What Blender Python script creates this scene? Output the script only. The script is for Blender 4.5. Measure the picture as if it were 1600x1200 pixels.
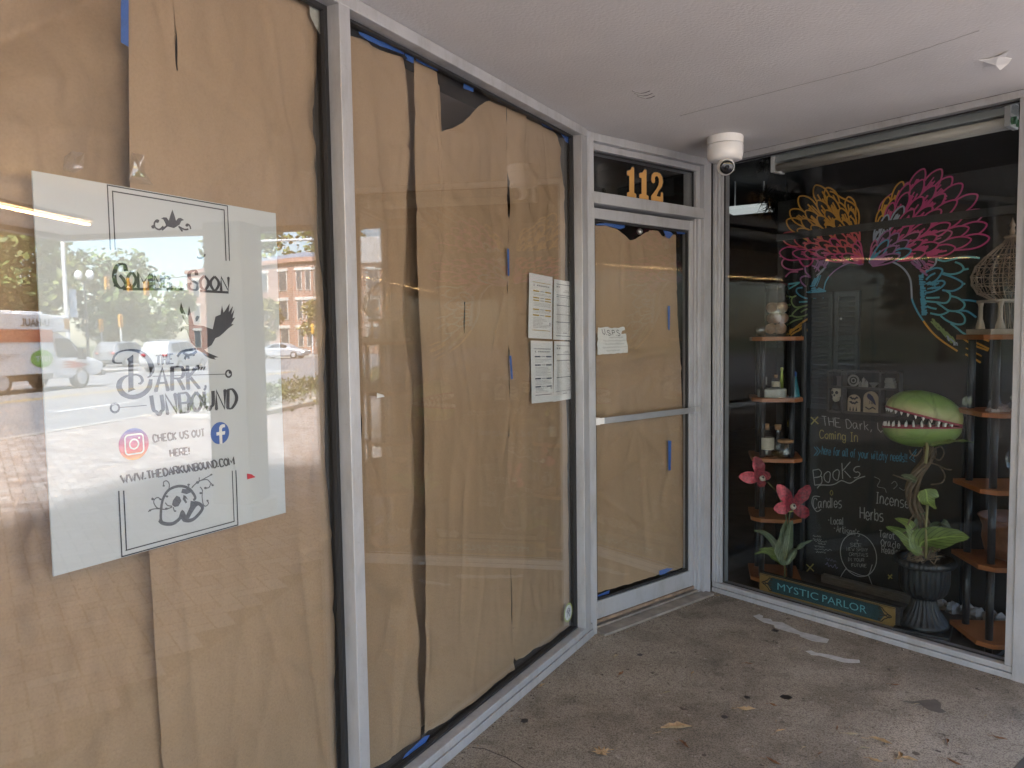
import bpy, bmesh, math, random
from mathutils import Vector, Matrix, noise as mnoise
R_ = math.radians
rnd = random.Random(7)
for o in list(bpy.data.objects):
    bpy.data.objects.remove(o)
SC = bpy.context.scene
COL = SC.collection

# ------------------------------------------------------------------ camera, world, sun, exposure
FPX, PITCH, ROLL, EYE, ZC = 1166.77, 0.06247, -0.014234, 1.49, 2.471
_c, _s = math.cos(ROLL), math.sin(ROLL)
C_R0, C_U0 = Vector((1, 0, 0)), Vector((0, math.sin(PITCH), math.cos(PITCH)))
C_F = Vector((0, math.cos(PITCH), -math.sin(PITCH)))
C_R = C_R0 * _c + C_U0 * _s
C_U = C_U0 * _c - C_R0 * _s
C_P = Vector((0, 0, EYE))
cd = bpy.data.cameras.new('camera')
cd.sensor_width = 36
cd.lens = FPX / 1600 * 36
cd.clip_start = 0.05
cd.clip_end = 2000
cam = bpy.data.objects.new('camera', cd)
COL.objects.link(cam)
m = Matrix((C_R, C_U, -C_F)).transposed().to_4x4()
m.translation = C_P
cam.matrix_world = m
SC.camera = cam

# street frame: s runs along the street, t runs out from the shop door towards the road
F1 = Vector((0.40505, 3.65797, 0))
F2 = Vector((1.14159, 4.25650, 0))
AZ_A, AZ_D, AZ_R = R_(30.081), R_(50.902), R_(140.087)
SD = Vector((math.sin(AZ_D), math.cos(AZ_D), 0))
TD = Vector((math.cos(AZ_D), -math.sin(AZ_D), 0))
def ST(s, t, z=0.0):
    v = F1 + SD * s + TD * t
    return Vector((v.x, v.y, z))

SUN_EL = R_(52)
sun_h = (-SD * 0.95 - TD * 0.12).normalized()          # where the sun stands (along the street, a little to the road side)
sun_dir = Vector((sun_h.x * math.cos(SUN_EL), sun_h.y * math.cos(SUN_EL), math.sin(SUN_EL)))
w = bpy.data.worlds.new('World')
SC.world = w
w.use_nodes = True
nt = w.node_tree
bg = nt.nodes['Background']
sky = nt.nodes.new('ShaderNodeTexSky')
sky.sky_type = 'NISHITA'
sky.sun_disc = False
sky.sun_elevation = SUN_EL
sky.sun_rotation = math.atan2(sun_h.x, sun_h.y)
sky.air_density = 1.0
sky.dust_density = 1.0
sky.ozone_density = 1.0
nt.links.new(sky.outputs[0], bg.inputs[0])
bg.inputs[1].default_value = 0.10
sl = bpy.data.lights.new('sun', 'SUN')
sl.energy = 4.5
sl.angle = R_(14)
sl.color = (1.0, 0.99, 0.98)
so = bpy.data.objects.new('sun', sl)
COL.objects.link(so)
so.rotation_euler = sun_dir.to_track_quat('Z', 'Y').to_euler()
so.location = (0, 0, 40)
SC.view_settings.view_transform = 'Standard'
SC.view_settings.look = 'None'
SC.view_settings.gamma = 1
SC.view_settings.exposure = 3.42
cy = SC.cycles
cy.use_denoising = True
cy.max_bounces = 10
cy.diffuse_bounces = 5
cy.glossy_bounces = 6
cy.transmission_bounces = 8
cy.transparent_max_bounces = 24
cy.caustics_reflective = False
cy.caustics_refractive = False

# ------------------------------------------------------------------ frames and pixels -> places
def ray(px, py):
    X, Y = px - 800, py - 600
    return C_F * FPX + C_R * X - C_U * Y
def vp(px, py, depth):
    return C_P + ray(px, py) * (depth / FPX)
def ground(px, py, z=0.0):
    v = ray(px, py)
    return C_P + v * ((z - EYE) / v.z)
class Wall:
    def __init__(s, o, az, flip=1):
        s.o = Vector(o)
        s.d = Vector((math.sin(az), math.cos(az), 0))
        s.n = Vector((math.cos(az), -math.sin(az), 0)) * flip
    def P(s, u, z, n=0.0):
        v = s.o + s.d * u + s.n * n
        return Vector((v.x, v.y, z))
    def at(s, px, py, n=0.0):
        v = ray(px, py)
        k = ((s.o + s.n * n - C_P).dot(s.n)) / v.dot(s.n)
        q = C_P + v * k
        return ((q - s.o).dot(s.d), q.z)
    def p3(s, px, py, n=0.0):
        return s.P(*s.at(px, py, n), n)
WA = Wall(F1, AZ_A)
WD = Wall(F1, AZ_D)
WR = Wall(F2, AZ_R, -1)
WR.n = -Vector((math.cos(AZ_R), -math.sin(AZ_R), 0)) * -1
if WR.n.dot(F2) > 0:
    WR.n = -WR.n
WS = Wall(F1, AZ_D)           # street frame as a wall (u = s, n = t)

# ------------------------------------------------------------------ materials
MATS = {}
def mat(name, col, rough=0.6, metal=0.0, var=0.0, scale=6.0, bump=0.0, bscale=40.0, stretch=(1, 1, 1), col2=None, spec=0.5, emit=None, est=0.0, detail=5):
    if name in MATS:
        return MATS[name]
    m = bpy.data.materials.new(name)
    m.use_nodes = True
    t = m.node_tree
    b = t.nodes['Principled BSDF']
    b.inputs['Base Color'].default_value = (*col, 1)
    b.inputs['Roughness'].default_value = rough
    b.inputs['Metallic'].default_value = metal
    b.inputs['Specular IOR Level'].default_value = spec
    if emit:
        b.inputs['Emission Color'].default_value = (*emit, 1)
        b.inputs['Emission Strength'].default_value = est
    tc = t.nodes.new('ShaderNodeTexCoord')
    mp = t.nodes.new('ShaderNodeMapping')
    mp.inputs['Scale'].default_value = stretch
    t.links.new(tc.outputs['Object'], mp.inputs[0])
    if var > 0 or col2:
        n = t.nodes.new('ShaderNodeTexNoise')
        n.inputs['Scale'].default_value = scale
        n.inputs['Detail'].default_value = detail
        n.inputs['Roughness'].default_value = 0.6
        t.links.new(mp.outputs[0], n.inputs['Vector'])
        r = t.nodes.new('ShaderNodeValToRGB')
        r.color_ramp.elements[0].position = 0.3
        r.color_ramp.elements[1].position = 0.7
        c2 = col2 or tuple(min(1, c * (1 + var)) for c in col)
        c1 = tuple(c * (1 - var) for c in col)
        r.color_ramp.elements[0].color = (*c1, 1)
        r.color_ramp.elements[1].color = (*c2, 1)
        t.links.new(n.outputs[0], r.inputs[0])
        t.links.new(r.outputs[0], b.inputs['Base Color'])
    if bump > 0:
        n2 = t.nodes.new('ShaderNodeTexNoise')
        n2.inputs['Scale'].default_value = bscale
        n2.inputs['Detail'].default_value = 6
        t.links.new(mp.outputs[0], n2.inputs['Vector'])
        bp = t.nodes.new('ShaderNodeBump')
        bp.inputs['Strength'].default_value = bump
        bp.inputs['Distance'].default_value = 0.01
        t.links.new(n2.outputs[0], bp.inputs['Height'])
        t.links.new(bp.outputs[0], b.inputs['Normal'])
    MATS[name] = m
    return m

def nd(t, typ, **kw):
    n = t.nodes.new(typ)
    for k, v in kw.items():
        if k.startswith('_'):
            setattr(n, k[1:], v)
        else:
            n.inputs[k.replace('_', ' ')].default_value = v
    return n
def ramp(t, src, stops):
    r = t.nodes.new('ShaderNodeValToRGB')
    e = r.color_ramp.elements
    while len(e) < len(stops):
        e.new(0.5)
    for i, (p, c) in enumerate(stops):
        e[i].position = p
        e[i].color = (*c, 1) if len(c) == 3 else c
    t.links.new(src, r.inputs[0])
    return r
def mix(t, fac, a, b, mode='MIX'):
    n = t.nodes.new('ShaderNodeMix')
    n.data_type = 'RGBA'
    n.blend_type = mode
    for sock, v in ((0, fac), (6, a), (7, b)):
        if isinstance(v, (int, float)):
            n.inputs[sock].default_value = v
        elif isinstance(v, tuple):
            n.inputs[sock].default_value = (*v, 1)
        else:
            t.links.new(v, n.inputs[sock])
    return n.outputs[2]

def glass_mat(name, tint=(0.965, 0.97, 0.968), f0=0.045, gain=1.32):
    m = bpy.data.materials.new(name)
    m.use_nodes = True
    t = m.node_tree
    t.nodes.clear()
    out = t.nodes.new('ShaderNodeOutputMaterial')
    tr = nd(t, 'ShaderNodeBsdfTransparent', Color=(*tint, 1))
    gl = nd(t, 'ShaderNodeBsdfGlossy', Color=(1, 1, 1, 1), Roughness=0.0)
    geo = t.nodes.new('ShaderNodeNewGeometry')
    dot = nd(t, 'ShaderNodeVectorMath', _operation='DOT_PRODUCT')
    t.links.new(geo.outputs['Normal'], dot.inputs[0])
    t.links.new(geo.outputs['Incoming'], dot.inputs[1])
    ab = nd(t, 'ShaderNodeMath', _operation='ABSOLUTE')
    t.links.new(dot.outputs['Value'], ab.inputs[0])
    om = nd(t, 'ShaderNodeMath', _operation='SUBTRACT')
    om.inputs[0].default_value = 1.0
    t.links.new(ab.outputs[0], om.inputs[1])
    pw = nd(t, 'ShaderNodeMath', _operation='POWER')
    t.links.new(om.outputs[0], pw.inputs[0])
    pw.inputs[1].default_value = 5.0
    ma = nd(t, 'ShaderNodeMath', _operation='MULTIPLY_ADD')
    t.links.new(pw.outputs[0], ma.inputs[0])
    ma.inputs[1].default_value = (1 - f0) * gain
    ma.inputs[2].default_value = f0 * gain
    # slow waves in old plate glass
    tc = t.nodes.new('ShaderNodeTexCoord')
    nz = nd(t, 'ShaderNodeTexNoise', Scale=1.6, Detail=1.0)
    t.links.new(tc.outputs['Object'], nz.inputs['Vector'])
    bp = nd(t, 'ShaderNodeBump', Strength=0.035, Distance=0.02)
    t.links.new(nz.outputs[0], bp.inputs['Height'])
    t.links.new(bp.outputs[0], gl.inputs['Normal'])
    mx = t.nodes.new('ShaderNodeMixShader')
    t.links.new(ma.outputs[0], mx.inputs[0])
    t.links.new(tr.outputs[0], mx.inputs[1])
    t.links.new(gl.outputs[0], mx.inputs[2])
    t.links.new(mx.outputs[0], out.inputs[0])
    return m
M_GLASS = glass_mat('plate_glass')
M_GLASSR = glass_mat('display_plate_glass', (0.83, 0.845, 0.85), 0.045, 0.42)
M_JAR = glass_mat('jar_glass', (0.86, 0.88, 0.88), 0.06, 1.3)

def alu_mat():
    m = bpy.data.materials.new('weathered_aluminium')
    m.use_nodes = True
    t = m.node_tree
    b = t.nodes['Principled BSDF']
    tc = t.nodes.new('ShaderNodeTexCoord')
    n1 = nd(t, 'ShaderNodeTexNoise', Scale=2.5, Detail=6.0, Roughness=0.65)
    t.links.new(tc.outputs['Object'], n1.inputs['Vector'])
    base = ramp(t, n1.outputs[0], [(0.3, (0.40, 0.408, 0.432)), (0.7, (0.465, 0.475, 0.505))])
    n2 = nd(t, 'ShaderNodeTexNoise', Scale=70.0, Detail=7.0, Roughness=0.7)
    t.links.new(tc.outputs['Object'], n2.inputs['Vector'])
    sp = ramp(t, n2.outputs[0], [(0.58, (0, 0, 0)), (0.80, (.55, .55, .55))])
    c = mix(t, sp.outputs[0], base.outputs[0], (0.28, 0.275, 0.27))
    mp = nd(t, 'ShaderNodeMapping')
    mp.inputs['Scale'].default_value = (9, 9, 2.2)
    t.links.new(tc.outputs['Object'], mp.inputs[0])
    n3 = nd(t, 'ShaderNodeTexNoise', Scale=1.0, Detail=7.0, Roughness=0.72)
    t.links.new(mp.outputs[0], n3.inputs['Vector'])
    gr = ramp(t, n3.outputs[0], [(0.46, (1, 1, 1)), (0.74, (0.72, 0.69, 0.65))])
    c = mix(t, 1.0, c, gr.outputs[0], 'MULTIPLY')
    t.links.new(c, b.inputs['Base Color'])
    b.inputs['Metallic'].default_value = 0.35
    b.inputs['Roughness'].default_value = 0.42
    bp = nd(t, 'ShaderNodeBump', Strength=0.12, Distance=0.004)
    t.links.new(n2.outputs[0], bp.inputs['Height'])
    t.links.new(bp.outputs[0], b.inputs['Normal'])
    return m
M_ALU = alu_mat()

def paper_mat(name, base, dark):
    m = bpy.data.materials.new(name)
    m.use_nodes = True
    t = m.node_tree
    b = t.nodes['Principled BSDF']
    b.inputs['Roughness'].default_value = 0.75
    b.inputs['Specular IOR Level'].default_value = 0.25
    tc = t.nodes.new('ShaderNodeTexCoord')
    mp = nd(t, 'ShaderNodeMapping')
    mp.inputs['Scale'].default_value = (30, 30, 0.5)
    t.links.new(tc.outputs['Object'], mp.inputs[0])
    n1 = nd(t, 'ShaderNodeTexNoise', Scale=1.0, Detail=5.0, Roughness=0.6)
    t.links.new(mp.outputs[0], n1.inputs['Vector'])
    nf = nd(t, 'ShaderNodeTexNoise', Scale=160.0, Detail=4.0, Roughness=0.7)
    t.links.new(tc.outputs['Object'], nf.inputs['Vector'])
    r1 = ramp(t, nf.outputs[0], [(0.30, tuple(c * .88 for c in base)), (0.5, base), (0.72, tuple(c * 1.08 for c in base))])
    n2 = nd(t, 'ShaderNodeTexNoise', Scale=2.2, Detail=4.0)
    t.links.new(tc.outputs['Object'], n2.inputs['Vector'])
    r2 = ramp(t, n2.outputs[0], [(0.3, (0.92, 0.91, 0.90)), (0.7, (1.05, 1.05, 1.05))])
    t.links.new(mix(t, 1.0, r1.outputs[0], r2.outputs[0], 'MULTIPLY'), b.inputs['Base Color'])
    n3 = nd(t, 'ShaderNodeTexNoise', Scale=1.4, Detail=3.0, Roughness=0.5)
    t.links.new(mp.outputs[0], n3.inputs['Vector'])
    bp = nd(t, 'ShaderNodeBump', Strength=0.10, Distance=0.004)
    t.links.new(n3.outputs[0], bp.inputs['Height'])
    n4 = nd(t, 'ShaderNodeTexNoise', Scale=11.0, Detail=2.0, Roughness=0.4)
    n4.inputs['Distortion'].default_value = 1.2
    t.links.new(tc.outputs['Object'], n4.inputs['Vector'])
    bp2 = nd(t, 'ShaderNodeBump', Strength=0.10, Distance=0.012)
    t.links.new(n4.outputs[0], bp2.inputs['Height'])
    t.links.new(bp.outputs[0], bp2.inputs['Normal'])
    # sharp crumple creases: cell edges in a warped, upright stretched space
    mp2 = nd(t, 'ShaderNodeMapping')
    mp2.inputs['Scale'].default_value = (7, 7, 3.2)
    mp2.inputs['Rotation'].default_value = (0.35, 0.25, 0.1)
    t.links.new(tc.outputs['Object'], mp2.inputs[0])
    wn = nd(t, 'ShaderNodeTexNoise', Scale=0.9, Detail=2.0)
    t.links.new(mp2.outputs[0], wn.inputs['Vector'])
    wv = mix(t, 0.45, mp2.outputs[0], wn.outputs['Color'])
    vo = nd(t, 'ShaderNodeTexVoronoi', Scale=1.3)
    vo.feature = 'F1'
    t.links.new(wv, vo.inputs['Vector'])
    bp3 = nd(t, 'ShaderNodeBump', Strength=0.32, Distance=0.03)
    t.links.new(vo.outputs['Distance'], bp3.inputs['Height'])
    t.links.new(bp2.outputs[0], bp3.inputs['Normal'])
    t.links.new(bp3.outputs[0], b.inputs['Normal'])
    return m
M_KRAFT = paper_mat('kraft_paper', (0.365, 0.258, 0.166), (0.325, 0.23, 0.148))

def concrete_mat():
    m = bpy.data.materials.new('stained_concrete')
    m.use_nodes = True
    t = m.node_tree
    b = t.nodes['Principled BSDF']
    b.inputs['Roughness'].default_value = 0.8
    b.inputs['Specular IOR Level'].default_value = 0.3
    tc = t.nodes.new('ShaderNodeTexCoord')
    o = tc.outputs['Object']
    def N(sc, det=5.0, ro=0.6, dist=0.0):
        n = nd(t, 'ShaderNodeTexNoise', Scale=sc, Detail=det, Roughness=ro)
        n.inputs['Distortion'].default_value = dist
        t.links.new(o, n.inputs['Vector'])
        return n.outputs[0]
    base = ramp(t, N(1.3, 8, 0.7), [(0.30, (0.160, 0.138, 0.112)), (0.48, (0.258, 0.230, 0.192)), (0.72, (0.37, 0.335, 0.286))])
    blot = ramp(t, N(4.5, 6, 0.62, 0.6), [(0.50, (1, 1, 1)), (0.68, (0.52, 0.50, 0.48))])
    c = mix(t, 0.65, base.outputs[0], blot.outputs[0], 'MULTIPLY')
    sp = ramp(t, N(55, 3, 0.5), [(0.60, (0, 0, 0)), (0.74, (.8, .8, .8))])
    c = mix(t, sp.outputs[0], c, (0.13, 0.108, 0.088))
    wp = ramp(t, N(24, 4, 0.6), [(0.66, (0, 0, 0)), (0.74, (1, 1, 1))])
    c = mix(t, wp.outputs[0], c, (0.34, 0.31, 0.28))
    dk = ramp(t, N(17, 5, 0.65, 0.4), [(0.64, (0, 0, 0)), (0.70, (1, 1, 1))])
    c = mix(t, dk.outputs[0], c, (0.075, 0.062, 0.052))
    gr = ramp(t, N(210, 2, 0.5), [(0.36, (0.55, 0.53, 0.50)), (0.50, (1, 1, 1)), (0.66, (1.22, 1.21, 1.19))])
    c = mix(t, 1.0, c, gr.outputs[0], 'MULTIPLY')
    vo = nd(t, 'ShaderNodeTexVoronoi', Scale=7.0)
    vo.inputs['Randomness'].default_value = 1.0
    t.links.new(o, vo.inputs['Vector'])
    sep = t.nodes.new('ShaderNodeSeparateColor')
    t.links.new(vo.outputs['Color'], sep.inputs[0])
    rad = nd(t, 'ShaderNodeMath', _operation='MULTIPLY')
    t.links.new(sep.outputs[0], rad.inputs[0])
    rad.inputs[1].default_value = 0.15
    lt = nd(t, 'ShaderNodeMath', _operation='LESS_THAN')
    t.links.new(vo.outputs['Distance'], lt.inputs[0])
    t.links.new(rad.outputs[0], lt.inputs[1])
    sf = nd(t, 'ShaderNodeMath', _operation='MULTIPLY')
    t.links.new(lt.outputs[0], sf.inputs[0])
    t.links.new(sep.outputs[1], sf.inputs[1])
    c = mix(t, sf.outputs[0], c, (0.070, 0.058, 0.048))
    t.links.new(c, b.inputs['Base Color'])
    bp = nd(t, 'ShaderNodeBump', Strength=0.5, Distance=0.006)
    t.links.new(N(90, 8, 0.75), bp.inputs['Height'])
    t.links.new(bp.outputs[0], b.inputs['Normal'])
    return m
M_CONC = concrete_mat()

def brick_mat(name, c1, c2, mortar, scale, bw=0.5, rh=0.25, ms=0.02, rot=0.0, rough=0.85, coord='Object', rotx=0.0):
    m = bpy.data.materials.new(name)
    m.use_nodes = True
    t = m.node_tree
    b = t.nodes['Principled BSDF']
    b.inputs['Roughness'].default_value = rough
    tc = t.nodes.new('ShaderNodeTexCoord')
    mp = nd(t, 'ShaderNodeMapping')
    mp.inputs['Rotation'].default_value = (rotx, 0, rot)
    t.links.new(tc.outputs[coord], mp.inputs[0])
    br = nd(t, 'ShaderNodeTexBrick')
    br.inputs['Color1'].default_value = (*c1, 1)
    br.inputs['Color2'].default_value = (*c2, 1)
    br.inputs['Mortar'].default_value = (*mortar, 1)
    br.inputs['Scale'].default_value = scale
    br.inputs['Mortar Size'].default_value = ms
    br.inputs['Brick Width'].default_value = bw
    br.inputs['Row Height'].default_value = rh
    t.links.new(mp.outputs[0], br.inputs['Vector'])
    t.links.new(br.outputs[0], b.inputs['Base Color'])
    return m
M_SAND = mat('joint_sand', (0.075, 0.066, 0.058), 0.9, var=0.2, scale=8)
def paver_mat():
    m = bpy.data.materials.new('brick_paver'); m.use_nodes = True
    t = m.node_tree; b = t.nodes['Principled BSDF']; b.inputs['Roughness'].default_value = .85
    at = t.nodes.new('ShaderNodeAttribute'); at.attribute_name = 'tone'
    r = ramp(t, at.outputs['Fac'], [(0.0, (0.26, 0.21, 0.19)), (0.5, (0.34, 0.295, 0.27)), (1.0, (0.42, 0.385, 0.355))])
    tc = t.nodes.new('ShaderNodeTexCoord'); nz = nd(t, 'ShaderNodeTexNoise', Scale=3.0, Detail=6.0); t.links.new(tc.outputs['Object'], nz.inputs['Vector'])
    r2 = ramp(t, nz.outputs[0], [(0.3, (0.8, 0.8, 0.8)), (0.7, (1.08, 1.08, 1.08))])
    t.links.new(mix(t, 1.0, r.outputs[0], r2.outputs[0], 'MULTIPLY'), b.inputs['Base Color'])
    return m
M_PAVER = paver_mat()
M_ALU_D = mat('dark_bronze', (0.12, 0.12, 0.12), 0.5, 0.3)
M_GASKET = mat('black_rubber', (0.012, 0.012, 0.014), 0.6)
M_SOFFIT = mat('painted_plaster', (0.615, 0.607, 0.612), 0.85, var=0.08, scale=1.1, bump=0.26, bscale=85)
M_SOFFIT.node_tree.nodes['Principled BSDF'].inputs['Specular IOR Level'].default_value = 0.2
M_WHITE = mat('white_plastic', (0.78, 0.78, 0.78), 0.35, var=0.04, scale=9)
M_PAPERW = mat('white_paper', (0.74, 0.76, 0.77), 0.6, var=0.03, scale=12)
M_BOARDW = mat('white_foam_board', (0.53, 0.57, 0.595), 0.55, var=0.03, scale=5)
M_INK = mat('black_ink', (0.020, 0.022, 0.032), 0.6)
M_INKG = mat('grey_ink', (0.30, 0.31, 0.33), 0.7)
M_BLUE = mat('blue_painters_tape', (0.032, 0.115, 0.40), 0.7, var=0.18, scale=30)
M_BLACK = mat('matt_black_paint', (0.017, 0.018, 0.019), 0.7, var=0.2, scale=4)
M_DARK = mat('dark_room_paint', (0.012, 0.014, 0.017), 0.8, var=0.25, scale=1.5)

# ------------------------------------------------------------------ mesh building
WL = {}
class MB:
    def __init__(s):
        s.v, s.f, s.mi = [], [], []
        s.m = 0
    def add(s, vs, fs):
        k = len(s.v)
        s.v += [Vector(q) for q in vs]
        s.f += [tuple(i + k for i in f) for f in fs]
        s.mi += [s.m] * len(fs)
        return s
    def hexa(s, c):
        return s.add(c, [(0, 1, 2, 3), (7, 6, 5, 4), (0, 4, 5, 1), (1, 5, 6, 2), (2, 6, 7, 3), (3, 7, 4, 0)])
    def wbox(s, W, u0, u1, z0, z1, n0, n1):
        return s.hexa([W.P(u0, z0, n0), W.P(u1, z0, n0), W.P(u1, z1, n0), W.P(u0, z1, n0),
                       W.P(u0, z0, n1), W.P(u1, z0, n1), W.P(u1, z1, n1), W.P(u0, z1, n1)])
    def box(s, c, sx, sy, sz, rot=0.0):
        c = Vector(c)
        M = Matrix.Rotation(rot, 3, 'Z')
        q = [c + M @ Vector((x * sx / 2, y * sy / 2, z * sz / 2)) for z in (-1, 1) for x, y in ((-1, -1), (1, -1), (1, 1), (-1, 1))]
        return s.hexa(q)
    def quad(s, a, b, c, d):
        return s.add([a, b, c, d], [(0, 1, 2, 3)])
    def prism(s, pts, off):
        """closed polygon extruded by a vector"""
        n = len(pts)
        off = Vector(off)
        pts = [Vector(q) for q in pts]
        return s.add(pts + [q + off for q in pts], [tuple(range(n)), tuple(range(2 * n - 1, n - 1, -1))] +
                     [(i, (i + 1) % n, n + (i + 1) % n, n + i) for i in range(n)])
    def tube(s, path, r, seg=8, cap=True):
        path = [Vector(q) for q in path]
        n = len(path)
        rs = r if isinstance(r, (list, tuple)) else [r] * n
        vs = []
        up = None
        for i, q in enumerate(path):
            t = (path[min(i + 1, n - 1)] - path[max(i - 1, 0)])
            if t.length < 1e-9:
                t = Vector((0, 0, 1))
            t.normalize()
            if up is None:
                a = Vector((0, 0, 1)) if abs(t.z) < 0.9 else Vector((1, 0, 0))
                up = (a - t * a.dot(t)).normalized()
            else:
                up = up - t * up.dot(t)
                if up.length < 1e-6:
                    a = Vector((1, 0, 0))
                    up = a - t * a.dot(t)
                up.normalize()
            sd = t.cross(up)
            for k in range(seg):
                an = 2 * math.pi * k / seg
                vs.append(q + (up * math.cos(an) + sd * math.sin(an)) * rs[i])
        fs = [(i * seg + k, i * seg + (k + 1) % seg, (i + 1) * seg + (k + 1) % seg, (i + 1) * seg + k) for i in range(n - 1) for k in range(seg)]
        if cap:
            fs += [tuple(range(seg - 1, -1, -1)), tuple((n - 1) * seg + k for k in range(seg))]
        return s.add(vs, fs)
    def lathe(s, c, prof, seg=24, flute=0, famp=0.0, frange=None, cap=True, axis=None):
        c = Vector(c)
        vs = []
        Q = axis.to_track_quat('Z', 'Y').to_matrix() if axis is not None else Matrix.Identity(3)
        for j, (r, z) in enumerate(prof):
            for k in range(seg):
                a = 2 * math.pi * k / seg
                rr = r
                if flute and (frange is None or frange[0] <= j <= frange[1]):
                    rr = r * (1 + famp * math.cos(a * flute))
                vs.append(c + Q @ Vector((rr * math.cos(a), rr * math.sin(a), z)))
        n = len(prof)
        fs = [(i * seg + k, i * seg + (k + 1) % seg, (i + 1) * seg + (k + 1) % seg, (i + 1) * seg + k) for i in range(n - 1) for k in range(seg)]
        if cap:
            fs += [tuple(range(seg - 1, -1, -1)), tuple((n - 1) * seg + k for k in range(seg))]
        return s.add(vs, fs)
    def ball(s, c, rx, ry=None, rz=None, seg=14, rings=8, Q=None, jit=0.0):
        ry = ry or rx
        rz = rz or rx
        c = Vector(c)
        vs = [Vector((0, 0, -1))]
        for j in range(1, rings):
            ph = math.pi * j / rings - math.pi / 2
            for k in range(seg):
                a = 2 * math.pi * k / seg
                vs.append(Vector((math.cos(ph) * math.cos(a), math.cos(ph) * math.sin(a), math.sin(ph))))
        vs.append(Vector((0, 0, 1)))
        fs = []
        for k in range(seg):
            fs.append((0, 1 + (k + 1) % seg, 1 + k))
            fs.append((len(vs) - 1, 1 + (rings - 2) * seg + k, 1 + (rings - 2) * seg + (k + 1) % seg))
        for j in range(rings - 2):
            for k in range(seg):
                a, b = 1 + j * seg + k, 1 + j * seg + (k + 1) % seg
                fs.append((a, b, b + seg, a + seg))
        o = []
        for q in vs:
            f = 1.0
            if jit:
                f = 1 + jit * mnoise.noise(q * 2.3 + c * 7)
            q = Vector((q.x * rx, q.y * ry, q.z * rz)) * f
            if Q is not None:
                q = Q @ q
            o.append(c + q)
        return s.add(o, fs)
    def build(s, name, mats, parent=None, smooth=False, bevel=0.0, origin=None, recalc=True):
        me = bpy.data.meshes.new(name)
        o = bpy.data.objects.new(name, me)
        COL.objects.link(o)
        if parent is not None:
            w0 = WL[parent.name]
        else:
            if origin is None:
                xs = [q.x for q in s.v]; ys = [q.y for q in s.v]; zs = [q.z for q in s.v]
                origin = Vector(((min(xs) + max(xs)) / 2, (min(ys) + max(ys)) / 2, min(zs)))
            w0 = Vector(origin)
            o.location = w0
        WL[o.name] = w0
        me.from_pydata([q - w0 for q in s.v], [], s.f)
        mats = mats if isinstance(mats, (list, tuple)) else [mats]
        for mm in mats:
            me.materials.append(mm)
        me.polygons.foreach_set('material_index', s.mi)
        if recalc or bevel > 0:
            bm = bmesh.new()
            bm.from_mesh(me)
            bmesh.ops.recalc_face_normals(bm, faces=bm.faces)
            if bevel > 0:
                ed = [e for e in bm.edges if len(e.link_faces) == 2 and e.calc_face_angle(0) > 0.6]
                bmesh.ops.bevel(bm, geom=ed, offset=bevel, segments=2, affect='EDGES', profile=0.5)
            bm.to_mesh(me)
            bm.free()
        if smooth:
            me.polygons.foreach_set('use_smooth', [True] * len(me.polygons))
        if parent is not None:
            o.parent = parent
        return o
def thing(name, loc, label, cat, group=None):
    o = bpy.data.objects.new(name, None)
    COL.objects.link(o)
    o.location = loc
    o.empty_display_size = 0.1
    WL[o.name] = Vector(loc)
    return tag(o, label, cat, group)
def tag(o, label=None, cat=None, group=None, kind=None):
    if label: o['label'] = label
    if cat: o['category'] = cat
    if group: o['group'] = group
    if kind: o['kind'] = kind
    return o
def copy_tree(o, loc=None, rz=None, label=None, group=None, parent=None):
    c = o.copy()
    COL.objects.link(c)
    if parent is not None:
        c.parent = parent
        c.matrix_parent_inverse = o.matrix_parent_inverse.copy()
    if loc is not None: c.location = loc
    if rz is not None: c.rotation_euler = (0, 0, rz)
    if label: c['label'] = label
    if group: c['group'] = group
    for ch in list(o.children):
        copy_tree(ch, parent=c)
    return c

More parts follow.
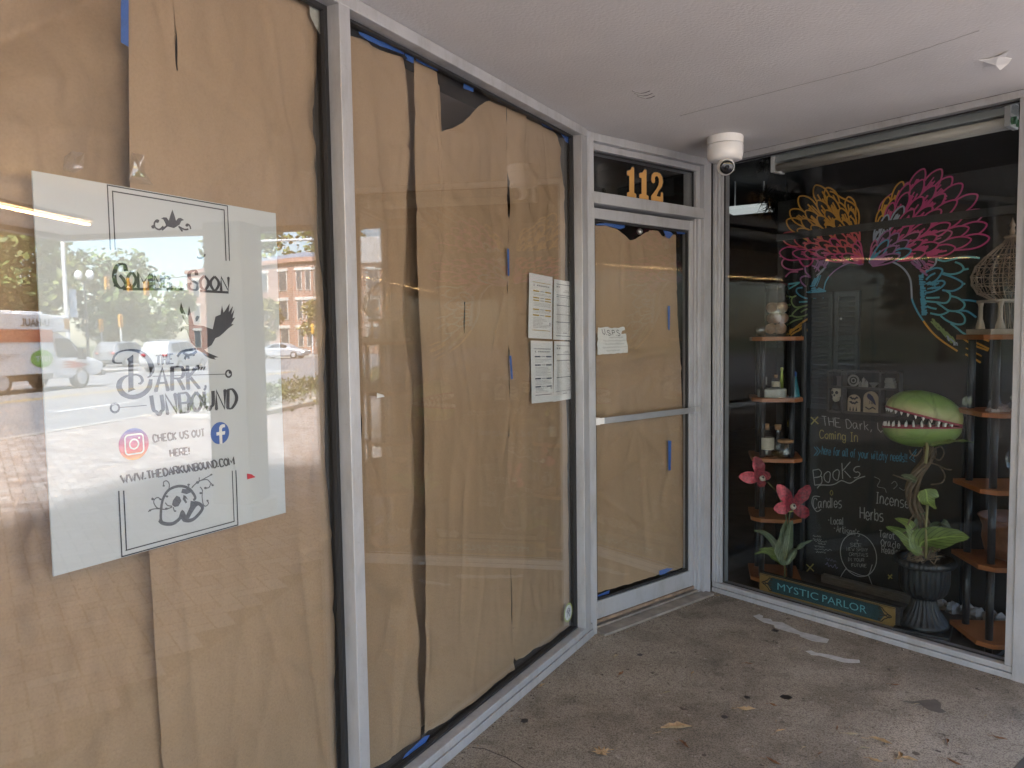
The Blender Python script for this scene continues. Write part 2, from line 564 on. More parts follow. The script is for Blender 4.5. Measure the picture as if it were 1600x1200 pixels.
# ------------------------------------------------------------------ drawing on surfaces: strokes and letters
def smooth_path(pts, k=5, closed=False):
    pts = [Vector((p[0], p[1])) for p in pts]
    n = len(pts)
    if n < 3:
        return pts
    out = []
    rng = range(n) if closed else range(n - 1)
    for i in rng:
        if closed:
            p0, p1, p2, p3 = pts[i - 1], pts[i], pts[(i + 1) % n], pts[(i + 2) % n]
        else:
            p0, p1, p2, p3 = pts[max(i - 1, 0)], pts[i], pts[i + 1], pts[min(i + 2, n - 1)]
        for j in range(k):
            t = j / k
            out.append(0.5 * ((2 * p1) + (p2 - p0) * t + (2 * p0 - 5 * p1 + 4 * p2 - p3) * t * t + (3 * p1 - p0 - 3 * p2 + p3) * t ** 3))
    out.append(pts[0].copy() if closed else pts[-1])
    return out
_stk = [0]
def ribbon(mb, surf, pts, wd, thin=None, taper=False):
    """pts in surface 2-D metres; surf(a, b, lift) -> 3-D.  thin: width of level strokes (pen contrast)"""
    pts = [Vector(p) for p in pts]
    q = [pts[0]]
    for p in pts[1:]:
        if (p - q[-1]).length > 1e-5:
            q.append(p)
    pts = q
    n = len(pts)
    if n < 2:
        return
    _stk[0] = (_stk[0] + 1) % 11
    lift = 0.00012 * _stk[0]
    L, Rr = [], []
    for i in range(n):
        t = pts[min(i + 1, n - 1)] - pts[max(i - 1, 0)]
        if t.length < 1e-9:
            t = Vector((1, 0))
        t.normalize()
        nn = Vector((-t.y, t.x))
        ww = wd
        if thin is not None:
            ww = thin + (wd - thin) * abs(t.y) ** 1.5
        if taper:
            x = i / (n - 1)
            ww = ww * (0.25 + 0.75 * math.sin(math.pi * min(1, max(0, x))) ** 0.5)
        mt = 1.0
        if 0 < i < n - 1:
            d = (pts[i] - pts[i - 1]).normalized()
            mt = 1.0 / max(0.6, nn.dot(Vector((-d.y, d.x))))
        L.append(pts[i] + nn * ww * 0.5 * mt)
        Rr.append(pts[i] - nn * ww * 0.5 * mt)
    vs = [surf(p.x, p.y, lift) for p in L] + [surf(p.x, p.y, lift) for p in Rr]
    mb.add(vs, [(i, i + 1, n + i + 1, n + i) for i in range(n - 1)])
def patch(mb, surf, pts, sm=False):
    _stk[0] = (_stk[0] + 1) % 11
    lift = 0.00012 * _stk[0]
    if sm:
        pts = smooth_path(pts, 4, True)[:-1]
    mb.add([surf(p[0], p[1], lift) for p in pts], [tuple(range(len(pts)))])
GL = {
 'A': (4, '02 28 42|14 34'), 'B': (4, '02 08|~08 28 38 47 46 35 05|~05 25 45 44 43 32 02'), 'C': (4, '~47 38 18 06 04 12 32 43'),
 'D': (4, '02 08|~08 28 46 44 22 02'), 'E': (4, '48 08 02 42|05 35'), 'F': (4, '48 08 02|05 35'), 'G': (4, '~47 38 18 06 04 12 32 43 45|25 45'),
 'H': (4, '08 02|48 42|05 45'), 'I': (2, '18 12|08 28|02 22'), '|': (0, '08 02'), 'K': (4, '08 02|48 05|15 42'), 'L': (3, '08 02 32'),
 'M': (6, '02 08 34 68 62'), 'N': (4, '02 08 42 48'), 'O': (4, '~28 06 04 22 44 46 28'), 'P': (4, '02 08|~08 38 47 46 35 05'),
 'R': (4, '02 08|~08 38 47 46 35 05|25 42'), 'S': (4, '~47 38 18 07 06 25 44 43 32 12 03'), 'T': (4, '08 48|28 22'),
 'U': (4, '~08 04 13 22 33 44 48'), 'W': (6, '08 22 36 42 68'), 'Y': (4, '08 25 48|25 22'), 'V': (4, '08 22 48'),
 'a': (4, '~36 16 05 03 12 23 35|36 33 42'), 'b': (3, '08 02|~05 26 35 33 22 03'), 'c': (3, '~35 26 15 03 12 22 33'),
 'd': (3, '~35 16 05 03 12 23 34|38 32'), 'e': (3, '~04 34 35 26 16 05 03 12 22 33'), 'f': (3, '~38 28 17 15 12|05 25'),
 'g': (3, '~35 16 05 03 12 33|~36 33 31 20 01'), 'h': (3, '08 02|~04 16 26 35 32'), 'i': (1, '06 02|07 08'), 'k': (3, '08 02|36 04|14 32'),
 'l': (1, '08 02'), 'm': (4, '06 02|~05 16 25 22|~25 36 45 42'), 'n': (3, '06 02|~04 16 26 35 32'), 'o': (3, '~26 05 03 22 35 26'),
 'r': (2, '06 02|~04 16 26'), 's': (3, '~36 16 05 14 24 33 22 02'), 't': (3, '~18 13 22 32|06 36'), 'u': (3, '~06 03 12 22 34|36 32'),
 'w': (4, '06 12 25 32 46'), 'y': (4, '06 23|46 10'), '!': (1, '08 04|02 03'), "'": (1, '08 06'), ',': (1, '13 01'), '.': (1, '02 03'),
 '-': (3, '05 25'), ' ': (2, ''), '"': (1, '08 07')}
def write(mb, surf2, text, tl, tr, bl, br, wd, thin=None, jitter=0.0, serif=0.0, base=2, cap=8, track=1.5):
    """hand-drawn letters in the quad tl..br given in surface metres; surf2(a,b,lift)"""
    adv = [GL.get(ch, (3, ''))[0] + track for ch in text]
    tot = sum(adv) - track
    tl, tr, bl, br = [Vector(q) for q in (tl, tr, bl, br)]
    def mp(x, y):
        a = x / tot
        b = (y - base) / (cap - base)
        return bl.lerp(br, a).lerp(tl.lerp(tr, a), b)
    x0 = 0.0
    for ch, ad in zip(text, adv):
        wv, st = GL.get(ch, (3, ''))
        jy = rnd.uniform(-1, 1) * jitter
        js = 1 + rnd.uniform(-1, 1) * jitter * 0.25
        for stroke in [q for q in st.split('|') if q]:
            sm = stroke[0] == '~'
            pts = [(x0 + int(tk[0]) * 1.0, base + (int(tk[1]) - base) * js + jy) for tk in stroke.lstrip('~').split()]
            if sm:
                pts = smooth_path(pts, 5)
            ribbon(mb, surf2, [mp(p[0], p[1]) for p in pts], wd, thin)
            if serif and not sm:
                for e in (pts[0], pts[-1]):
                    if e[1] in (base, cap) or abs(e[1] - base) < .01 or abs(e[1] - cap) < .01:
                        ribbon(mb, surf2, [mp(e[0] - serif, e[1]), mp(e[0] + serif, e[1])], thin or wd * .5)
        x0 += ad
def font_mesh(text, bold=0.0):
    cu = bpy.data.curves.new('lettering', 'FONT')
    cu.body = text
    cu.offset = bold
    cu.resolution_u = 3
    o = bpy.data.objects.new('lettering', cu)
    COL.objects.link(o)
    dg = bpy.context.evaluated_depsgraph_get()
    me = bpy.data.meshes.new_from_object(o.evaluated_get(dg))
    vs = [v.co.copy() for v in me.vertices]
    fs = [tuple(p.vertices) for p in me.polygons]
    bpy.data.objects.remove(o)
    bpy.data.curves.remove(cu)
    bpy.data.meshes.remove(me)
    x0, x1 = min(v.x for v in vs), max(v.x for v in vs)
    y0, y1 = min(v.y for v in vs), max(v.y for v in vs)
    return [((v.x - x0) / (x1 - x0), (v.y - y0) / (y1 - y0)) for v in vs], fs
def print_text(mb, fn, text, bold=0.0):
    """fn(a, b) -> 3-D with a, b in 0..1"""
    vs, fs = font_mesh(text, bold)
    mb.add([fn(a, b) for a, b in vs], fs)
def wsurf(W, n):
    return lambda a, b, lift=0.0: W.P(a, b, n + lift)
def bil(q, a, b):
    tl, tr, bl, br = [Vector(x) for x in q]
    return bl.lerp(br, a).lerp(tl.lerp(tr, a), b)
def pl(pts, x):
    """piecewise-linear y(x) through points sorted by x"""
    if x <= pts[0][0]: return pts[0][1]
    for (a, b), (c, d) in zip(pts, pts[1:]):
        if x <= c:
            return b + (d - b) * (x - a) / (c - a) if c > a else d
    return pts[-1][1]

# ------------------------------------------------------------------ ground, road, pavements
def flat(name, pts, z, mt, th=0.0):
    mb = MB()
    P = [Vector((q.x, q.y, z)) for q in pts]
    if th:
        mb.prism(P, (0, 0, -th))
    else:
        mb.add(P, [tuple(range(len(P)))])
    o = mb.build(name, mt)
    return tag(o, kind='structure')
def strect(s0, s1, t0, t1):
    return [ST(s0, t0), ST(s1, t0), ST(s1, t1), ST(s0, t1)]
M_GRASS = mat('dry_grass', (0.10, 0.115, 0.05), 0.9, var=0.4, scale=0.6)
M_ROAD = mat('worn_asphalt', (0.20, 0.20, 0.205), 0.9, var=0.12, scale=0.8)
M_KERB = mat('pale_concrete', (0.36, 0.345, 0.32), 0.85, var=0.15, scale=3)
flat('ground', strect(-300, 420, -300, 420), -0.17, M_GRASS)
flat('road', strect(-160, 330, 9.7, 28.0), -0.125, M_ROAD)
flat('side_road', strect(36, 62, 28.0, 220), -0.121, M_ROAD)
flat('concrete_floor', strect(-14, 6, -0.3, 1.74), 0.0, M_CONC, 0.16)
bpv = flat('brick_pavement', strect(-60, 60, 1.742, 9.5), 0.0, M_SAND, 0.16)
def herringbone(s0, s1, t0, t1, unit=0.105):
    mb = MB(); tone = []
    rr = random.Random(5)
    n = int(max(s1 - s0, t1 - t0) * 1.5 / unit)
    c45 = math.cos(R_(45)); cs, ct = (s0 + s1) / 2, (t0 + t1) / 2
    j = .0045
    for y in range(-n, n):
        for x in range(-n, n):
            d = (x - y) % 4
            if d == 0: w_, h_ = 2, 1
            elif d == 3: w_, h_ = 1, 2
            else: continue
            mx, my = (x + w_ / 2) * unit, (y + h_ / 2) * unit
            s_, t_ = cs + (mx - my) * c45, ct + (mx + my) * c45
            if not (s0 < s_ < s1 and t0 + .10 < t_ < t1 - .10): continue
            P = []
            for a, b in ((x * unit + j, y * unit + j), ((x + w_) * unit - j, y * unit + j), ((x + w_) * unit - j, (y + h_) * unit - j), (x * unit + j, (y + h_) * unit - j)):
                P.append(ST(cs + (a - b) * c45, ct + (a + b) * c45, .004 + rr.uniform(0, .0015)))
            mb.add(P, [(0, 1, 2, 3)]); tone.append(rr.random())
    o = mb.build('paver_field', M_PAVER, bpv, recalc=False)
    at = o.data.attributes.new('tone', 'FLOAT', 'FACE')
    at.data.foreach_set('value', tone)
    return tag(o, kind='stuff')
herringbone(-8, 16, 1.742, 9.5)
flat('kerb', strect(-60, 60, 9.502, 9.7), 0.004, M_KERB, 0.165)
flat('far_pavement', strect(-60, 35.5, 28.0, 31), 0.0, M_KERB, 0.165)
flat('corner_pavement', strect(62.5, 140, 28.0, 36), 0.0, M_KERB, 0.165)
M_LINEW = mat('white_road_paint', (0.72, 0.72, 0.70), 0.7, var=0.15, scale=4)
M_LINEY = mat('yellow_road_paint', (0.62, 0.42, 0.10), 0.7, var=0.15, scale=4)
def marks(name, rects, mt):
    mb = MB()
    for r in rects:
        mb.add([Vector((q.x, q.y, -0.117)) for q in strect(*r)], [(0, 1, 2, 3)])
    tag(mb.build(name, mt), kind='structure')
marks('road_markings', [(-60, 33, 16.9, 17.02), (-60, 33, 17.2, 17.32)], M_LINEY)
marks('road_markings', [(-60 + 9 * i, -57 + 9 * i, 20.6 - 7.4 * j, 20.75 - 7.4 * j) for i in range(11) for j in (0, 1)] + [(33.2, 33.7, 17.4, 27.8), (-60, 33, 19.2, 19.32), (-60, 33, 23.6, 23.72)], M_LINEW)
# ------------------------------------------------------------------ the shop building
bld = thing('shop_building', ST(0.95, -0.2, 0), 'single storey shop building behind the recessed glass entrance', 'building')
mb = MB()
mb.prism([ST(-14, -12, 2.76), ST(9, -12, 2.76), ST(9, 1.6, 2.76), ST(-14, 1.6, 2.76)], (0, 0, 2.6))
mb.build('upper_wall', mat('painted_masonry', (0.36, 0.34, 0.31), 0.85, var=0.1, scale=2), bld)
for q in ((-14, -4.72, 1.45, 1.72), (2.19, 9, 1.42, 1.72)):
    mb = MB()
    mb.wbox(WS, q[0], q[1], 0, 2.76, q[2], q[3])
    mb.build('street_wall', MATS.get('street_brick') or brick_mat('street_brick', (0.30, 0.13, 0.09), (0.24, 0.10, 0.07), (0.35, 0.32, 0.28), 1.0, 0.22, 0.075, 0.01, 0, 0.85, 'Object', R_(90)), bld)
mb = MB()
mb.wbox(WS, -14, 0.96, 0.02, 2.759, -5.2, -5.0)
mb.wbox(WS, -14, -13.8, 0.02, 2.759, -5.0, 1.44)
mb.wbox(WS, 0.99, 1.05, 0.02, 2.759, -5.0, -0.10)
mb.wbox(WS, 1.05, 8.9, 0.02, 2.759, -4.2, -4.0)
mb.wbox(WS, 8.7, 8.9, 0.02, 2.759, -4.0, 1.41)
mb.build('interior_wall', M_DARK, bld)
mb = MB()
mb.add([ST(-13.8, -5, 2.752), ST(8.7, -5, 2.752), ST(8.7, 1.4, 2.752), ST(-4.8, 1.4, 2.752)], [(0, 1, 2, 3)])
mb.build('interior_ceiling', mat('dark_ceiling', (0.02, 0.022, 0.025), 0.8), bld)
mb = MB()
mb.prism([ST(-13.8, -5, 0.026), ST(0.84, -5, 0.026), ST(0.84, -0.13, 0.026), ST(0.0, -0.13, 0.026), WA.P(-0.2, 0.026, -0.14), WA.P(-5, 0.026, -0.14)], (0, 0, -0.02))
mb.build('shop_floor', mat('dark_shop_floor', (0.05, 0.045, 0.04), 0.7), bld)
mb = MB()
mb.prism([ST(1.06, -4, 0.026), ST(8.7, -4, 0.026), ST(8.7, 1.4, 0.026), ST(1.06, 1.4, 0.026)], (0, 0, -0.02))
mb.build('display_floor', mat('display_floor_paint', (0.10, 0.092, 0.085), 0.7, var=0.3, scale=6), bld)

# ------------------------------------------------------------------ canopy over the entrance
can = thing('canopy', ST(-2, 3, 2.471), 'grey plaster canopy ceiling over the shop entrance with a torn paint flap', 'canopy')
CT, CS = 4.75, 2.36
mb = MB()
pts = [ST(-14, 1.66), ST(-4.85, 1.66), WA.P(-5, 0, -0.14), WA.P(-0.05, 0, -0.14), WD.P(-0.02, 0, -0.13), WD.P(0.94, 0, -0.13), WR.P(0.0, 0, -0.005), WR.P(1.56, 0, -0.005), ST(CS, 1.55), ST(CS, CT), ST(-14, CT)]
# a finely divided soffit sheet so that it can sag and ripple a little
mb.prism([Vector((q.x, q.y, ZC)) for q in pts], (0, 0, 0.27))
mb.build('soffit', M_SOFFIT, can)
mb = MB()
mb.wbox(WS, -14, CS + 0.1, 2.43, 3.05, CT + 0.002, CT + 0.1)
mb.wbox(WS, CS + 0.002, CS + 0.1, 2.43, 3.05, 1.6, CT)
mb.build('fascia', mat('grey_fascia', (0.30, 0.29, 0.28), 0.7, var=0.1), can)
# torn flap of paint
mb = MB()
a = [(1529, 94), (1545, 92), (1560, 88), (1576, 79), (1571, 90), (1581, 92), (1576, 99), (1563, 110), (1556, 102), (1541, 98)]
P = [ground(x, y, ZC - 0.004 - 0.02 * max(0, (y - 95) / 15)) for x, y in a]
mb.prism(P, (0, 0, 0.0015))
mb.build('paint_flap', M_WHITE, can)
mb = MB()
for cxy in ((988, 142), (992, 146), (996, 150)):
    q = [ground(cxy[0] + 9 * i / 4, cxy[1] + 4 * math.sin(i / 4 * 3.1) * (1), ZC - 0.0012) for i in range(5)]
    mb.tube([v + Vector((i * 0.012, 0, 0)) for i, v in enumerate(q)], 0.0016, 5)
mb.build('scuff', mat('scuff_grey', (0.26, 0.25, 0.25), 0.8), can)
# hairline joints in the plaster and the trim round the shop windows
mb = MB()
def soff_line(p0, p1, wd):
    a, b = ground(*p0, ZC - 0.001), ground(*p1, ZC - 0.001)
    n = 14
    d = (b - a)
    side = Vector((-d.y, d.x, 0)).normalized()
    path = [a.lerp(b, i / n) + side * mnoise.noise(Vector((i * .7, p0[0], 0))) * 0.006 for i in range(n + 1)]
    mb.tube(path, wd, 5)
soff_line((1362, 104), (1530, 48), 0.0008)
soff_line((1062, 181), (1362, 104), 0.0008)
mb.build('hairline_crack', mat('crack_grey', (0.42, 0.40, 0.395), 0.9), can)

def fluorescent(s, t, z, L, label):
    o = thing('ceiling_lamp', ST(s, t, z), label, 'lamp', 'warm tube lamps hung in a row under the canopies')
    b = MB()
    b.wbox(WS, s - L / 2, s + L / 2, z + 0.02, z + 0.045, t - 0.02, t + 0.02)
    b.build('housing', M_WHITE, o)
    b = MB()
    b.tube([ST(s - L / 2 + .02, t, z), ST(s + L / 2 - .02, t, z)], 0.008, 10)
    b.build('tube', M_TUBE, o)
    for k in (-1, 1):
        b = MB()
        b.tube([ST(s + k * (L / 2 - .15), t, z + .045), ST(s + k * (L / 2 - .15), t, ZC + 0.001)], 0.004, 6)
        b.build('hanger', M_WHITE, o)
    return o
M_TUBE = mat('warm_lit_tube', (0.9, 0.8, 0.6), 0.4, emit=(1.0, 0.62, 0.26), est=9.0)
TZ, TT = 2.3, 3.35
k = 0
for i in range(7):
    s = 0.92 - 0.6 - i * 1.24
    fluorescent(s, TT, TZ, 1.2, 'lit warm tube lamp under the entrance canopy, number %s from its open end' % ('one', 'two', 'three', 'four', 'five', 'six', 'seven')[i])
# the corner column that carries the canopy
colm = thing('canopy_column', ST(2.17, 3.02, 0), 'square grey column at the open corner of the canopy', 'column')
mb = MB(); mb.wbox(WS, 2.0, 2.34, 0.12, 2.4705, 2.85, 3.19); mb.build('shaft', mat('column_paint', (0.27, 0.26, 0.25), 0.8, var=0.08), colm, bevel=0.01)
mb = MB(); mb.wbox(WS, 1.95, 2.39, 0.0, 0.12, 2.80, 3.24); mb.build('base', M_KERB, colm, bevel=0.01)
# the neighbour's arcade further along the street
arc = thing('arcade_building', ST(12, 0, 0), 'covered arcade along the pavement beyond the entrance', 'building')
mb = MB(); mb.wbox(WS, 7.0, 34, 2.62, 3.0, 1.6, 3.75); mb.build('arcade_ceiling', M_SOFFIT, arc)
mb = MB(); mb.wbox(WS, 9.1, 34, 0, 5.2, -9, 1.59); mb.build('wall', mat('arcade_wall', (0.24, 0.19, 0.16), 0.8, var=0.15), arc)
for i in range(6):
    mb = MB(); mb.wbox(WS, 9.4 + i * 4.8, 9.65 + i * 4.8, 0, 2.619, 1.595, 1.9); mb.build('pillar', M_KERB, arc)
for i in range(5):
    mb = MB(); mb.wbox(WS, 10.5 + i * 4.6, 13.5 + i * 4.6, 0.6, 2.3, 1.591, 1.62); mb.build('window', mat('arcade_glass', (0.05, 0.055, 0.06), 0.15), arc)
for i in range(6):
    o = fluorescent(7.8 + i * 1.24, TT, TZ, 1.2, 'lit warm tube lamp under the arcade ceiling, number %s along it' % ('one', 'two', 'three', 'four', 'five', 'six')[i])

# ------------------------------------------------------------------ splayed shop window with two panes
wa = thing('shop_window', WA.P(-1.7, 0, 0), 'tall aluminium framed shop window with two panes papered over inside', 'shop window')
HZ = 2.43
M_INNER = mat('dark_inner_frame', (0.022, 0.022, 0.024), 0.6)
mb = MB()
mb.wbox(WA, -5, -0.06, HZ, ZC - 0.002, -0.060, 0.0)
mb.build('header', M_ALU, wa, bevel=0.0025)
mb = MB()
mb.wbox(WA, -5, -0.03, 0.001, 0.036, -0.13, 0.0)
mb.build('lower_sill', M_ALU, wa, bevel=0.002)
mb = MB()
mb.wbox(WA, -5, -0.035, 0.0395, 0.069, -0.060, -0.003)
mb.build('sill', M_ALU, wa, bevel=0.0025)
for u in (-1.745, -3.50):
    mb = MB(); mb.wbox(WA, u, u + 0.045, 0.069, HZ, -0.060, 0.002); mb.build('mullion', M_ALU, wa, bevel=0.002)
    mb = MB(); mb.wbox(WA, u + .001, u + 0.044, 0.070, HZ - .001, -0.13, -0.0605); mb.build('inner_mullion', M_INNER, wa)
mb = MB(); mb.wbox(WA, -5, -0.062, HZ + .001, ZC - .003, -0.13, -0.0605); mb.build('inner_header', M_INNER, wa)
mb = MB(); mb.wbox(WA, -5, -0.062, 0.0395, 0.068, -0.13, -0.0605); mb.build('inner_sill', M_INNER, wa)
mb = MB(); mb.wbox(WA, -0.126, -0.063, 0.070, HZ - .001, -0.13, -0.0605); mb.build('inner_jamb', M_INNER, wa)
mb = MB(); mb.wbox(WA, -0.127, -0.062, 0.069, HZ, -0.060, -0.001); mb.build('jamb', M_ALU, wa, bevel=0.002)
def pane(W, u0, u1, z0, z1, n, parent, gw=0.014, gout=0.016, th=0.006, gsides='lrtb', gm=None):
    b = MB(); b.wbox(W, u0 + .001, u1 - .001, z0 + .001, z1 - .001, n - th / 2, n + th / 2)
    p = b.build('glass_pane', gm or M_GLASS, parent)
    b = MB()
    na, nb = n + th / 2 + .0005, n + th / 2 + gout
    if 'l' in gsides: b.wbox(W, u0 + .0005, u0 + gw, z0 + gw, z1 - gw, na, nb)
    if 'r' in gsides: b.wbox(W, u1 - gw, u1 - .0005, z0 + gw, z1 - gw, na, nb)
    if 'b' in gsides: b.wbox(W, u0 + .0005, u1 - .0005, z0 + .0005, z0 + gw, na, nb)
    if 't' in gsides: b.wbox(W, u0 + .0005, u1 - .0005, z1 - gw, z1 - .0005, na, nb)
    b.build('gasket', M_GASKET, parent)
    return p
NG = -0.062
pane(WA, -3.455, -1.745, 0.069, HZ, NG, wa)
pane(WA, -1.70, -0.127, 0.069, HZ, NG, wa, gw=0.009)
pane(WA, -5.0, -3.50, 0.069, HZ, NG, wa)

# ------------------------------------------------------------------ door frame with the transom light
df = thing('door_frame', WD.P(0.45, 0, 0), 'aluminium door frame with a dark transom window numbered 112', 'door frame')
mb = MB(); mb.wbox(WD, -0.048, 0.004, 0.001, ZC - 0.002, -0.12, 0.003); mb.build('corner_post', M_ALU, df, bevel=0.002)
mb = MB(); mb.wbox(WD, 0.004, 0.941, HZ, ZC - 0.002, -0.12, 0.0); mb.build('header', M_ALU, df, bevel=0.002)
mb = MB(); mb.wbox(WD, 0.004, 0.876, 2.398, HZ, -0.12, -0.03); mb.build('glazing_stop', M_ALU, df, bevel=0.002)
mb = MB(); mb.wbox(WD, 0.004, 0.876, 2.135, 2.19, -0.12, 0.0); mb.build('transom_bar', M_ALU, df, bevel=0.002)
for u0, u1, n1 in ((0.876, 0.941, 0.0), (0.850, 0.876, -0.02), (0.836, 0.850, -0.035)):
    mb = MB(); mb.wbox(WD, u0 + .0005, u1 - .0005, 0.001, HZ - .0005 if u0 > .86 else 2.1345, -0.12, n1); mb.build('jamb', M_ALU, df, bevel=0.0018)
mb = MB(); mb.wbox(WD, 0.846, 0.8755, 2.1905, 2.3975, -0.12, -0.03); mb.build('jamb', M_ALU, df, bevel=0.0018)
mb = MB(); mb.wbox(WD, 0.005, 0.90, 0.001, 0.014, -0.14, 0.055); mb.wbox(WD, 0.005, 0.90, 0.0145, 0.026, -0.14, -0.02)
mb.build('threshold', mat('worn_threshold', (0.30, 0.27, 0.24), 0.5, 0.4, var=0.3, scale=12), df, bevel=0.002)
pane(WD, 0.004, 0.846, 2.19, 2.398, -0.06, df, gw=0.008, gout=0.008)
# 112 in amber slab figures
M_AMBER = mat('amber_vinyl', (0.50, 0.27, 0.08), 0.6)
ONE = [(0.1, 0), (0.9, 0), (0.9, .13), (.72, .16), (.72, 1), (.52, 1), (.42, .9), (.1, .84), (.1, .70), (.30, .70), (.30, .16), (.1, .13)]
TWO = [(0.05, 0), (.95, 0), (.95, .33), (.80, .33), (.76, .17), (.46, .17), (.62, .36), (.86, .52), (.95, .70), (.90, .86), (.74, .97), (.50, 1.0), (.26, .97), (.10, .86), (.06, .70), (.10, .62), (.20, .585), (.31, .62), (.35, .70), (.32, .78), (.42, .86), (.54, .86), (.63, .79), (.65, .68), (.60, .56), (.46, .43), (.22, .26), (.05, .15)]
mb = MB(); mo = MB()
for k, shp in enumerate((ONE, ONE, TWO)):
    L0 = [(977.6, 250.3), (996.8, 254.5), (1016.2, 258.3)][k]
    L1 = [(995.5, 293.5), (1014.8, 297), (1036.5, 301.2)][k]
    u0, z1 = WD.at(L0[0], L0[1], -0.0565); u1, z0 = WD.at(L1[0], L1[1], -0.0565)
    z0 = {0: 2.205, 1: 2.205, 2: 2.205}[k]; z1 = 2.385 if False else z0 + 0.152
    for out, grow, n in ((mo, 0.05, -0.0563), (mb, 0.0, -0.0557)):
        cx, cz = 0.5, 0.5
        out.prism([WD.P(u0 + (u1 - u0) * (cx + (a - cx) * (1 + 2.2 * grow)), z0 + (z1 - z0) * (cz + (b - cz) * (1 + 1.4 * grow)), n) for a, b in shp], WD.n * 0.0004)
mo.build('number_outline', M_INK, df)  # black outline: the same figures grown a little all round
mb.build('house_number', M_AMBER, df)

# ------------------------------------------------------------------ the door
dr = thing('glass_door', WD.P(0.42, 0.03, -0.05), 'aluminium framed glass door lined with brown paper, closed', 'door')
ND = -0.045
ug0 = 0.055
ug1 = WD.at(1077.5, 600, ND)[0]
ud1 = 0.8355
zt = WD.at(1000, 334, ND)[1]; zt2 = WD.at(1000, 350, ND)[1]
zb2 = WD.at(1000, 918, ND)[1]; zb = 0.032
mb = MB(); mb.wbox(WD, 0.006, ug0, zb, zt, -0.09, ND); mb.build('stile', M_ALU, dr, bevel=0.002)
mb = MB(); mb.wbox(WD, ug1, ud1, zb, zt, -0.09, ND); mb.build('stile', M_ALU, dr, bevel=0.002)
mb = MB(); mb.wbox(WD, ug0, ug1, zt2, zt, -0.09, ND - .001); mb.build('top_rail', M_ALU, dr, bevel=0.002)
mb = MB(); mb.wbox(WD, ug0, ug1, zb, zb2, -0.09, ND - .001)
mb.build('bottom_rail', M_ALU, dr, bevel=0.002)
mb = MB(); mb.wbox(WD, ug0 - .04, ug1 + .03, zb, zb + .018, ND, ND + .012); mb.build('door_sweep', mat('rusty_sweep', (0.24, 0.17, 0.12), 0.7, 0.2, var=0.4, scale=14), dr, bevel=0.002)
pane(WD, ug0, ug1, zb2, zt2, -0.070, dr, gw=0.012, gout=0.012)
# push bar: flat bar with a joggle, two end brackets
M_BAR = mat('brushed_metal', (0.56, 0.58, 0.62), 0.33, 0.75, var=0.06, scale=20, stretch=(1, 1, 12))
nb = ND + 0.035
za = WD.at(951, 659, nb)[1]; zc2 = WD.at(1086, 639, nb)[1]
ua = WD.at(951, 659, nb)[0]; um = WD.at(1004, 651, nb)[0]; ub = WD.at(1088, 638, ND)[0]
mb = MB()
zz = (za + zc2) / 2
mb.wbox(WD, ua - .03, um, zz - .016, zz + .016, nb - .006, nb)
mb.wbox(WD, um, um + .03, zz - .0158, zz + .0158, nb - .012, nb - .004)
mb.wbox(WD, um + .03, ub - .03, zz - .016, zz + .016, nb - .014, nb - .008)
pb = mb.build('push_bar', M_BAR, dr, bevel=0.002)
mb = MB(); mb.wbox(WD, ub - .045, ub, zz - .018, zz + .018, ND, nb - .006); mb.build('bracket', M_BAR, pb, bevel=0.002)
mb = MB(); mb.wbox(WD, 0.02, 0.05, zz - .018, zz + .018, ND, nb); mb.wbox(WD, 0.05, ua - .03, zz - .0158, zz + .0158, nb - .006, nb - .0005); mb.build('bracket', M_WHITE, pb, bevel=0.002)
mb = MB(); c = vp(998, 362, 3.98); mb.lathe(c, [(0.0, 0), (0.016, 0), (0.016, .012), (0.010, .02), (0.0, .02)], 14, axis=WD.n, cap=False); mb.build('lock_knob', M_BAR, dr, smooth=True)

# ------------------------------------------------------------------ display window on the right
wr = thing('display_window', WR.P(0.75, 0, 0), 'aluminium framed display window full of occult shop props', 'shop window')
RZ = 2.438
NR = -0.045
mb = MB(); mb.wbox(WR, 0.002, 1.53, RZ, ZC - 0.002, -0.09, 0.0); mb.build('header', M_ALU, wr, bevel=0.002)
mb = MB(); mb.wbox(WR, 0.002, 1.53, 0.001, 0.027, -0.09, 0.0); mb.build('lower_sill', M_ALU, wr, bevel=0.002)
mb = MB(); mb.wbox(WR, 0.002, 1.53, 0.030, 0.057, -0.09, -0.004); mb.build('sill', M_ALU, wr, bevel=0.0025)
for u0, u1, n1 in ((0.002, 0.022, 0.0), (0.0225, 0.037, -0.012), (0.0375, 0.052, -0.024), (1.482, 1.512, -0.006), (1.5125, 1.70, 0.003)):
    z0, z1 = (0.0575, RZ) if u0 < 1.51 else (0.001, ZC - .002)
    mb = MB(); mb.wbox(WR, u0, u1, z0, z1, -0.09, n1); mb.build('post', M_ALU, wr, bevel=0.0018)
sw = thing('street_window', ST(1.6, 1.68, 0), 'aluminium framed shop window round the corner facing the street', 'shop window')
for nm, q in (('header', (1.04, 2.189, RZ, ZC - .002)), ('sill', (1.04, 2.189, 0.001, 0.057)), ('post', (2.145, 2.189, 0.0575, RZ - .0005))):
    mb = MB(); mb.wbox(WS, q[0], q[1], q[2], q[3], 1.66, 1.715); mb.build(nm, M_ALU, sw, bevel=0.002)
pane(WS, 1.04, 2.1445, 0.0575, RZ - .0005, 1.685, sw, gw=0.007, gout=0.006, gm=M_GLASSR)
pane(WR, 0.052, 1.482, 0.057, RZ, NR, wr, gw=0.007, gout=0.006, gm=M_GLASSR)

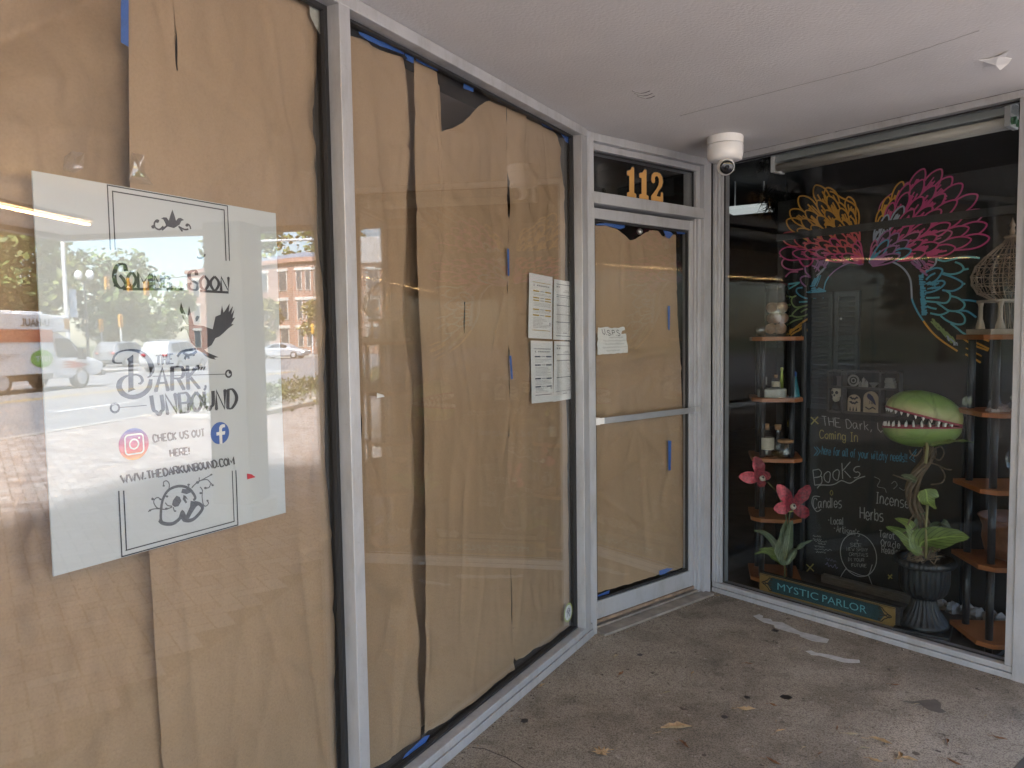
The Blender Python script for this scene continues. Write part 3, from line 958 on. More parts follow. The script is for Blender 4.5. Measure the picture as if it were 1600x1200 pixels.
# ------------------------------------------------------------------ brown paper behind the glass
def sheet(name, W, n0, left, right, top, bot, fold, label, mt=None, nu=60, nz=150, group='brown paper sheets taped behind the glass', cat='paper sheet', crumple=1.0, slits=()):
    """left/right: pixel polylines read downward; top/bot: pixel polylines read left to right"""
    L = sorted([(z, u) for u, z in [W.at(x, y, n0) for x, y in left]])
    Rr = sorted([(z, u) for u, z in [W.at(x, y, n0) for x, y in right]])
    T = sorted([W.at(x, y, n0) for x, y in top])
    B = sorted([W.at(x, y, n0) for x, y in bot])
    uu0 = sum(q[1] for q in L) / len(L); uu1 = sum(q[1] for q in Rr) / len(Rr)
    vs, fs = [], []
    rc = random.Random(int(abs(uu0 * 977) + abs(n0 * 9000)))
    zs = [q[1] for q in T + B]
    segs = []
    for k in range(int(24 * crumple) if crumple < 2 else 30):
        su, sz = rc.uniform(uu0, uu1), rc.uniform(max(.05, min(zs)), min(2.4, max(zs)))
        an = rc.choice((1.2, 1.5, 1.75, .5, 2.6, .1)) + rc.uniform(-.25, .25)
        ln = rc.uniform(.12, .5)
        segs.append((su, sz, su + ln * math.cos(an), sz + ln * math.sin(an), rc.uniform(.009, .022), rc.choice((-1, 1)) * rc.uniform(.004, .010)))
    for i in range(nu + 1):
        a = i / nu
        u0 = uu0 + (uu1 - uu0) * a
        zt_, zb_ = pl(T, u0), pl(B, u0)
        for j in range(nz + 1):
            b = j / nz
            z = zb_ + (zt_ - zb_) * b
            l, r = pl(L, z), pl(Rr, z)
            u = l + (r - l) * a
            if j in (0, nz):
                z += 0.003 * mnoise.noise(Vector((u * 40, j, n0 * 50)))
            sd = n0 * 170
            q1 = mnoise.noise(Vector((u * 4.2 + z * .5, z * 1.1, sd)))
            q2 = mnoise.noise(Vector((u * 9 - z * 1.2, z * 2.6, sd + 9)))
            q3 = mnoise.noise(Vector((u * 26, z * 1.6, sd + 20)))
            d = fold(u, z, a, b) * 1.35 + crumple * (0.010 * q1 + 0.007 * (0.30 - abs(q2)) + 0.0010 * q3 + 0.004 * (.25 - abs(mnoise.noise(Vector((u * 15 + z * 4, z * 9 - u * 3, sd + 31))))))
            for sg_ in segs:
                if abs(z - (sg_[1] + sg_[3]) / 2) < .5: d += crease(u, z, *sg_)
            vs.append(W.P(u, z, min(n0 - d, n0 + 0.009)))
    H = nz + 1
    cut = set()
    for sl_ in slits:                       # a torn slit: (u centre, z top, z bottom, widest gap)
        uc, za, zb, gap = sl_
        i0 = min(range(nu), key=lambda i: abs((vs[i * H + H // 2] - W.o).dot(W.d) - uc))
        for j in range(nz + 1):
            z = vs[i0 * H + j].z
            if zb <= z <= za:
                x = (z - zb) / (za - zb)
                wv = gap * math.sin(math.pi * min(1, x * .8 + .08)) * (1 + .5 * mnoise.noise(Vector((z * 9, uc, 0)))) + .0006
                for i, sg in ((i0, -1), (i0 + 1, 1)):
                    p = vs[i * H + j]
                    du = uc + .004 * math.sin(z * 13) + sg * wv / 2 - (p - W.o).dot(W.d)
                    vs[i * H + j] = p + W.d * du - W.n * (.004 if sg < 0 else 0) * math.sin(math.pi * x)
                if j < nz: cut.add((i0, j))
    for i in range(nu):
        for j in range(nz):
            if (i, j) in cut: continue
            fs.append((i * H + j, (i + 1) * H + j, (i + 1) * H + j + 1, i * H + j + 1))
    mb = MB(); mb.add(vs, fs)
    o = mb.build(name, mt or M_KRAFT, smooth=True, recalc=False)
    return tag(o, label, cat, group)
def g(x, c, w_):
    return math.exp(-((x - c) / w_) ** 2)
def sst(x):
    x = min(1, max(0, x))
    return x * x * (3 - 2 * x)
def crease(u, z, u0, z0, u1, z1, wd, amp):
    """a soft ridge along the line (u0,z0)-(u1,z1)"""
    dx, dz = u1 - u0, z1 - z0
    L2 = dx * dx + dz * dz
    t = ((u - u0) * dx + (z - z0) * dz) / L2
    d = abs((u - u0) * dz - (z - z0) * dx) / math.sqrt(L2)
    e = 1.0 if 0 <= t <= 1 else math.exp(-((max(-t, t - 1)) * math.sqrt(L2) / 0.06) ** 2)
    return amp * e * math.exp(-(d / wd)) 
# left pane: the far sheet hangs loose and further back, the near sheet lies close to the glass
def f1(u, z, a, b):
    return 0.028 * g(a, 1, .08) * min(1, max(0, (z - 1.4) / .4)) + 0.012 * math.sin(z * 5 + u * 9) * .4 + crease(u, z, -3.0, 1.75, -2.35, 2.25, .09, .06) - crease(u, z, -2.9, 2.0, -2.33, 2.4, .06, .012) \
        + crease(u, z, -2.62, 1.9, -2.5, 2.4, .05, .035) - 0.022 * max(0, min(1, (1.1 - z) / .5)) * g(a, 1, .35)
def f2(u, z, a, b):
    return 0.020 * g(a, 1, .05) * (0.6 + 0.4 * math.sin(z * 7)) + crease(u, z, -1.95, 2.4, -1.75, 1.75, .05, .007) - crease(u, z, -2.2, 2.2, -1.85, 2.0, .04, .004) \
        + crease(u, z, -2.25, 1.0, -2.2, 0.3, .03, .008) + crease(u, z, -1.86, .9, -1.80, .3, .03, .012) + 0.004 * g(a, 0, .06)
sheet('kraft_paper', WA, -0.120, [(-260, -140), (-260, 1600)], [(235, -90), (238, 120), (240, 300), (246, 600), (262, 870), (270, 980), (284, 1200), (290, 1500)], [(-260, -160), (250, -160)], [(-260, 1700), (280, 1700)], f1,
      'crumpled brown paper sheet at the far left, hanging loose behind the blue tape', nu=90, nz=200, crumple=2.6)
sheet('kraft_paper', WA, -0.086, [(201, -90), (202, 120), (204, 280), (215, 600), (236, 870), (243, 980), (259, 1200), (262, 1500)], [(497, -60), (503, 12), (503, 40), (509, 62), (508, 110), (501, 140), (497, 170), (500, 200), (511, 230), (512, 290), (508, 350), (516, 480), (522, 600), (529, 760), (531, 900), (533, 1050), (541, 1200), (546, 1350)],
      [(180, -160), (268, -160), (470, -40), (485, 0), (508, 12)], [(180, 1700), (545, 1400)], f2, 'broad brown paper sheet behind the white poster, torn along its right edge', nu=100, nz=200, slits=((WA.at(272, 60, -.086)[0], 2.6, WA.at(275, 112, -.086)[1], .007),))
# middle pane: three strips, the second lapping over the first
def f3(u, z, a, b):
    return 0.032 * sst((a - (.40 + .07 * max(0, min(1, (z - .6) / 1.4)) + .025 * math.sin(z * 6.5) + .012 * math.sin(z * 15))) / .11) + crease(u, z, -1.60, 1.25, -1.35, .45, .03, -.014) + crease(u, z, -1.62, 1.0, -1.5, .8, .035, .016) \
        + crease(u, z, -1.58, .72, -1.38, .55, .03, .012) + crease(u, z, -1.38, .5, -1.45, .15, .03, -.012) + 0.010 * max(0, .15 - a) * 6 + 0.004 * math.sin(u * 30 + z * 3) + crease(u, z, -1.5, 2.2, -1.44, 1.7, .02, -.006)
def f4(u, z, a, b):
    return 0.004 * math.sin(u * 16 + z * .8) * b + 0.012 * g(u, -.72, .12) * max(0, (z - 1.7)) - crease(u, z, -1.18, 2.05, -.95, 1.9, .04, .006) + 0.016 * max(0, (.12 - z) / .12) * 0 + 0.010 * g(b, 1, .03) * g(a, .75, .2)
def f5(u, z, a, b):
    return 0.003 * math.sin(u * 38) * b + 0.010 * max(0, (a - .85) / .15) ** 2 + 0.008 * math.exp(-a / .03) * (.5 + .5 * math.sin(z * 9)) + 0.020 * g(a, .12, .10) * g(b, 0, .03) + 0.02 * g(a, 1, .06) * g(b, 1, .03)
sheet('kraft_paper', WA, -0.098, [(547, 50), (560, 600), (581, 1198)], [(702, 95), (716, 450), (728, 700), (738, 1140)], [(540, 49), (600, 80), (640, 96), (700, 128)], [(560, 1218), (612, 1184), (662, 1150), (740, 1095)], f3,
      'narrow brown paper strip beside the silver mullion, folded back at its right edge', nu=50)
sheet('kraft_paper', WA, -0.080, [(647, 90), (651, 330), (655, 480), (663, 600), (663, 700), (664, 900), (665, 1146)], [(794, 170), (796, 330), (795, 420), (797, 600), (796, 760), (797, 840), (799, 960), (805, 1046)],
      [(640, 88), (683, 112), (684.5, 150), (688, 205), (705, 200), (720, 191), (748, 165), (768, 154), (781, 158), (800, 168)], [(664, 1146), (682, 1136), (702, 1124), (718, 1108), (748, 1090), (778, 1064), (805, 1046)], f4,
      'wide brown paper strip with a dark triangular tear at its top', nu=80, slits=((-1.02, 1.62, 1.50, .001),))
sheet('kraft_paper', WA, -0.088, [(792, 165), (797, 330), (793.5, 350), (793, 420), (797, 470), (797, 770), (794, 800), (796, 840), (799, 900), (804, 960), (804, 1035)], [(880, 215), (886, 235), (884, 260), (890, 300), (894, 380), (896, 500), (900, 700), (905, 978)],
      [(790, 163), (818, 176), (838, 190), (860, 200), (872, 208), (880, 216), (884, 225)], [(803, 1028), (812, 1035), (822, 1030), (830, 1018), (860, 1004), (885, 992), (906, 975)], f5,
      'brown paper strip behind the four printed notices, curled at its top corner', nu=60)
def f6(u, z, a, b):
    return crease(u, z, .05, 1.36, .7, 1.40, .02, -.022) + crease(u, z, .0, 1.46, .4, 1.43, .02, .018) + crease(u, z, .1, 1.52, .5, 1.50, .015, -.010) + crease(u, z, .0, 1.30, .5, 1.29, .02, .008) + 0.006 * math.sin(u * 13 + 1) * b + crease(u, z, .35, 1.08, .6, .85, .03, .01) \
        + crease(u, z, .15, 2.0, .25, 1.85, .02, -.006) + crease(u, z, .45, .9, .5, .3, .02, .006) + 0.012 * max(0, a - .9) * 10 * .5
sheet('kraft_paper', WD, -0.092, [(921, 345), (921, 700), (922, 930)], [(1057, 364), (1058, 470), (1064, 560), (1068, 640), (1072, 720), (1073, 890)],
      [(920, 351), (928, 352), (944, 352.5), (964, 359), (975, 367), (985, 375.5), (997, 374), (1007, 368), (1016.5, 363.5), (1021, 363), (1022, 360), (1036, 361), (1045, 371), (1049, 366), (1058, 367)],
      [(920, 929), (940, 924), (1000, 908), (1040, 894), (1073, 886)], f6, 'brown paper sheet covering the inside of the glass door', nu=60)
# ------------------------------------------------------------------ tape
def tape(W, n, px, label, mt=M_BLUE, name='tape_strip', group='blue masking tape strips on the paper', cat='tape', th=0.0006):
    mb = MB()
    P = [W.p3(x, y, n) for x, y in px]
    mb.prism(P, W.n * -th)
    return tag(mb.build(name, mt), label, cat, group)
NT = -0.0665
tape(WA, NT, [(189, -60), (201, -60), (201, 73), (189, 66)], 'blue tape hanging between two paper sheets at the top left')
tape(WA, -0.068, [(560, 49), (577, 55.5), (592, 63), (603, 67), (619, 75), (632, 80), (631, 85), (610, 77), (594, 72), (580, 65), (575, 63), (562, 54)], 'long blue tape along the top of the narrow paper strip')
tape(WA, -0.068, [(632, 80), (640, 83), (647, 86), (646, 99), (643, 98), (634, 93), (637, 91), (633, 87)], 'crumpled blue tape where the first two paper strips meet')
tape(WA, -0.068, [(650, 90), (665, 95), (686, 105), (684, 111), (664, 102), (650, 95)], 'blue tape left of the dark triangular tear')
tape(WA, -0.068, [(725, 127), (740, 133), (739.5, 144), (724, 138)], 'short blue tape square inside the dark triangular tear')
tape(WA, -0.068, [(774, 152), (793, 161), (794, 165.5), (778, 158)], 'small blue tape right of the dark triangular tear')
tape(WA, -0.068, [(797, 164), (806, 168), (820, 174), (818, 177), (803, 170)], 'short blue tape at the top of the notice strip')
tape(WA, -0.068, [(841, 188), (855, 194), (866, 200), (864, 203), (849, 196)], 'blue tape near the top corner of the notice strip')
tape(WA, -0.068, [(874, 206), (884, 210), (897, 217), (896, 222), (890, 225), (884, 221), (879, 212)], 'wide blue tape at the upper right corner of the middle pane')
tape(WA, -0.068, [(629, 1186), (634, 1178), (650, 1163), (664, 1150), (672, 1148), (665, 1160), (648, 1172), (637, 1181)], 'blue tape at the foot of the first paper seam')
tape(WA, -0.068, [(786, 1066), (804, 1054), (805, 1058), (785, 1071)], 'blue tape at the foot of the second paper strip')
tape(WA, -0.073, [(796, 556), (799, 555.5), (801.5, 592), (798.5, 593), (797.5, 575)], 'thin blue tape at mid height on the paper seam')
tape(WA, -0.073, [(792.5, 388), (795.5, 389), (796, 431), (793.5, 431)], 'thin blue tape high on the paper seam')
tape(WD, -0.077, [(931, 350), (946, 348.5), (962, 349.5), (977, 351), (976, 356), (968, 358), (957, 355), (944, 352), (933, 352)], 'blue tape at the top left of the door paper')
tape(WD, -0.077, [(1036, 360), (1048, 362), (1052, 366), (1046, 373), (1041, 371), (1038, 364)], 'blue tape lump at the top right of the door paper')
tape(WD, -0.077, [(1057, 362), (1073, 363), (1072, 366), (1058, 365.5)], 'narrow blue tape beside the right door stile')
tape(WD, -0.080, [(1043.5, 478), (1047, 478), (1046.5, 516), (1044, 515)], 'upright blue tape on the door paper above the push bar')
tape(WD, -0.080, [(1044, 688), (1049, 689), (1048, 735), (1044.5, 735)], 'upright blue tape on the door paper below the push bar')
tape(WD, -0.077, [(932, 931), (945, 925), (953, 922), (951, 928), (938, 933)], 'blue tape at the lower left of the door paper')
tape(WD, -0.077, [(1030, 892), (1042, 888), (1052, 888), (1040, 896), (1031, 899)], 'blue tape at the lower right of the door paper')
M_FLIMSY = mat('clear_tape', (0.50, 0.50, 0.46), 0.25, var=0.15, scale=30)
tape(WA, NT, [(483, 5), (495, 9), (505, 14), (505, 55), (500, 53), (492, 40), (485, 25)], 'grey clear tape patch at the top of the poster sheet', M_FLIMSY, 'clear_tape', None)
tape(WA, -0.074, [(589, 614), (599, 617), (601, 620), (589, 622)], 'small white tape scrap on the narrow paper strip', M_PAPERW, 'tape_scrap', None)
# added dark sheet, its brown standing in for the shade behind the triangular tear
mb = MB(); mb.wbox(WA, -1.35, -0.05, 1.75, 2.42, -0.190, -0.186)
tag(mb.build('dark_gap_sheet', mat('gap_shade_brown', (0.045, 0.034, 0.032), 0.85, var=0.15)), 'added dark brown sheet giving the shade of the gap behind the triangular tear', 'dark sheet')

# ------------------------------------------------------------------ the white poster
NP = -0.0685
PU0, PU1, PZ0, PZ1 = -2.551, -1.935, 1.020, 1.829
po = thing('poster', WA.P((PU0 + PU1) / 2, PZ0, NP), 'white coming soon poster in the left window with skull and crow drawings', 'poster')
mb = MB(); mb.wbox(WA, PU0, PU1, PZ0, PZ1, NP - .004, NP); mb.build('board', M_BOARDW, po)
PS = lambda a, b, l=0.0: WA.P(a, b, NP + 0.0003 + l)
def Z(ox, oy, k):
    """reader for enlarged crops of the photo: crop pixel -> window metres"""
    return lambda x, y: WA.at(ox + x * k, oy + y * k, NP)
z1, z2, z3, z4, z5 = Z(0, 0, .35), Z(0, 250, .3), Z(50, 580, .275), Z(150, 400, .2418), Z(160, 640, .175)
pp = lambda x, y: WA.at(x, y, NP)
def strokes(mb, S, fn, data, wd, sm=True, taper=False, thin=None):
    for line in data:
        pts = [Vector(fn(*q)) for q in line]
        if sm: pts = smooth_path(pts, 5)
        ribbon(mb, S, pts, wd, thin, taper)
# borders
mb = MB()
LW = 0.0028
for fn, line in ((z2, [(570, 468), (563, 132), (1186, 240), (1192, 525)]), (z2, [(596, 468), (588, 162), (1168, 262), (1174, 525)]), (z3, [(490, 680), (510, 1045), (1167, 880), (1158, 562)]), (z3, [(518, 678), (535, 1012), (1148, 858), (1137, 565)])):
    q = [fn(*k) for k in line]
    u0, u1 = (q[0][0] + q[1][0]) / 2, (q[2][0] + q[3][0]) / 2
    zc = (q[1][1] + q[2][1]) / 2
    for a, b in (((u0, q[0][1]), (u0, zc)), ((u0 - LW / 2, zc), (u1 + LW / 2, zc)), ((u1, zc), (u1, q[3][1]))):
        ribbon(mb, PS, [a, b], LW)
mb.build('border', M_INK, po)
mb = MB()
patch(mb, PS, [z2(*q) for q in [(897, 258), (908, 288), (916, 316), (928, 303), (942, 302), (958, 313), (943, 318), (936, 335), (922, 345), (905, 355), (886, 350), (866, 345), (858, 325), (850, 310), (838, 305), (852, 298), (868, 300), (878, 316), (886, 290)]])
strokes(mb, PS, z2, [[(850, 345), (830, 362), (808, 352), (803, 330), (815, 314), (828, 318)], [(803, 352), (793, 352), (790, 343)], [(935, 350), (960, 362), (980, 360)], [(992, 360), (985, 340), (970, 334)]], 0.004)
for x, y in ((818, 320), (797, 346), (972, 340)):
    patch(mb, PS, [z2(x + 9 * math.cos(a / 8 * 6.283), y + 8 * math.sin(a / 8 * 6.283)) for a in range(8)])
strokes(mb, PS, z2, [[(840, 365), (865, 345), (880, 335)], [(930, 345), (950, 372)], [(1025, 505), (1040, 512), (1060, 505), (1068, 490)]], 0.0045)
mb.build('finial_ornament', M_INK, po)
# words
def deco(mb, text, tl, tr, bl, br, w_, thin, serif=0.45, tr_=1.5):
    write(mb, PS, text.replace('I', '|'), pp(*tl), pp(*tr), pp(*bl), pp(*br), w_, thin, serif=serif, track=tr_)
mb = MB()
deco(mb, 'OMING', (200, 424), (266, 433), (200, 448.5), (266, 451.5), .0075, .0035)
deco(mb, 'OON', (313, 430.5), (356.5, 433.5), (313, 453), (356.5, 454.5), .0085, .0035)
strokes(mb, PS, z2, [[(655, 580), (645, 545), (612, 548), (594, 590), (600, 640), (628, 668), (655, 650), (640, 620), (622, 600)], [(604, 655), (590, 655)]], .010, thin=.004)
strokes(mb, PS, z2, [[(1022, 600), (1015, 576), (988, 585), (984, 610), (1005, 630), (1030, 650), (1020, 676), (990, 672), (978, 650), (995, 642)]], .010, thin=.004)
strokes(mb, PS, z2, [[(640, 672), (960, 674)], [(1042, 682), (1190, 690)]], .006, False)
mb.build('coming_soon_lettering', M_INK, po)
mb = MB()
deco(mb, 'THE', (244, 555.5), (269.5, 553.2), (243.5, 570), (270, 568), .0062, .0028)
deco(mb, 'ARK', (244, 575), (309, 571.5), (243, 611), (311, 606.5), .0105, .0042, .5)
deco(mb, 'UNBOUND', (236, 618), (369, 608), (241, 649), (368, 637), .0100, .0042, .5)
strokes(mb, PS, z4, [[(703, 835), (706, 850), (696, 868)]], .006)
mb.build('shop_name_lettering', M_INK, po)
# the big swash D
mb = MB()
mb2 = MB()
def crescent(mb, fn, outer, inner):
    o_ = smooth_path([Vector(fn(*q)) for q in outer], 6)
    i_ = smooth_path([Vector(fn(*q)) for q in inner], 6)
    n = min(len(o_), len(i_))
    vs = [PS(p.x, p.y, .0006) for p in o_[:n]] + [PS(p.x, p.y, .0006) for p in i_[:n]]
    mb.add(vs, [(k, k + 1, n + k + 1, n + k) for k in range(n - 1)])
z6 = Z(150, 480, .125)
crescent(mb, z6, [(330, 705), (215, 700), (200, 640), (260, 560), (400, 525), (560, 540), (680, 640), (730, 770), (690, 860), (640, 885)], [(320, 690), (240, 685), (235, 630), (290, 570), (400, 548), (530, 575), (620, 660), (665, 780), (665, 850), (640, 870)])
crescent(mb, z6, [(400, 848), (330, 865), (262, 930), (255, 1020), (320, 1110), (460, 1152), (600, 1110), (690, 1010), (705, 900)], [(400, 862), (360, 890), (325, 950), (325, 1010), (380, 1075), (460, 1095), (560, 1065), (630, 1000), (660, 900)])
patch(mb, PS, [z6(*q) for q in [(385, 648), (465, 590), (468, 1015), (498, 1025), (400, 1065), (405, 1010), (402, 690)]])
crescent(mb, z6, [(420, 850), (500, 835), (570, 860), (595, 920), (560, 965), (520, 960)], [(430, 865), (500, 852), (545, 880), (560, 920), (545, 940), (525, 945)])
mb.build('swash_initial', M_INK, po)
mb = MB()
for c, r in (((179.5, 637.5), .0095), ((357, 584), .0085)):
    u, z = pp(*c)
    ribbon(mb, PS, [(u + r * math.cos(a / 14 * 6.2832), z + r * math.sin(a / 14 * 6.2832)) for a in range(15)], .0045)
u, z = pp(358, 583); patch(mb, PS, [(u + .004 * math.cos(a / 8 * 6.28) + .002, z + .004 * math.sin(a / 8 * 6.28) + .002) for a in range(8)])
ribbon(mb, PS, [pp(184.5, 637), pp(229, 633.3)], .0016)
ribbon(mb, PS, [pp(238, 588), pp(352.5, 584.5)], .0016)
mb.build('flourish', M_INK, po)
# crow
mb = MB()
patch(mb, PS, [z4(*q) for q in [(752, 475), (770, 392), (803, 378), (812, 318), (822, 366), (838, 345), (862, 306), (856, 362), (884, 322), (872, 378), (893, 345), (880, 403), (898, 396), (872, 440), (888, 442), (850, 470), (822, 498), (796, 520), (768, 532), (762, 505)]])
patch(mb, PS, [z4(*q) for q in [(548, 298), (562, 345), (588, 400), (599, 322), (612, 378), (622, 415), (628, 442), (600, 452), (582, 440), (562, 405), (538, 345)]])
patch(mb, PS, [z4(*q) for q in [(545, 490), (550, 468), (575, 452), (600, 452), (628, 442), (640, 452), (600, 470), (585, 480), (570, 470)]])
patch(mb, PS, [z4(*q) for q in [(578, 456), (630, 446), (690, 452), (758, 476), (770, 530), (745, 575), (705, 602), (655, 602), (612, 560), (590, 500)]])
patch(mb, PS, [z4(*q) for q in [(640, 400), (650, 385), (668, 392), (655, 418), (642, 425)]])
patch(mb, PS, [z4(*q) for q in [(640, 600), (690, 592), (712, 618), (740, 632), (792, 654), (762, 658), (775, 670), (742, 664), (706, 648), (686, 625), (668, 612)]])
strokes(mb, PS, z4, [[(525, 650), (545, 625), (575, 612), (610, 606), (645, 600)], [(572, 668), (582, 645), (600, 640), (628, 632), (650, 615)], [(560, 625), (590, 640), (598, 665)], [(628, 632), (632, 645)]], .006)
for x in range(5):
    strokes(mb, PS, z4, [[(632 + 18 * x, 722 - 2 * x), (620 + 18 * x, 738)]], .0035, False)
mb.build('crow_drawing', M_INK, po)
# skull with vines
mb = MB()
SK = mat('slate_ink', (0.10, 0.105, 0.115), .6)
strokes(mb, PS, z5, [[(545, 1022), (520, 985), (520, 900), (535, 805), (580, 725), (650, 688), (720, 685), (775, 710), (812, 755), (826, 790), (808, 808)]], .0065)
strokes(mb, PS, z5, [[(508, 985), (535, 1012), (590, 1022), (640, 1012), (690, 970), (712, 915), (735, 960), (728, 985), (785, 990), (840, 955), (892, 885), (870, 845), (820, 830)]], .0085)
for poly in ([(660, 768), (628, 812), (620, 850), (645, 870), (678, 862), (705, 815), (690, 780)], [(712, 706), (702, 742), (750, 755), (792, 738), (768, 712)], [(722, 762), (715, 800), (742, 838), (755, 828), (738, 790), (765, 806), (742, 770)],
             [(786, 815), (780, 868), (748, 935), (738, 975), (772, 972), (800, 920), (835, 868), (868, 842), (820, 820)], [(700, 925), (722, 915), (740, 965), (715, 985), (690, 975)], [(500, 975), (540, 1000), (560, 1028), (515, 1010)], [(560, 1015), (640, 1010), (620, 1028), (580, 1030)], [(740, 975), (800, 970), (795, 998), (750, 1000)]):
    patch(mb, PS, [z5(*q) for q in poly])
strokes(mb, PS, z5, [[(405, 912), (440, 890), (500, 884), (560, 890), (622, 868)], [(440, 808), (440, 790), (455, 800)], [(515, 805), (500, 786), (470, 795), (458, 830), (485, 875), (520, 885)], [(590, 722), (596, 665), (572, 636), (545, 648), (548, 685)],
                     [(795, 700), (840, 655), (905, 618), (975, 580)], [(800, 690), (860, 640), (930, 625), (965, 655), (985, 678)], [(920, 700), (950, 695), (965, 660)], [(870, 690), (890, 720), (888, 780), (900, 850), (925, 860), (945, 835), (930, 808)],
                     [(560, 830), (580, 855), (620, 862)], [(630, 870), (640, 905), (655, 905)], [(770, 690), (765, 665), (778, 672)], [(860, 640), (862, 605)]], .0026)
for x, y, r in ((445, 800, 13), (518, 800, 11), (546, 680, 11), (575, 775, 13), (570, 885, 14), (848, 650, 16), (918, 700, 14), (982, 675, 12), (970, 580, 11), (875, 745, 13), (935, 812, 11), (648, 905, 9), (425, 900, 12), (765, 672, 10)):
    patch(mb, PS, [z5(x + r * math.cos(a / 7 * 6.283), y + r * .8 * math.sin(a / 7 * 6.283)) for a in range(7)])
mb.build('skull_drawing', SK, po)
# contact lines and the two round app badges
mb = MB()
deco(mb, 'CHECK US OUT', (238.4, 680), (318.4, 670), (240, 690.6), (319, 681.4), .0046, .0030, 0)
deco(mb, 'HERE!', (265, 702.6), (296, 699), (266, 713.5), (296.5, 709.6), .0046, .0030, 0)
deco(mb, 'WWW.THEDARKUNBOUND.COM', (187.5, 743), (364, 714.4), (190, 754.6), (365.6, 725.6), .0050, .0030, 0, 1.2)
mb.build('contact_lettering', mat('charcoal_ink', (0.07, 0.072, 0.078), 0.6), po)
def disc(mb, c, r, n, seg=32, th=.0004):
    mb.prism([WA.P(c[0] + r * math.cos(a / seg * 6.2832), c[1] + r * math.sin(a / seg * 6.2832), n) for a in range(seg)], WA.n * th)
ci = pp(209, 693.8)
mg = bpy.data.materials.new('sunset_badge_print'); mg.use_nodes = True
t = mg.node_tree; b = t.nodes['Principled BSDF']; b.inputs['Roughness'].default_value = .5
tc = t.nodes.new('ShaderNodeTexCoord'); sp = t.nodes.new('ShaderNodeSeparateXYZ'); t.links.new(tc.outputs['Generated'], sp.inputs[0])
rr = ramp(t, sp.outputs[2], [(0.02, (0.75, 0.36, 0.03)), (0.3, (0.62, 0.05, 0.06)), (0.65, (0.36, 0.02, 0.20)), (0.95, (0.06, 0.13, 0.50))]); t.links.new(rr.outputs[0], b.inputs['Base Color'])
mb = MB(); disc(mb, ci, .0355, NP + .0004); bdg = mb.build('round_badge', mg, po)
mb = MB()
S2 = lambda a, b, l=0.0: WA.P(a, b, NP + 0.0012 + l)
def rrect(c, h, r):
    q = []
    for k, (sx, sy) in enumerate(((1, 1), (-1, 1), (-1, -1), (1, -1))):
        for a in range(5):
            an = (k + a / 4) * math.pi / 2
            q.append((c[0] + sx * (h - r) + r * math.cos(an), c[1] + sy * (h - r) + r * math.sin(an)))
    return q + [q[0]]
ribbon(mb, S2, rrect(ci, .0215, .008), .0036)
ribbon(mb, S2, [(ci[0] + .0105 * math.cos(a / 20 * 6.2832), ci[1] + .0105 * math.sin(a / 20 * 6.2832)) for a in range(21)], .0036)
patch(mb, S2, [(ci[0] + .0125 + .0024 * math.cos(a / 8 * 6.28), ci[1] + .0125 + .0024 * math.sin(a / 8 * 6.28)) for a in range(8)])
mb.build('camera_emblem', M_PAPERW, bdg)
cf = pp(343.4, 676.7)
mb = MB(); disc(mb, cf, .0275, NP + .0004); bdg = mb.build('round_badge', mat('royal_blue_print', (0.022, 0.10, 0.40), .5), po)
mb = MB()
k = .0275
patch(mb, S2, [(cf[0] + a * k, cf[1] + b * k) for a, b in [(-.10, -.98), (.20, -.98), (.20, -.18), (.50, -.18), (.56, .12), (.20, .12), (.20, .32), (.26, .44), (.40, .48), (.56, .46), (.56, .72), (.30, .78), (.04, .70), (-.08, .52), (-.10, .12), (-.40, .12), (-.40, -.18), (-.10, -.18)]])
mb.build('letter_f', M_PAPERW, bdg)
tape(WA, -0.0662, [(386, 740), (393, 741), (399.5, 745.5), (386.5, 749)], 'tiny red paper triangle on the white poster', mat('red_scrap', (0.55, 0.03, 0.05), .6), 'paper_scrap', None, 'scrap')
M_CLEAR = glass_mat('clear_film', (0.9, 0.9, 0.88), 0.10, 1.6)
for px_, lb in (([(100, 245), (112, 236), (132, 239), (131, 262), (118, 271), (98, 266)], 'shiny crumpled clear tape above the left of the poster'), ([(205, 238), (226, 242), (226, 268), (240, 290), (200, 285)], 'shiny clear tape strip on the paper seam above the poster')):
    mb = MB()
    P0 = [WA.p3(x, y, -0.0655) for x, y in px_]
    c = sum(P0, Vector()) / len(P0)
    n = len(P0)
    ring = [c.lerp(q, .5) - WA.n * (.004 + .006 * ((i * 7) % 3)) for i, q in enumerate(P0)]
    mb.add(P0 + ring + [c - WA.n * .006], [(i, (i + 1) % n, n + (i + 1) % n, n + i) for i in range(n)] + [(n + i, n + (i + 1) % n, 2 * n) for i in range(n)])
    tag(mb.build('clear_tape', M_CLEAR), lb, 'tape')

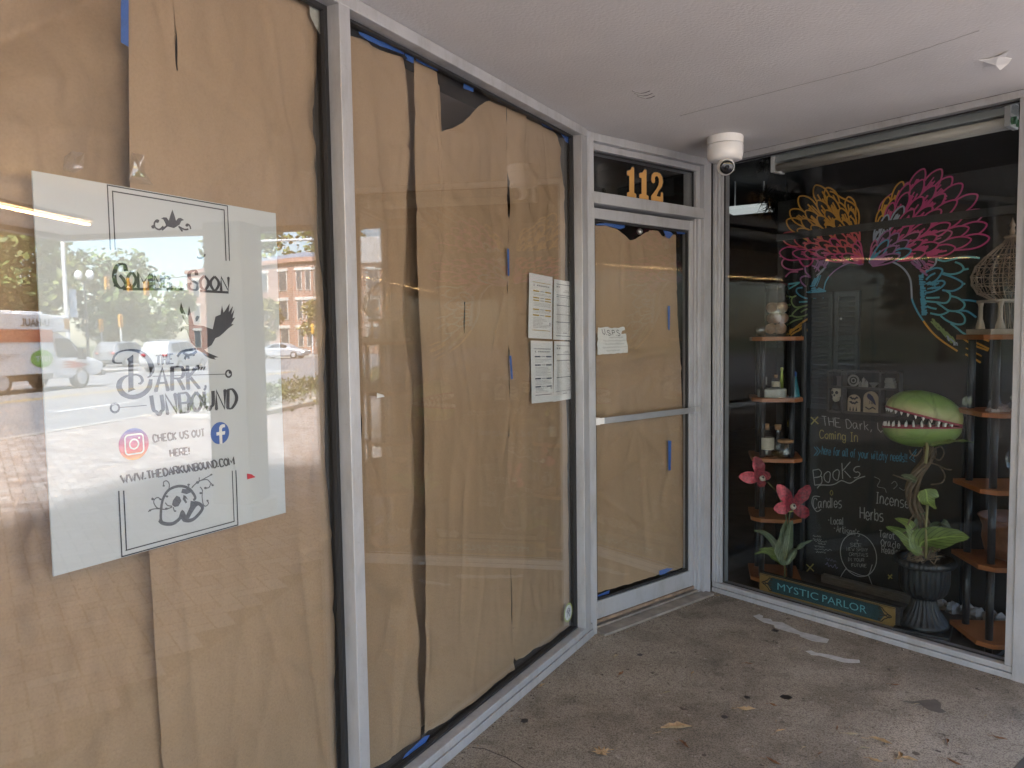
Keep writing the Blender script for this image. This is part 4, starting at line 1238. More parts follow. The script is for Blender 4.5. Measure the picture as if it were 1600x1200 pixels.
# ------------------------------------------------------------------ printed notices, note and sticker
def notice(corner, label, accent, style):
    tl, tr, br, bl = [WA.at(x, y, -0.0695) for x, y in corner]
    q = (tl, tr, bl, br)
    c = WA.P((tl[0] + br[0]) / 2, min(bl[1], br[1]), -0.0695)
    o = thing('notice', c, label, 'notice', 'printed notices taped inside the middle pane')
    mb = MB(); mb.prism([WA.P(*bil(q, a, b), -0.0695 + .002 * math.sin(a * 2 + b * 3)) for a, b in ((0, 1), (1, 1), (1, 0), (0, 0))], WA.n * -.0004)
    mb.build('sheet', M_PAPERW, o)
    S = lambda a, b, l=0.0: WA.P(*bil(q, a, b), -0.0675 + .002 * math.sin(a * 2 + b * 3) + l)
    ma, mt_ = MB(), MB()
    r = random.Random(style)
    def bar(mb, a0, a1, b, h):
        mb.add([S(a0, b), S(a1, b), S(a1, b - h), S(a0, b - h)], [(0, 1, 2, 3)])
    if style < 2:
        bars = [.86, .80, .745, .64, .60, .46, .37] if style == 0 else [.91, .80, .755, .62, .40, .27]
        bar(ma, .12, .9, .875, .008); bar(ma, .14, .9, .13, .008)
        for b in bars[2:]:
            bar(ma, .14, .40, b, .020); bar(ma, .66, .92, b, .020); bar(mt_, .44, .62, b - .003, .012)
        bar(mt_, .16, .20, .84, .03)
        for k in range(7): bar(mt_, .30 + .08 * k, .36 + .08 * k, .835, .020)
        b = .70
        while b > .16:
            if min(abs(b - x) for x in bars) > .03:
                a = .16
                end = r.choice([.5, .88, .86, .7])
                while a < end:
                    ww = r.uniform(.03, .09); bar(mt_, a, min(a + ww, .9), b, .006); a += ww + .015
            b -= .021
        bar(mt_, .86, .90, .26, .05)
    else:
        for b in ((.93, .75, .72, .58, .43, .30, .07) if style == 2 else (.93, .78, .68, .40, .17)):
            bar(ma, .10, .95, b, .010)
        for k in range(2): bar(mt_, .10 + .1 * k, .17 + .1 * k, .895, .025)
        bar(mt_, .5, .68, .835, .010); bar(mt_, .42, .72, .81, .010)
        b = .69
        while b > .10:
            a = .12
            end = r.choice([.9, .88, .6])
            while a < end:
                ww = r.uniform(.03, .09); bar(mt_, a, min(a + ww, .93), b, .005); a += ww + .015
            b -= .020
        bar(mt_, .90, .94, .27, .06); bar(mt_, .4, .6, .12, .014)
    ma.build('rule', accent, o)
    mt_.build('small_print', M_INKG, o)
    return o
M_MUST = mat('mustard_print', (0.45, 0.30, 0.04), .6)
notice([(827, 426), (864, 433), (862, 530), (825.5, 528)], 'white notice with mustard rules, upper left of the four printed notices', M_MUST, 0)
notice([(865.5, 436), (897.5, 441), (897.5, 532), (864.5, 530.5)], 'white notice with thin dark rules, upper right of the four printed notices', mat('slate_print', (0.10, 0.12, 0.15), .6), 2)
notice([(829, 532), (864, 533.5), (864, 627), (831, 630.5)], 'white notice with bold navy bars, lower left of the four printed notices', mat('navy_print', (0.03, 0.04, 0.09), .6), 1)
notice([(866, 533), (898, 534), (897.5, 622), (864.5, 628)], 'white notice with grey rules, lower right of the four printed notices', mat('grey_print', (0.16, 0.17, 0.19), .6), 3)
# the handwritten note on the door
qn = [WD.at(x, y, -0.0765) for x, y in ((935.5, 511.5), (978, 512), (935, 554), (983, 551))]
no = thing('note', WD.P((qn[0][0] + qn[1][0]) / 2, qn[2][1], -0.0765), 'crumpled white handwritten note taped inside the glass door', 'note')
mb = MB()
vs = []
for i in range(13):
    for j in range(13):
        a, b = i / 12, j / 12
        u, z = bil(qn, a, b)
        e = .006 * mnoise.noise(Vector((a * 5, b * 5, 1)))
        vs.append(WD.P(u + e * 1.2, z + e * 1.5, -0.0765 - .006 - .007 * mnoise.noise(Vector((a * 3.5, b * 3.5, 0)))))
mb.add(vs, [(i * 13 + j, (i + 1) * 13 + j, (i + 1) * 13 + j + 1, i * 13 + j + 1) for i in range(12) for j in range(12)])
mb.build('sheet', M_PAPERW, no, smooth=False)
mb = MB()
S = lambda a, b, l=0.0: WD.P(a, b, -0.0745 + l)
f_ = lambda a, b: bil(qn, a, b)
write(mb, S, 'U.S.P.S', f_(.10, .95), f_(.70, .93), f_(.14, .74), f_(.74, .70), .0030, jitter=.7)
mb.build('heading', M_INK, no)
mb = MB()
for k, (a0, a1) in enumerate(((.35, .85), (.16, .95), (.20, .85), (.12, .95), (.25, .7))):
    pts = [f_(a0 + (a1 - a0) * i / 40, .62 - .125 * k + .030 * math.sin(i * 1.9) * (0 if i % 8 == 7 else 1)) for i in range(41)]
    ribbon(mb, S, pts, .0014)
mb.build('scribble', M_INKG, no)
mb = MB(); mb.tube([WD.p3(936, 512, -.0765), WD.p3(938, 500, -.080), WD.p3(941, 500, -.079), WD.p3(940, 512, -.0765)], .002, 5)
# round sticker
cs = WA.at(888, 957, -0.0662)
st_ = thing('sticker', WA.P(cs[0], cs[1] - .043, -0.0662), 'round white sticker with a green rim low on the middle pane', 'sticker')
mb = MB(); mb.prism([WA.P(cs[0] + .046 * math.cos(a / 28 * 6.2832), cs[1] + .046 * math.sin(a / 28 * 6.2832), -0.0662) for a in range(28)], WA.n * -.0003); mb.build('rim', mat('lime_print', (0.40, 0.46, 0.10), .5), st_)
mb = MB(); mb.prism([WA.P(cs[0] + .037 * math.cos(a / 28 * 6.2832), cs[1] + .037 * math.sin(a / 28 * 6.2832), -0.0658) for a in range(28)], WA.n * -.0003); mb.build('face', M_PAPERW, st_)
mb = MB()
S = lambda a, b, l=0.0: WA.P(cs[0] + a, cs[1] + b, -0.0656 + l)
for pts in ([(-.015, -.018), (-.008, .0), (-.012, .012), (.0, .02), (.012, .014), (.014, .0)], [(-.004, .002), (.004, -.006), (.010, -.02)], [(.0, .012), (.006, .004), (.016, .010)], [(-.02, .006), (-.012, .012)]):
    ribbon(mb, S, smooth_path(pts, 4), .0055)
mb.build('figure', mat('purple_ink', (0.06, 0.05, 0.13), .6), st_)

# ------------------------------------------------------------------ display behind the right window
M_CHERRY = mat('cherry_shelf_wood', (0.38, 0.135, 0.045), 0.45, var=0.18, scale=4, stretch=(1, 1, 1), bump=0.05)
M_POLE = mat('dark_grey_pole', (0.028, 0.031, 0.037), 0.35)
M_PANEL = mat('black_display_board', (0.010, 0.012, 0.014), 0.75, var=0.3, scale=2.5)
ZSH = [0.095, 0.443, 0.787, 1.128, 1.472]
def shelf_unit(corner, az, wd, dp, label, skip=None):
    o = thing('corner_shelf', Vector((corner.x, corner.y, 0.03)), label, 'shelf unit', 'five tier cherry shelf units')
    f = Vector((math.sin(az), math.cos(az), 0)); b = Vector((-f.y, f.x, 0))
    for z in ZSH:
        c = 0.05
        P = [corner + f * c, corner + f * (wd - c), corner + f * wd + b * c, corner + f * wd + b * dp, corner + b * dp, corner + b * c]
        mb = MB(); mb.prism([Vector((q.x, q.y, z - .022)) for q in P], (0, 0, .022)); mb.build('shelf', M_CHERRY, o, bevel=.002)
    for a_, b_ in ((.06, .06), (wd - .06, .06), (.05, dp - .05), (wd - .05, dp - .05)):
        p = corner + f * a_ + b * b_
        for z0, z1 in zip([0.03] + ZSH[:-1], [q - .0225 for q in ZSH]):
            mb = MB(); mb.tube([(p.x, p.y, z0 + .0005), (p.x, p.y, z1)], .016, 14); mb.build('pole', M_POLE, o, smooth=True)
    return o, f, b
shR, fR, bR = shelf_unit(Vector((2.074, 3.243, 0)), R_(96), .34, .30, 'right hand shelf unit with a wire birdcage on its top shelf')
shL, fL, bL = shelf_unit(Vector((1.352, 4.190, 0)), R_(104), .275, .30, 'left hand shelf unit holding glass jars and small bottles')

# black display board with the painted wings and the chalk lettering
NB = -0.66
bd = thing('display_board', WR.P(0.75, 0.03, NB), 'black board behind the display painted with rainbow wings', 'board')
mb = MB(); mb.wbox(WR, 0.015, 1.50, 0.03, 2.30, NB - .03, NB); mb.build('panel', M_PANEL, bd)
mb = MB(); u0 = WR.at(1259, 700, NB)[0]
mb.wbox(WR, u0 - .022, u0, 0.03, 1.55, NB + .0005, NB + .02); mb.build('edge_batten', mat('grey_black_batten', (0.045, 0.05, 0.055), .5), bd)
mb = MB(); mb.wbox(WR, 0.015, 1.50, 2.06, 2.10, NB + .0005, NB + .02); mb.build('top_batten', mat('grey_black_batten', (0.045, 0.05, 0.055), .5), bd)
M_LOUV = mat('slate_shutter_paint', (0.032, 0.040, 0.050), 0.5)
for x0, x1 in ((1265, 1303), (1307, 1345)):
    a = WR.at(x0, 470, NB)[0]; b = WR.at(x1, 470, NB)[0]
    zt = WR.at(1305, 456, NB)[1]; zb = WR.at(1305, 640, NB)[1]
    mb = MB()
    mb.wbox(WR, a, a + .022, zb, zt, NB + .0005, NB + .022); mb.wbox(WR, b - .022, b, zb, zt, NB + .0005, NB + .022)
    for k in range(3): mb.wbox(WR, a + .022, b - .022, zb + (zt - zb - .03) * k / 2, zb + (zt - zb - .03) * k / 2 + .03, NB + .0005, NB + .021)
    n = 22
    for k in range(n):
        z = zb + .035 + (zt - zb - .07) * k / n
        mb.hexa([WR.P(a + .022, z, NB + .016), WR.P(b - .022, z, NB + .016), WR.P(b - .022, z + .006, NB + .018), WR.P(a + .022, z + .006, NB + .018), WR.P(a + .022, z + .024, NB + .003), WR.P(b - .022, z + .024, NB + .003), WR.P(b - .022, z + .03, NB + .005), WR.P(a + .022, z + .03, NB + .005)])
    o = mb.build('louvred_shutter', M_LOUV, bd)
mb = MB(); mb.ball(WR.p3(1314, 498, NB + .03), .007); mb.build('knob', M_BAR, bd, smooth=True)
# paint
PCOL = {'o': (0.60, 0.30, 0.05), 'r': (0.58, 0.10, 0.12), 'p': (0.50, 0.06, 0.20), 'v': (0.30, 0.13, 0.30), 'b': (0.07, 0.30, 0.46), 'g': (0.20, 0.28, 0.11), 'l': (0.30, 0.36, 0.46), 'm': (0.45, 0.12, 0.25), 't': (0.10, 0.38, 0.46)}
PCOL['k'] = (0.012, 0.013, 0.015)
WB = {k: MB() for k in PCOL}
BS = lambda a, b, l=0.0: WR.P(a, b, NB + 0.0008 + l)
BK = lambda a, b, l=0.0: WR.P(a, b, NB + 0.0024 + l)
BH = lambda a, b, l=0.0: WR.P(a, b, NB + 0.0040 + l)
def wz(ox, oy, k):
    return lambda x, y: WR.at(ox + x * k, oy + y * k, NB)
w1, w2, w3, w4 = wz(1210, 255, .13333), wz(1355, 255, .1375), wz(1210, 400, .13333), wz(1355, 400, .13333)
def wst(fn, c, pts, wd=.0062, closed=False):
    wd *= 1.12
    q = smooth_path([Vector(fn(*p)) for p in pts], 5, closed)
    ribbon(WB[c], BS, q, wd)
def hatch(fn, c, x0, y0, x1, y1, n, L, ang, wd=.005, jit=.3):
    """a row of short brush strokes between two points"""
    for i in range(n):
        a = i / max(1, n - 1)
        x, y = x0 + (x1 - x0) * a + rnd.uniform(-6, 6), y0 + (y1 - y0) * a + rnd.uniform(-6, 6)
        l = L * rnd.uniform(1 - jit, 1 + jit)
        an = ang + rnd.uniform(-.12, .12)
        ribbon(WB[c], BS, [Vector(fn(x, y)), Vector(fn(x + l * .5 * math.cos(an) + 3, y + l * .5 * math.sin(an))), Vector(fn(x + l * math.cos(an), y + l * math.sin(an)))], wd * rnd.uniform(.7, 1.3))
# left wing, upper
wst(w1, 'o', [(650, 330), (700, 345), (770, 395), (860, 440), (930, 480), (980, 550), (995, 650), (975, 800), (975, 900)], .008)
wst(w1, 'r', [(975, 900), (990, 1000), (1020, 1110), (1045, 1170)], .010)
wst(w1, 'm', [(1045, 1170), (1010, 1165), (960, 1150), (880, 1155), (800, 1175)], .008)
_fo = [0]
def feather(fn, c, C, r, th, L, wd, hatchn, outline=1.0):
    """one layered feather: black body, painted edge, brush strokes at its root"""
    _fo[0] += 1
    z0 = 0.0010 + _fo[0] * 0.00009
    ca, sa = math.cos(R_(th)), -math.sin(R_(th))
    def P(u, v):                     # u along the feather 0 root .. 1 tip, v across
        rr = r - L + L * u
        return Vector(fn(C[0] + rr * ca - v * wd * sa, C[1] + rr * sa + v * wd * ca))
    prof = [(0, .42), (.25, .60), (.5, .72), (.72, .66), (.88, .44), (.97, .20), (1.0, 0)]
    path = [P(u, v) for u, v in prof] + [P(u, -v) for u, v in prof[-2::-1]]
    path = smooth_path(path, 3)
    _fo[0] += 1
    WB['k'].add([WR.P(p.x, p.y, NB + z0) for p in path], [tuple(range(len(path)))])
    ribbon(WB[c], lambda a, b, l=0.0: WR.P(a, b, NB + z0 + .00004 + l * .2), path, .0084 * outline)
    for i in range(hatchn):
        v = -.42 + .84 * (i + .5) / hatchn
        top = rnd.uniform(.42, .78) - abs(v) * .3
        ribbon(WB[c], lambda a, b, l=0.0: WR.P(a, b, NB + z0 + .00006 + l * .2), [P(-.02, v * .9), P(top * .5, v), P(top, v * .9)], .0078 * rnd.uniform(.8, 1.25))
CL = (1030, 1150)
RL = [(93, 520), (98, 690), (106, 800), (114, 960), (120, 1040), (135, 1060), (150, 1010), (165, 985), (180, 960)]
def colL(x, y, k):
    if y > 1010 or (x < 330 and y > 930): return 'p' if rnd.random() < .8 else 'm'
    if y > 880 - .12 * (1000 - x): return 'r' if rnd.random() < .7 else 'p'
    if y > 690 and x > 640: return 'r'
    return 'o'
for k, f in enumerate((1.0, .84, .70, .56, .44, .33, .24)):
    n = (8, 9, 8, 7, 6, 5, 3)[k]
    for i in range(n):
        th = 99 + (178 - 99) * (i + (.5 if k % 2 == 0 else .25)) / n
        Rk = pl(RL, th)
        r = Rk * f
        x, y = CL[0] + r * math.cos(R_(th)), CL[1] - r * math.sin(R_(th))
        feather(w1, colL(x, y, k), CL, r, th + rnd.uniform(-2, 2), Rk * (.30 if k < 2 else .24), max(26, r * R_(81) / n * .62), 0 if (k == 0 and th > 150) else (5 if k else 4))
# left wing, lower
for c, l in (('p', [(290, 0), (300, 60), (350, 120), (410, 110), (450, 60), (455, 0)]), ('m', [(60, 5), (150, 0), (280, 5)]), ('m', [(140, 20), (95, 60), (95, 110), (150, 150), (240, 165), (340, 150)]), ('m', [(130, 245), (190, 190), (280, 185)]),
             ('v', [(360, 130), (370, 190), (420, 240)]), ('v', [(440, 110), (500, 140), (530, 180)]), ('v', [(430, 250), (360, 235), (310, 260), (320, 310), (370, 360)]), ('b', [(330, 370), (270, 380), (260, 420), (310, 470), (400, 500), (480, 490)]),
             ('t', [(165, 330), (240, 320), (300, 310)]), ('t', [(165, 330), (170, 380), (230, 350), (290, 315)]), ('g', [(260, 465), (210, 490), (205, 550), (250, 600), (330, 590), (420, 570)]), ('t', [(290, 540), (380, 535), (490, 530)]), ('g', [(340, 585), (260, 630), (210, 690), (260, 715), (340, 705), (400, 680)]), ('g', [(310, 660), (360, 630), (430, 610)]), ('g', [(140, 470), (220, 485)]), ('g', [(120, 580), (190, 570)]), ('g', [(130, 705), (210, 700)]), ('g', [(150, 810), (230, 760), (330, 730)]),
             ('v', [(1045, 95), (1000, 100), (930, 80), (870, 85), (780, 125), (700, 180), (640, 240)]), ('b', [(640, 240), (600, 310), (580, 400), (575, 480), (560, 560)]), ('g', [(560, 560), (530, 660), (490, 720), (440, 770)]), ('o', [(440, 770), (410, 830), (370, 890), (315, 945)])):
    wst(w3, c, l, .0085 if l[0][0] < 600 else .0068)
for c, a in (('p', (640, 10, 1010, 20, 14, 55, 2.2)), ('v', (520, 60, 660, 20, 10, 110, 2.0)), ('l', (540, 200, 600, 120, 8, 70, 2.3)), ('b', (480, 260, 540, 220, 8, 110, 2.0)), ('b', (380, 420, 510, 380, 7, 100, .35)), ('b', (470, 330, 520, 470, 12, 50, 3.0)), ('t', (490, 480, 500, 530, 4, 60, 3.0)), ('g', (490, 560, 440, 690, 12, 55, 2.6)), ('o', (400, 730, 210, 860, 15, 60, 2.5)), ('o', (360, 790, 190, 890, 13, 50, 2.6)), ('o', (330, 840, 230, 900, 8, 50, 2.6)), ('v', (470, 20, 560, 90, 6, 70, .9))):
    hatch(w3, c, *a, wd=.0075)
# right wing, upper
CR = (55, 1150)
RRr = [(4, 1330), (10, 1370), (20, 1390), (34, 1440), (45, 1340), (52, 1360), (60, 1310), (66, 1150), (72, 930), (80, 720), (86, 600)]
def colR(x, y, th, f):
    if th > 70: return 'o' if f > .62 else ('l' if f > .45 else 'm')
    if th > 56 and f < .62: return 'l' if f > .36 else 'v'
    if f < .36: return 'b' if rnd.random() < .6 else 'v'
    return 'p' if rnd.random() < .85 else 'm'
for k, f in enumerate((1.0, .85, .71, .58, .46, .35, .25)):
    n = (10, 10, 9, 8, 7, 5, 4)[k]
    for i in range(n):
        th = 81 - (81 - 8) * (i + (.5 if k % 2 == 0 else .25)) / n
        Rk = pl(RRr, th)
        r = Rk * f
        feather(w2, colR(0, 0, th, f), CR, r, th + rnd.uniform(-2, 2), Rk * (.32 if k < 2 else .24), max(28, r * R_(76) / n * .60), 0 if (k < 2 and th < 40) else 5)
wst(w2, 'm', [(470, 215), (400, 260), (300, 330), (220, 390), (165, 450), (135, 520), (125, 590)]); wst(w2, 'o', [(125, 590), (130, 660), (140, 730)]); wst(w2, 'p', [(140, 730), (135, 850), (100, 970), (60, 1070), (45, 1150)])
for c, a in (('v', (440, 1040, 640, 1110, 9, 110, .9)), ('l', (480, 1060, 560, 1130, 6, 60, .8))):
    hatch(w2, c, *a)
# right wing, lower
for c, l in (('t', [(820, 40), (900, 60), (980, 45), (1080, 20), (1200, 10), (1320, 25)]), ('l', [(810, 30), (800, 90), (730, 150), (660, 190)]), ('b', [(640, 220), (720, 170), (810, 140), (880, 160), (860, 220), (800, 290), (710, 330)]), ('b', [(690, 280), (740, 230), (800, 200)]), ('t', [(890, 200), (980, 215), (1080, 195), (1130, 150), (1100, 100), (1030, 70)]), ('b', [(880, 210), (980, 240), (1070, 280), (1120, 320), (1090, 370), (1000, 410), (880, 400)]),
             ('b', [(680, 430), (760, 420), (850, 380), (910, 320), (880, 290), (810, 300)]), ('t', [(690, 490), (770, 490), (850, 485)]), ('t', [(680, 530), (800, 540), (920, 550), (970, 500), (970, 440), (930, 410)]), ('t', [(980, 470), (1060, 490), (1130, 540), (1140, 590), (1080, 640), (960, 640), (880, 590), (820, 550)]), ('t', [(740, 670), (850, 690), (930, 665), (960, 640)]), ('t', [(700, 590), (760, 610), (815, 620)]),
             ('t', [(860, 700), (940, 760), (1050, 800), (1130, 790), (1145, 730), (1100, 670), (1040, 650)]), ('b', [(1110, 515), (1200, 520), (1290, 535)]), ('b', [(1100, 640), (1180, 650), (1280, 720)]), ('t', [(980, 790), (1060, 850), (1120, 900), (1190, 930)]), ('t', [(1130, 330), (1150, 320)]), ('t', [(1130, 160), (1190, 150)]),
             ('l', [(45, 105), (110, 70), (210, 55), (310, 75), (400, 125), (470, 200), (510, 290), (520, 400), (525, 500)]), ('b', [(525, 500), (550, 570), (600, 670), (660, 760)]), ('o', [(660, 760), (710, 830), (790, 920), (900, 1010), (1060, 1115)]), ('o', [(1140, 930), (1220, 990), (1330, 1040), (1430, 1090)]), ('o', [(1130, 970), (1240, 1040), (1420, 1110)]), ('o', [(1150, 1150), (1250, 1200), (1330, 1250)]), ('o', [(1220, 930), (1330, 960), (1430, 1000)])):
    wst(w4, c, l, .0085)
for c, a in (('b', (610, 230, 640, 690, 40, 55, .05)), ('b', (690, 330, 780, 350, 5, 70, -.4)), ('b', (700, 390, 800, 380, 5, 70, -.3)), ('g', (760, 730, 1000, 960, 18, 60, 1.1)), ('g', (740, 760, 960, 980, 16, 55, .8)), ('l', (930, 930, 1040, 1010, 9, 50, 1.3)), ('v', (510, 70, 640, 180, 9, 90, .5)), ('o', (1160, 1080, 1290, 1150, 10, 50, .4)), ('m', (620, 150, 720, 60, 6, 80, .3))):
    hatch(w4, c, *a, wd=.008)
names = {'o': 'orange', 'r': 'coral', 'p': 'magenta', 'v': 'violet', 'b': 'blue', 'g': 'green', 'l': 'lavender', 'm': 'rose', 't': 'teal', 'k': 'black'}
for c, mb in WB.items():
    mb.build('wing_paint', mat('wing_paint_' + names[c], tuple(min(.8, q * (1.3 if c != 'k' else 1)) for q in PCOL[c]), 0.6), bd)

# chalkboard below the wings
NCH = -0.60
cb = thing('chalkboard', WR.P(0.66, 0.045, NCH), 'chalkboard hand lettered with books, candles, incense and herbs', 'chalkboard')
cu0 = WR.at(1262, 700, NCH)[0]; cu1 = WR.at(1503, 700, NCH)[0]
cz1 = WR.at(1300, 655, NCH)[1]
mb = MB(); mb.wbox(WR, cu0, cu1, 0.05, cz1, NCH - .02, NCH); mb.build('slate', mat('chalkboard_slate', (0.022, 0.024, 0.023), .8, var=.25, scale=5), cb)
CS_ = lambda a, b, l=0.0: WR.P(a, b, NCH + 0.0006 + l)
c1 = lambda x, y: WR.at(x, y, NCH)
ck = {'w': MB(), 'y': MB(), 'b': MB(), 'v': MB()}
def chalk(c, text, tl, tr, bl, br, wd=.0042, jit=.25, tr_=1.5):
    write(ck[c], CS_, text, c1(*tl), c1(*tr), c1(*bl), c1(*br), wd, jitter=jit, track=tr_)
def cst(c, pts, wd=.004, fn=c1, sm=True):
    q = [Vector(fn(*p)) for p in pts]
    ribbon(ck[c], CS_, smooth_path(q, 5) if sm else q, wd)
chalk('w', 'THE Dark, Unbound', (1284, 650), (1438, 669), (1286, 664), (1438, 683), .0040)
chalk('y', 'Coming In', (1281, 672), (1340, 676), (1281, 684), (1340, 690), .0038)
chalk('b', 'here for all of your witchy needs!!', (1285, 697), (1418, 709), (1284, 710), (1418, 722), .0033, .2)
chalk('w', 'BooKs', (1270, 733), (1344, 722), (1273, 757), (1344, 745), .0052, .3)
cst('w', [(1277, 763), (1282, 758), (1296, 758), (1305, 756), (1315, 751), (1328, 755), (1340, 748), (1352, 744)], .0058)
chalk('w', 'Candles', (1271, 779), (1315, 777), (1271, 794), (1315, 793), .0045)
cst('w', [(1281, 776), (1271, 776), (1269, 788), (1276, 799), (1283, 796)], .005)
cst('y', [(1299, 774), (1297, 770), (1299.5, 766), (1301.5, 771), (1299, 774)], .003)
chalk('w', 'Incense', (1370, 768), (1420, 778), (1369, 786), (1420, 794), .0045)
chalk('w', 'Herbs', (1344, 792), (1380, 796), (1344, 810), (1380, 815), .0050)
chalk('w', '-Local', (1294, 807), (1318, 809), (1294, 818), (1318, 820), .0040)
chalk('w', "-Artisan's", (1303, 820), (1343, 827), (1303, 830), (1343, 838), .0036)
chalk('w', 'Tarot', (1374, 829), (1398, 832), (1374, 839), (1398, 843), .0038)
chalk('w', 'Oracle', (1377, 842), (1406, 846), (1377, 853), (1406, 857), .0038)
chalk('w', 'Readings', (1378, 853), (1412, 858), (1378, 864), (1412, 868), .0038)
for k, (tx, x0, x1, y) in enumerate((('I', 1337, 1342, 846), ('SEE', 1329, 1346, 851), ('NEW SHINY', 1323, 1356, 858), ('CRYSTALS', 1327, 1356, 866), ('IN YOUR', 1325, 1350, 874), ('FUTURE', 1331, 1354, 883))):
    chalk('w', tx, (x0, y - 2.6), (x1, y - 1.4), (x0, y + 2.4), (x1, y + 3.6), .0019, .1)
cc = c1(1341, 867)
ribbon(ck['w'], CS_, [(cc[0] + .104 * math.cos(a / 36 * 6.2832), cc[1] + .124 * math.sin(a / 36 * 6.2832)) for a in range(37)], .0045)
cst('w', [(1323, 887), (1316, 897), (1313, 903)]); cst('w', [(1322, 889), (1333, 894), (1346, 899), (1357, 898), (1363, 882)], .0042); cst('w', [(1357, 898), (1361, 909), (1364, 917)])
for c, cx, cyy, r in (('y', 1273, 657, 8), ('y', 1266, 887, 8), ('y', 1391, 901, 4.5)):
    for a in (.75, 2.3):
        cst(c, [(cx - r * math.cos(a), cyy - r * math.sin(a)), (cx, cyy), (cx + r * math.cos(a), cyy + r * math.sin(a))], .0075)
for x in (1272, 1276):
    cst('b', [(x, 698), (x + 6, 705), (x, 712)], .004, sm=False)
for r in (1, .5):
    cst('b', [(1432, 709 - 7 * r), (1432 - 11 * r, 716), (1430, 716 + 6 * r)], .004, sm=False)
def scrib(c, x0, y0, x1, y1, n, amp=2.0, wd=.0026):
    cst(c, [(x0 + (x1 - x0) * i / n, y0 + (y1 - y0) * i / n + amp * math.sin(i * 2.1 + x0) * (1 if i % 5 else 0)) for i in range(n + 1)], wd)
for k, (x0, x1, y) in enumerate(((1270, 1283, 837), (1270, 1284, 842), (1272, 1292, 845), (1278, 1290, 849), (1273, 1288, 853), (1273, 1300, 858), (1275, 1290, 862))):
    scrib('w', x0, y, x1, y + 1.5, 14, 1.3, .0018)
scrib('v', 1290, 873, 1307, 877, 12, 2, .002); scrib('v', 1289, 881, 1309, 886, 10, 3.2, .0035)
for a in ([(1366, 745), (1375, 750), (1371, 760), (1382, 763), (1385, 770)], [(1393, 756), (1398, 752), (1402, 758), (1396, 764)], [(1405, 762), (1412, 766), (1416, 762)]):
    cst('w', a, .0022)
chm = {'w': mat('white_chalk', (0.40, 0.40, 0.39), .9), 'y': mat('yellow_chalk', (0.40, 0.34, 0.10), .9), 'b': mat('blue_chalk', (0.07, 0.28, 0.42), .9), 'v': mat('violet_chalk', (0.20, 0.19, 0.30), .9)}
for c, mb in ck.items():
    mb.build('chalk_lettering', chm[c], cb)
mb = MB(); lz = 0.032
mb.wbox(WR, WR.at(1285, 910, -.55)[0], WR.at(1428, 910, -.55)[0], .03, .075, -.575, -.53)
tag(mb.build('wooden_ledge', mat('pale_driftwood', (0.21, 0.19, 0.15), .8, var=.3, scale=18, stretch=(1, 1, 8)), bevel=.003), 'pale weathered wood strip lying at the foot of the chalkboard', 'wood strip')
mb = MB()
for k in range(9):
    mb.ball(WR.P(1.02 + .055 * k, .05, -.60 + .02 * (k % 2)), .038, .03, .035, jit=.5, seg=9, rings=6)
tag(mb.build('rock_border', mat('white_marble_rock', (0.42, 0.40, 0.38), .7, var=.3, scale=20)), 'row of white rocks on the floor behind the urn', 'rocks')

# cubby frame with curios above the chalkboard
NX = -0.585
cf_ = thing('cubby_frame', WR.P(WR.at(1352, 640, NX)[0], WR.at(1352, 648, NX)[1], NX), 'small dark cubby frame of curios above the chalkboard', 'frame')
M_CUB = mat('grey_wash_wood', (0.055, 0.052, 0.052), .7, var=.25, scale=20)
def wx(x, y, n=NX): return WR.at(x, y, n)
xu = [wx(x, 610)[0] for x in (1300, 1322, 1381, 1409)]
zr = [wx(1350, y)[1] for y in (580, 606, 645)]
mb = MB()
for u in xu: mb.wbox(WR, u - .006, u + .006, zr[2], zr[0], NX, NX + .05)
mb.build('upright', M_CUB, cf_)
mb = MB()
for z in zr: mb.wbox(WR, xu[0] + .006, xu[1] - .006, z - .006, z + .006, NX, NX + .048); mb.wbox(WR, xu[1] + .006, xu[2] - .006, z - .006, z + .006, NX, NX + .048); mb.wbox(WR, xu[2] + .006, xu[3] - .006, z - .006, z + .006, NX, NX + .048)
mb.build('shelf_board', M_CUB, cf_)
mb = MB(); mb.wbox(WR, xu[0] + .006, xu[3] - .006, zr[2] + .006, zr[0] - .006, NX - .006, NX); mb.build('back_board', M_BLACK, cf_)
M_BONE = mat('bone', (0.50, 0.45, 0.36), .7, var=.15, scale=12)
zf = zr[2] + .0065
u = (xu[0] + xu[1]) / 2
sk = thing('skull_figurine', WR.P(u, zf, NX + .025), 'small bone coloured skull in the left cubby', 'skull')
mb = MB(); mb.ball(WR.P(u, zf + .105, NX + .026), .030, .030, .036); mb.ball(WR.P(u, zf + .070, NX + .032), .020, .020, .022); mb.build('head', M_BONE, sk, smooth=True)
mb = MB()
for k in (-1, 1): mb.ball(WR.P(u + k * .012, zf + .104, NX + .052), .0085, .0085, .0095)
mb.ball(WR.P(u, zf + .088, NX + .054), .004, .004, .007)
mb.build('eye_socket', M_INK, sk)
mb = MB(); mb.lathe(WR.P(u, zf, NX + .026), [(.026, 0), (.028, .012), (.014, .03), (.013, .055)], 14); mb.build('stand', M_BLACK, sk, smooth=True)
M_CARD = mat('peach_card', (0.46, 0.36, 0.25), .7, var=.12, scale=14)
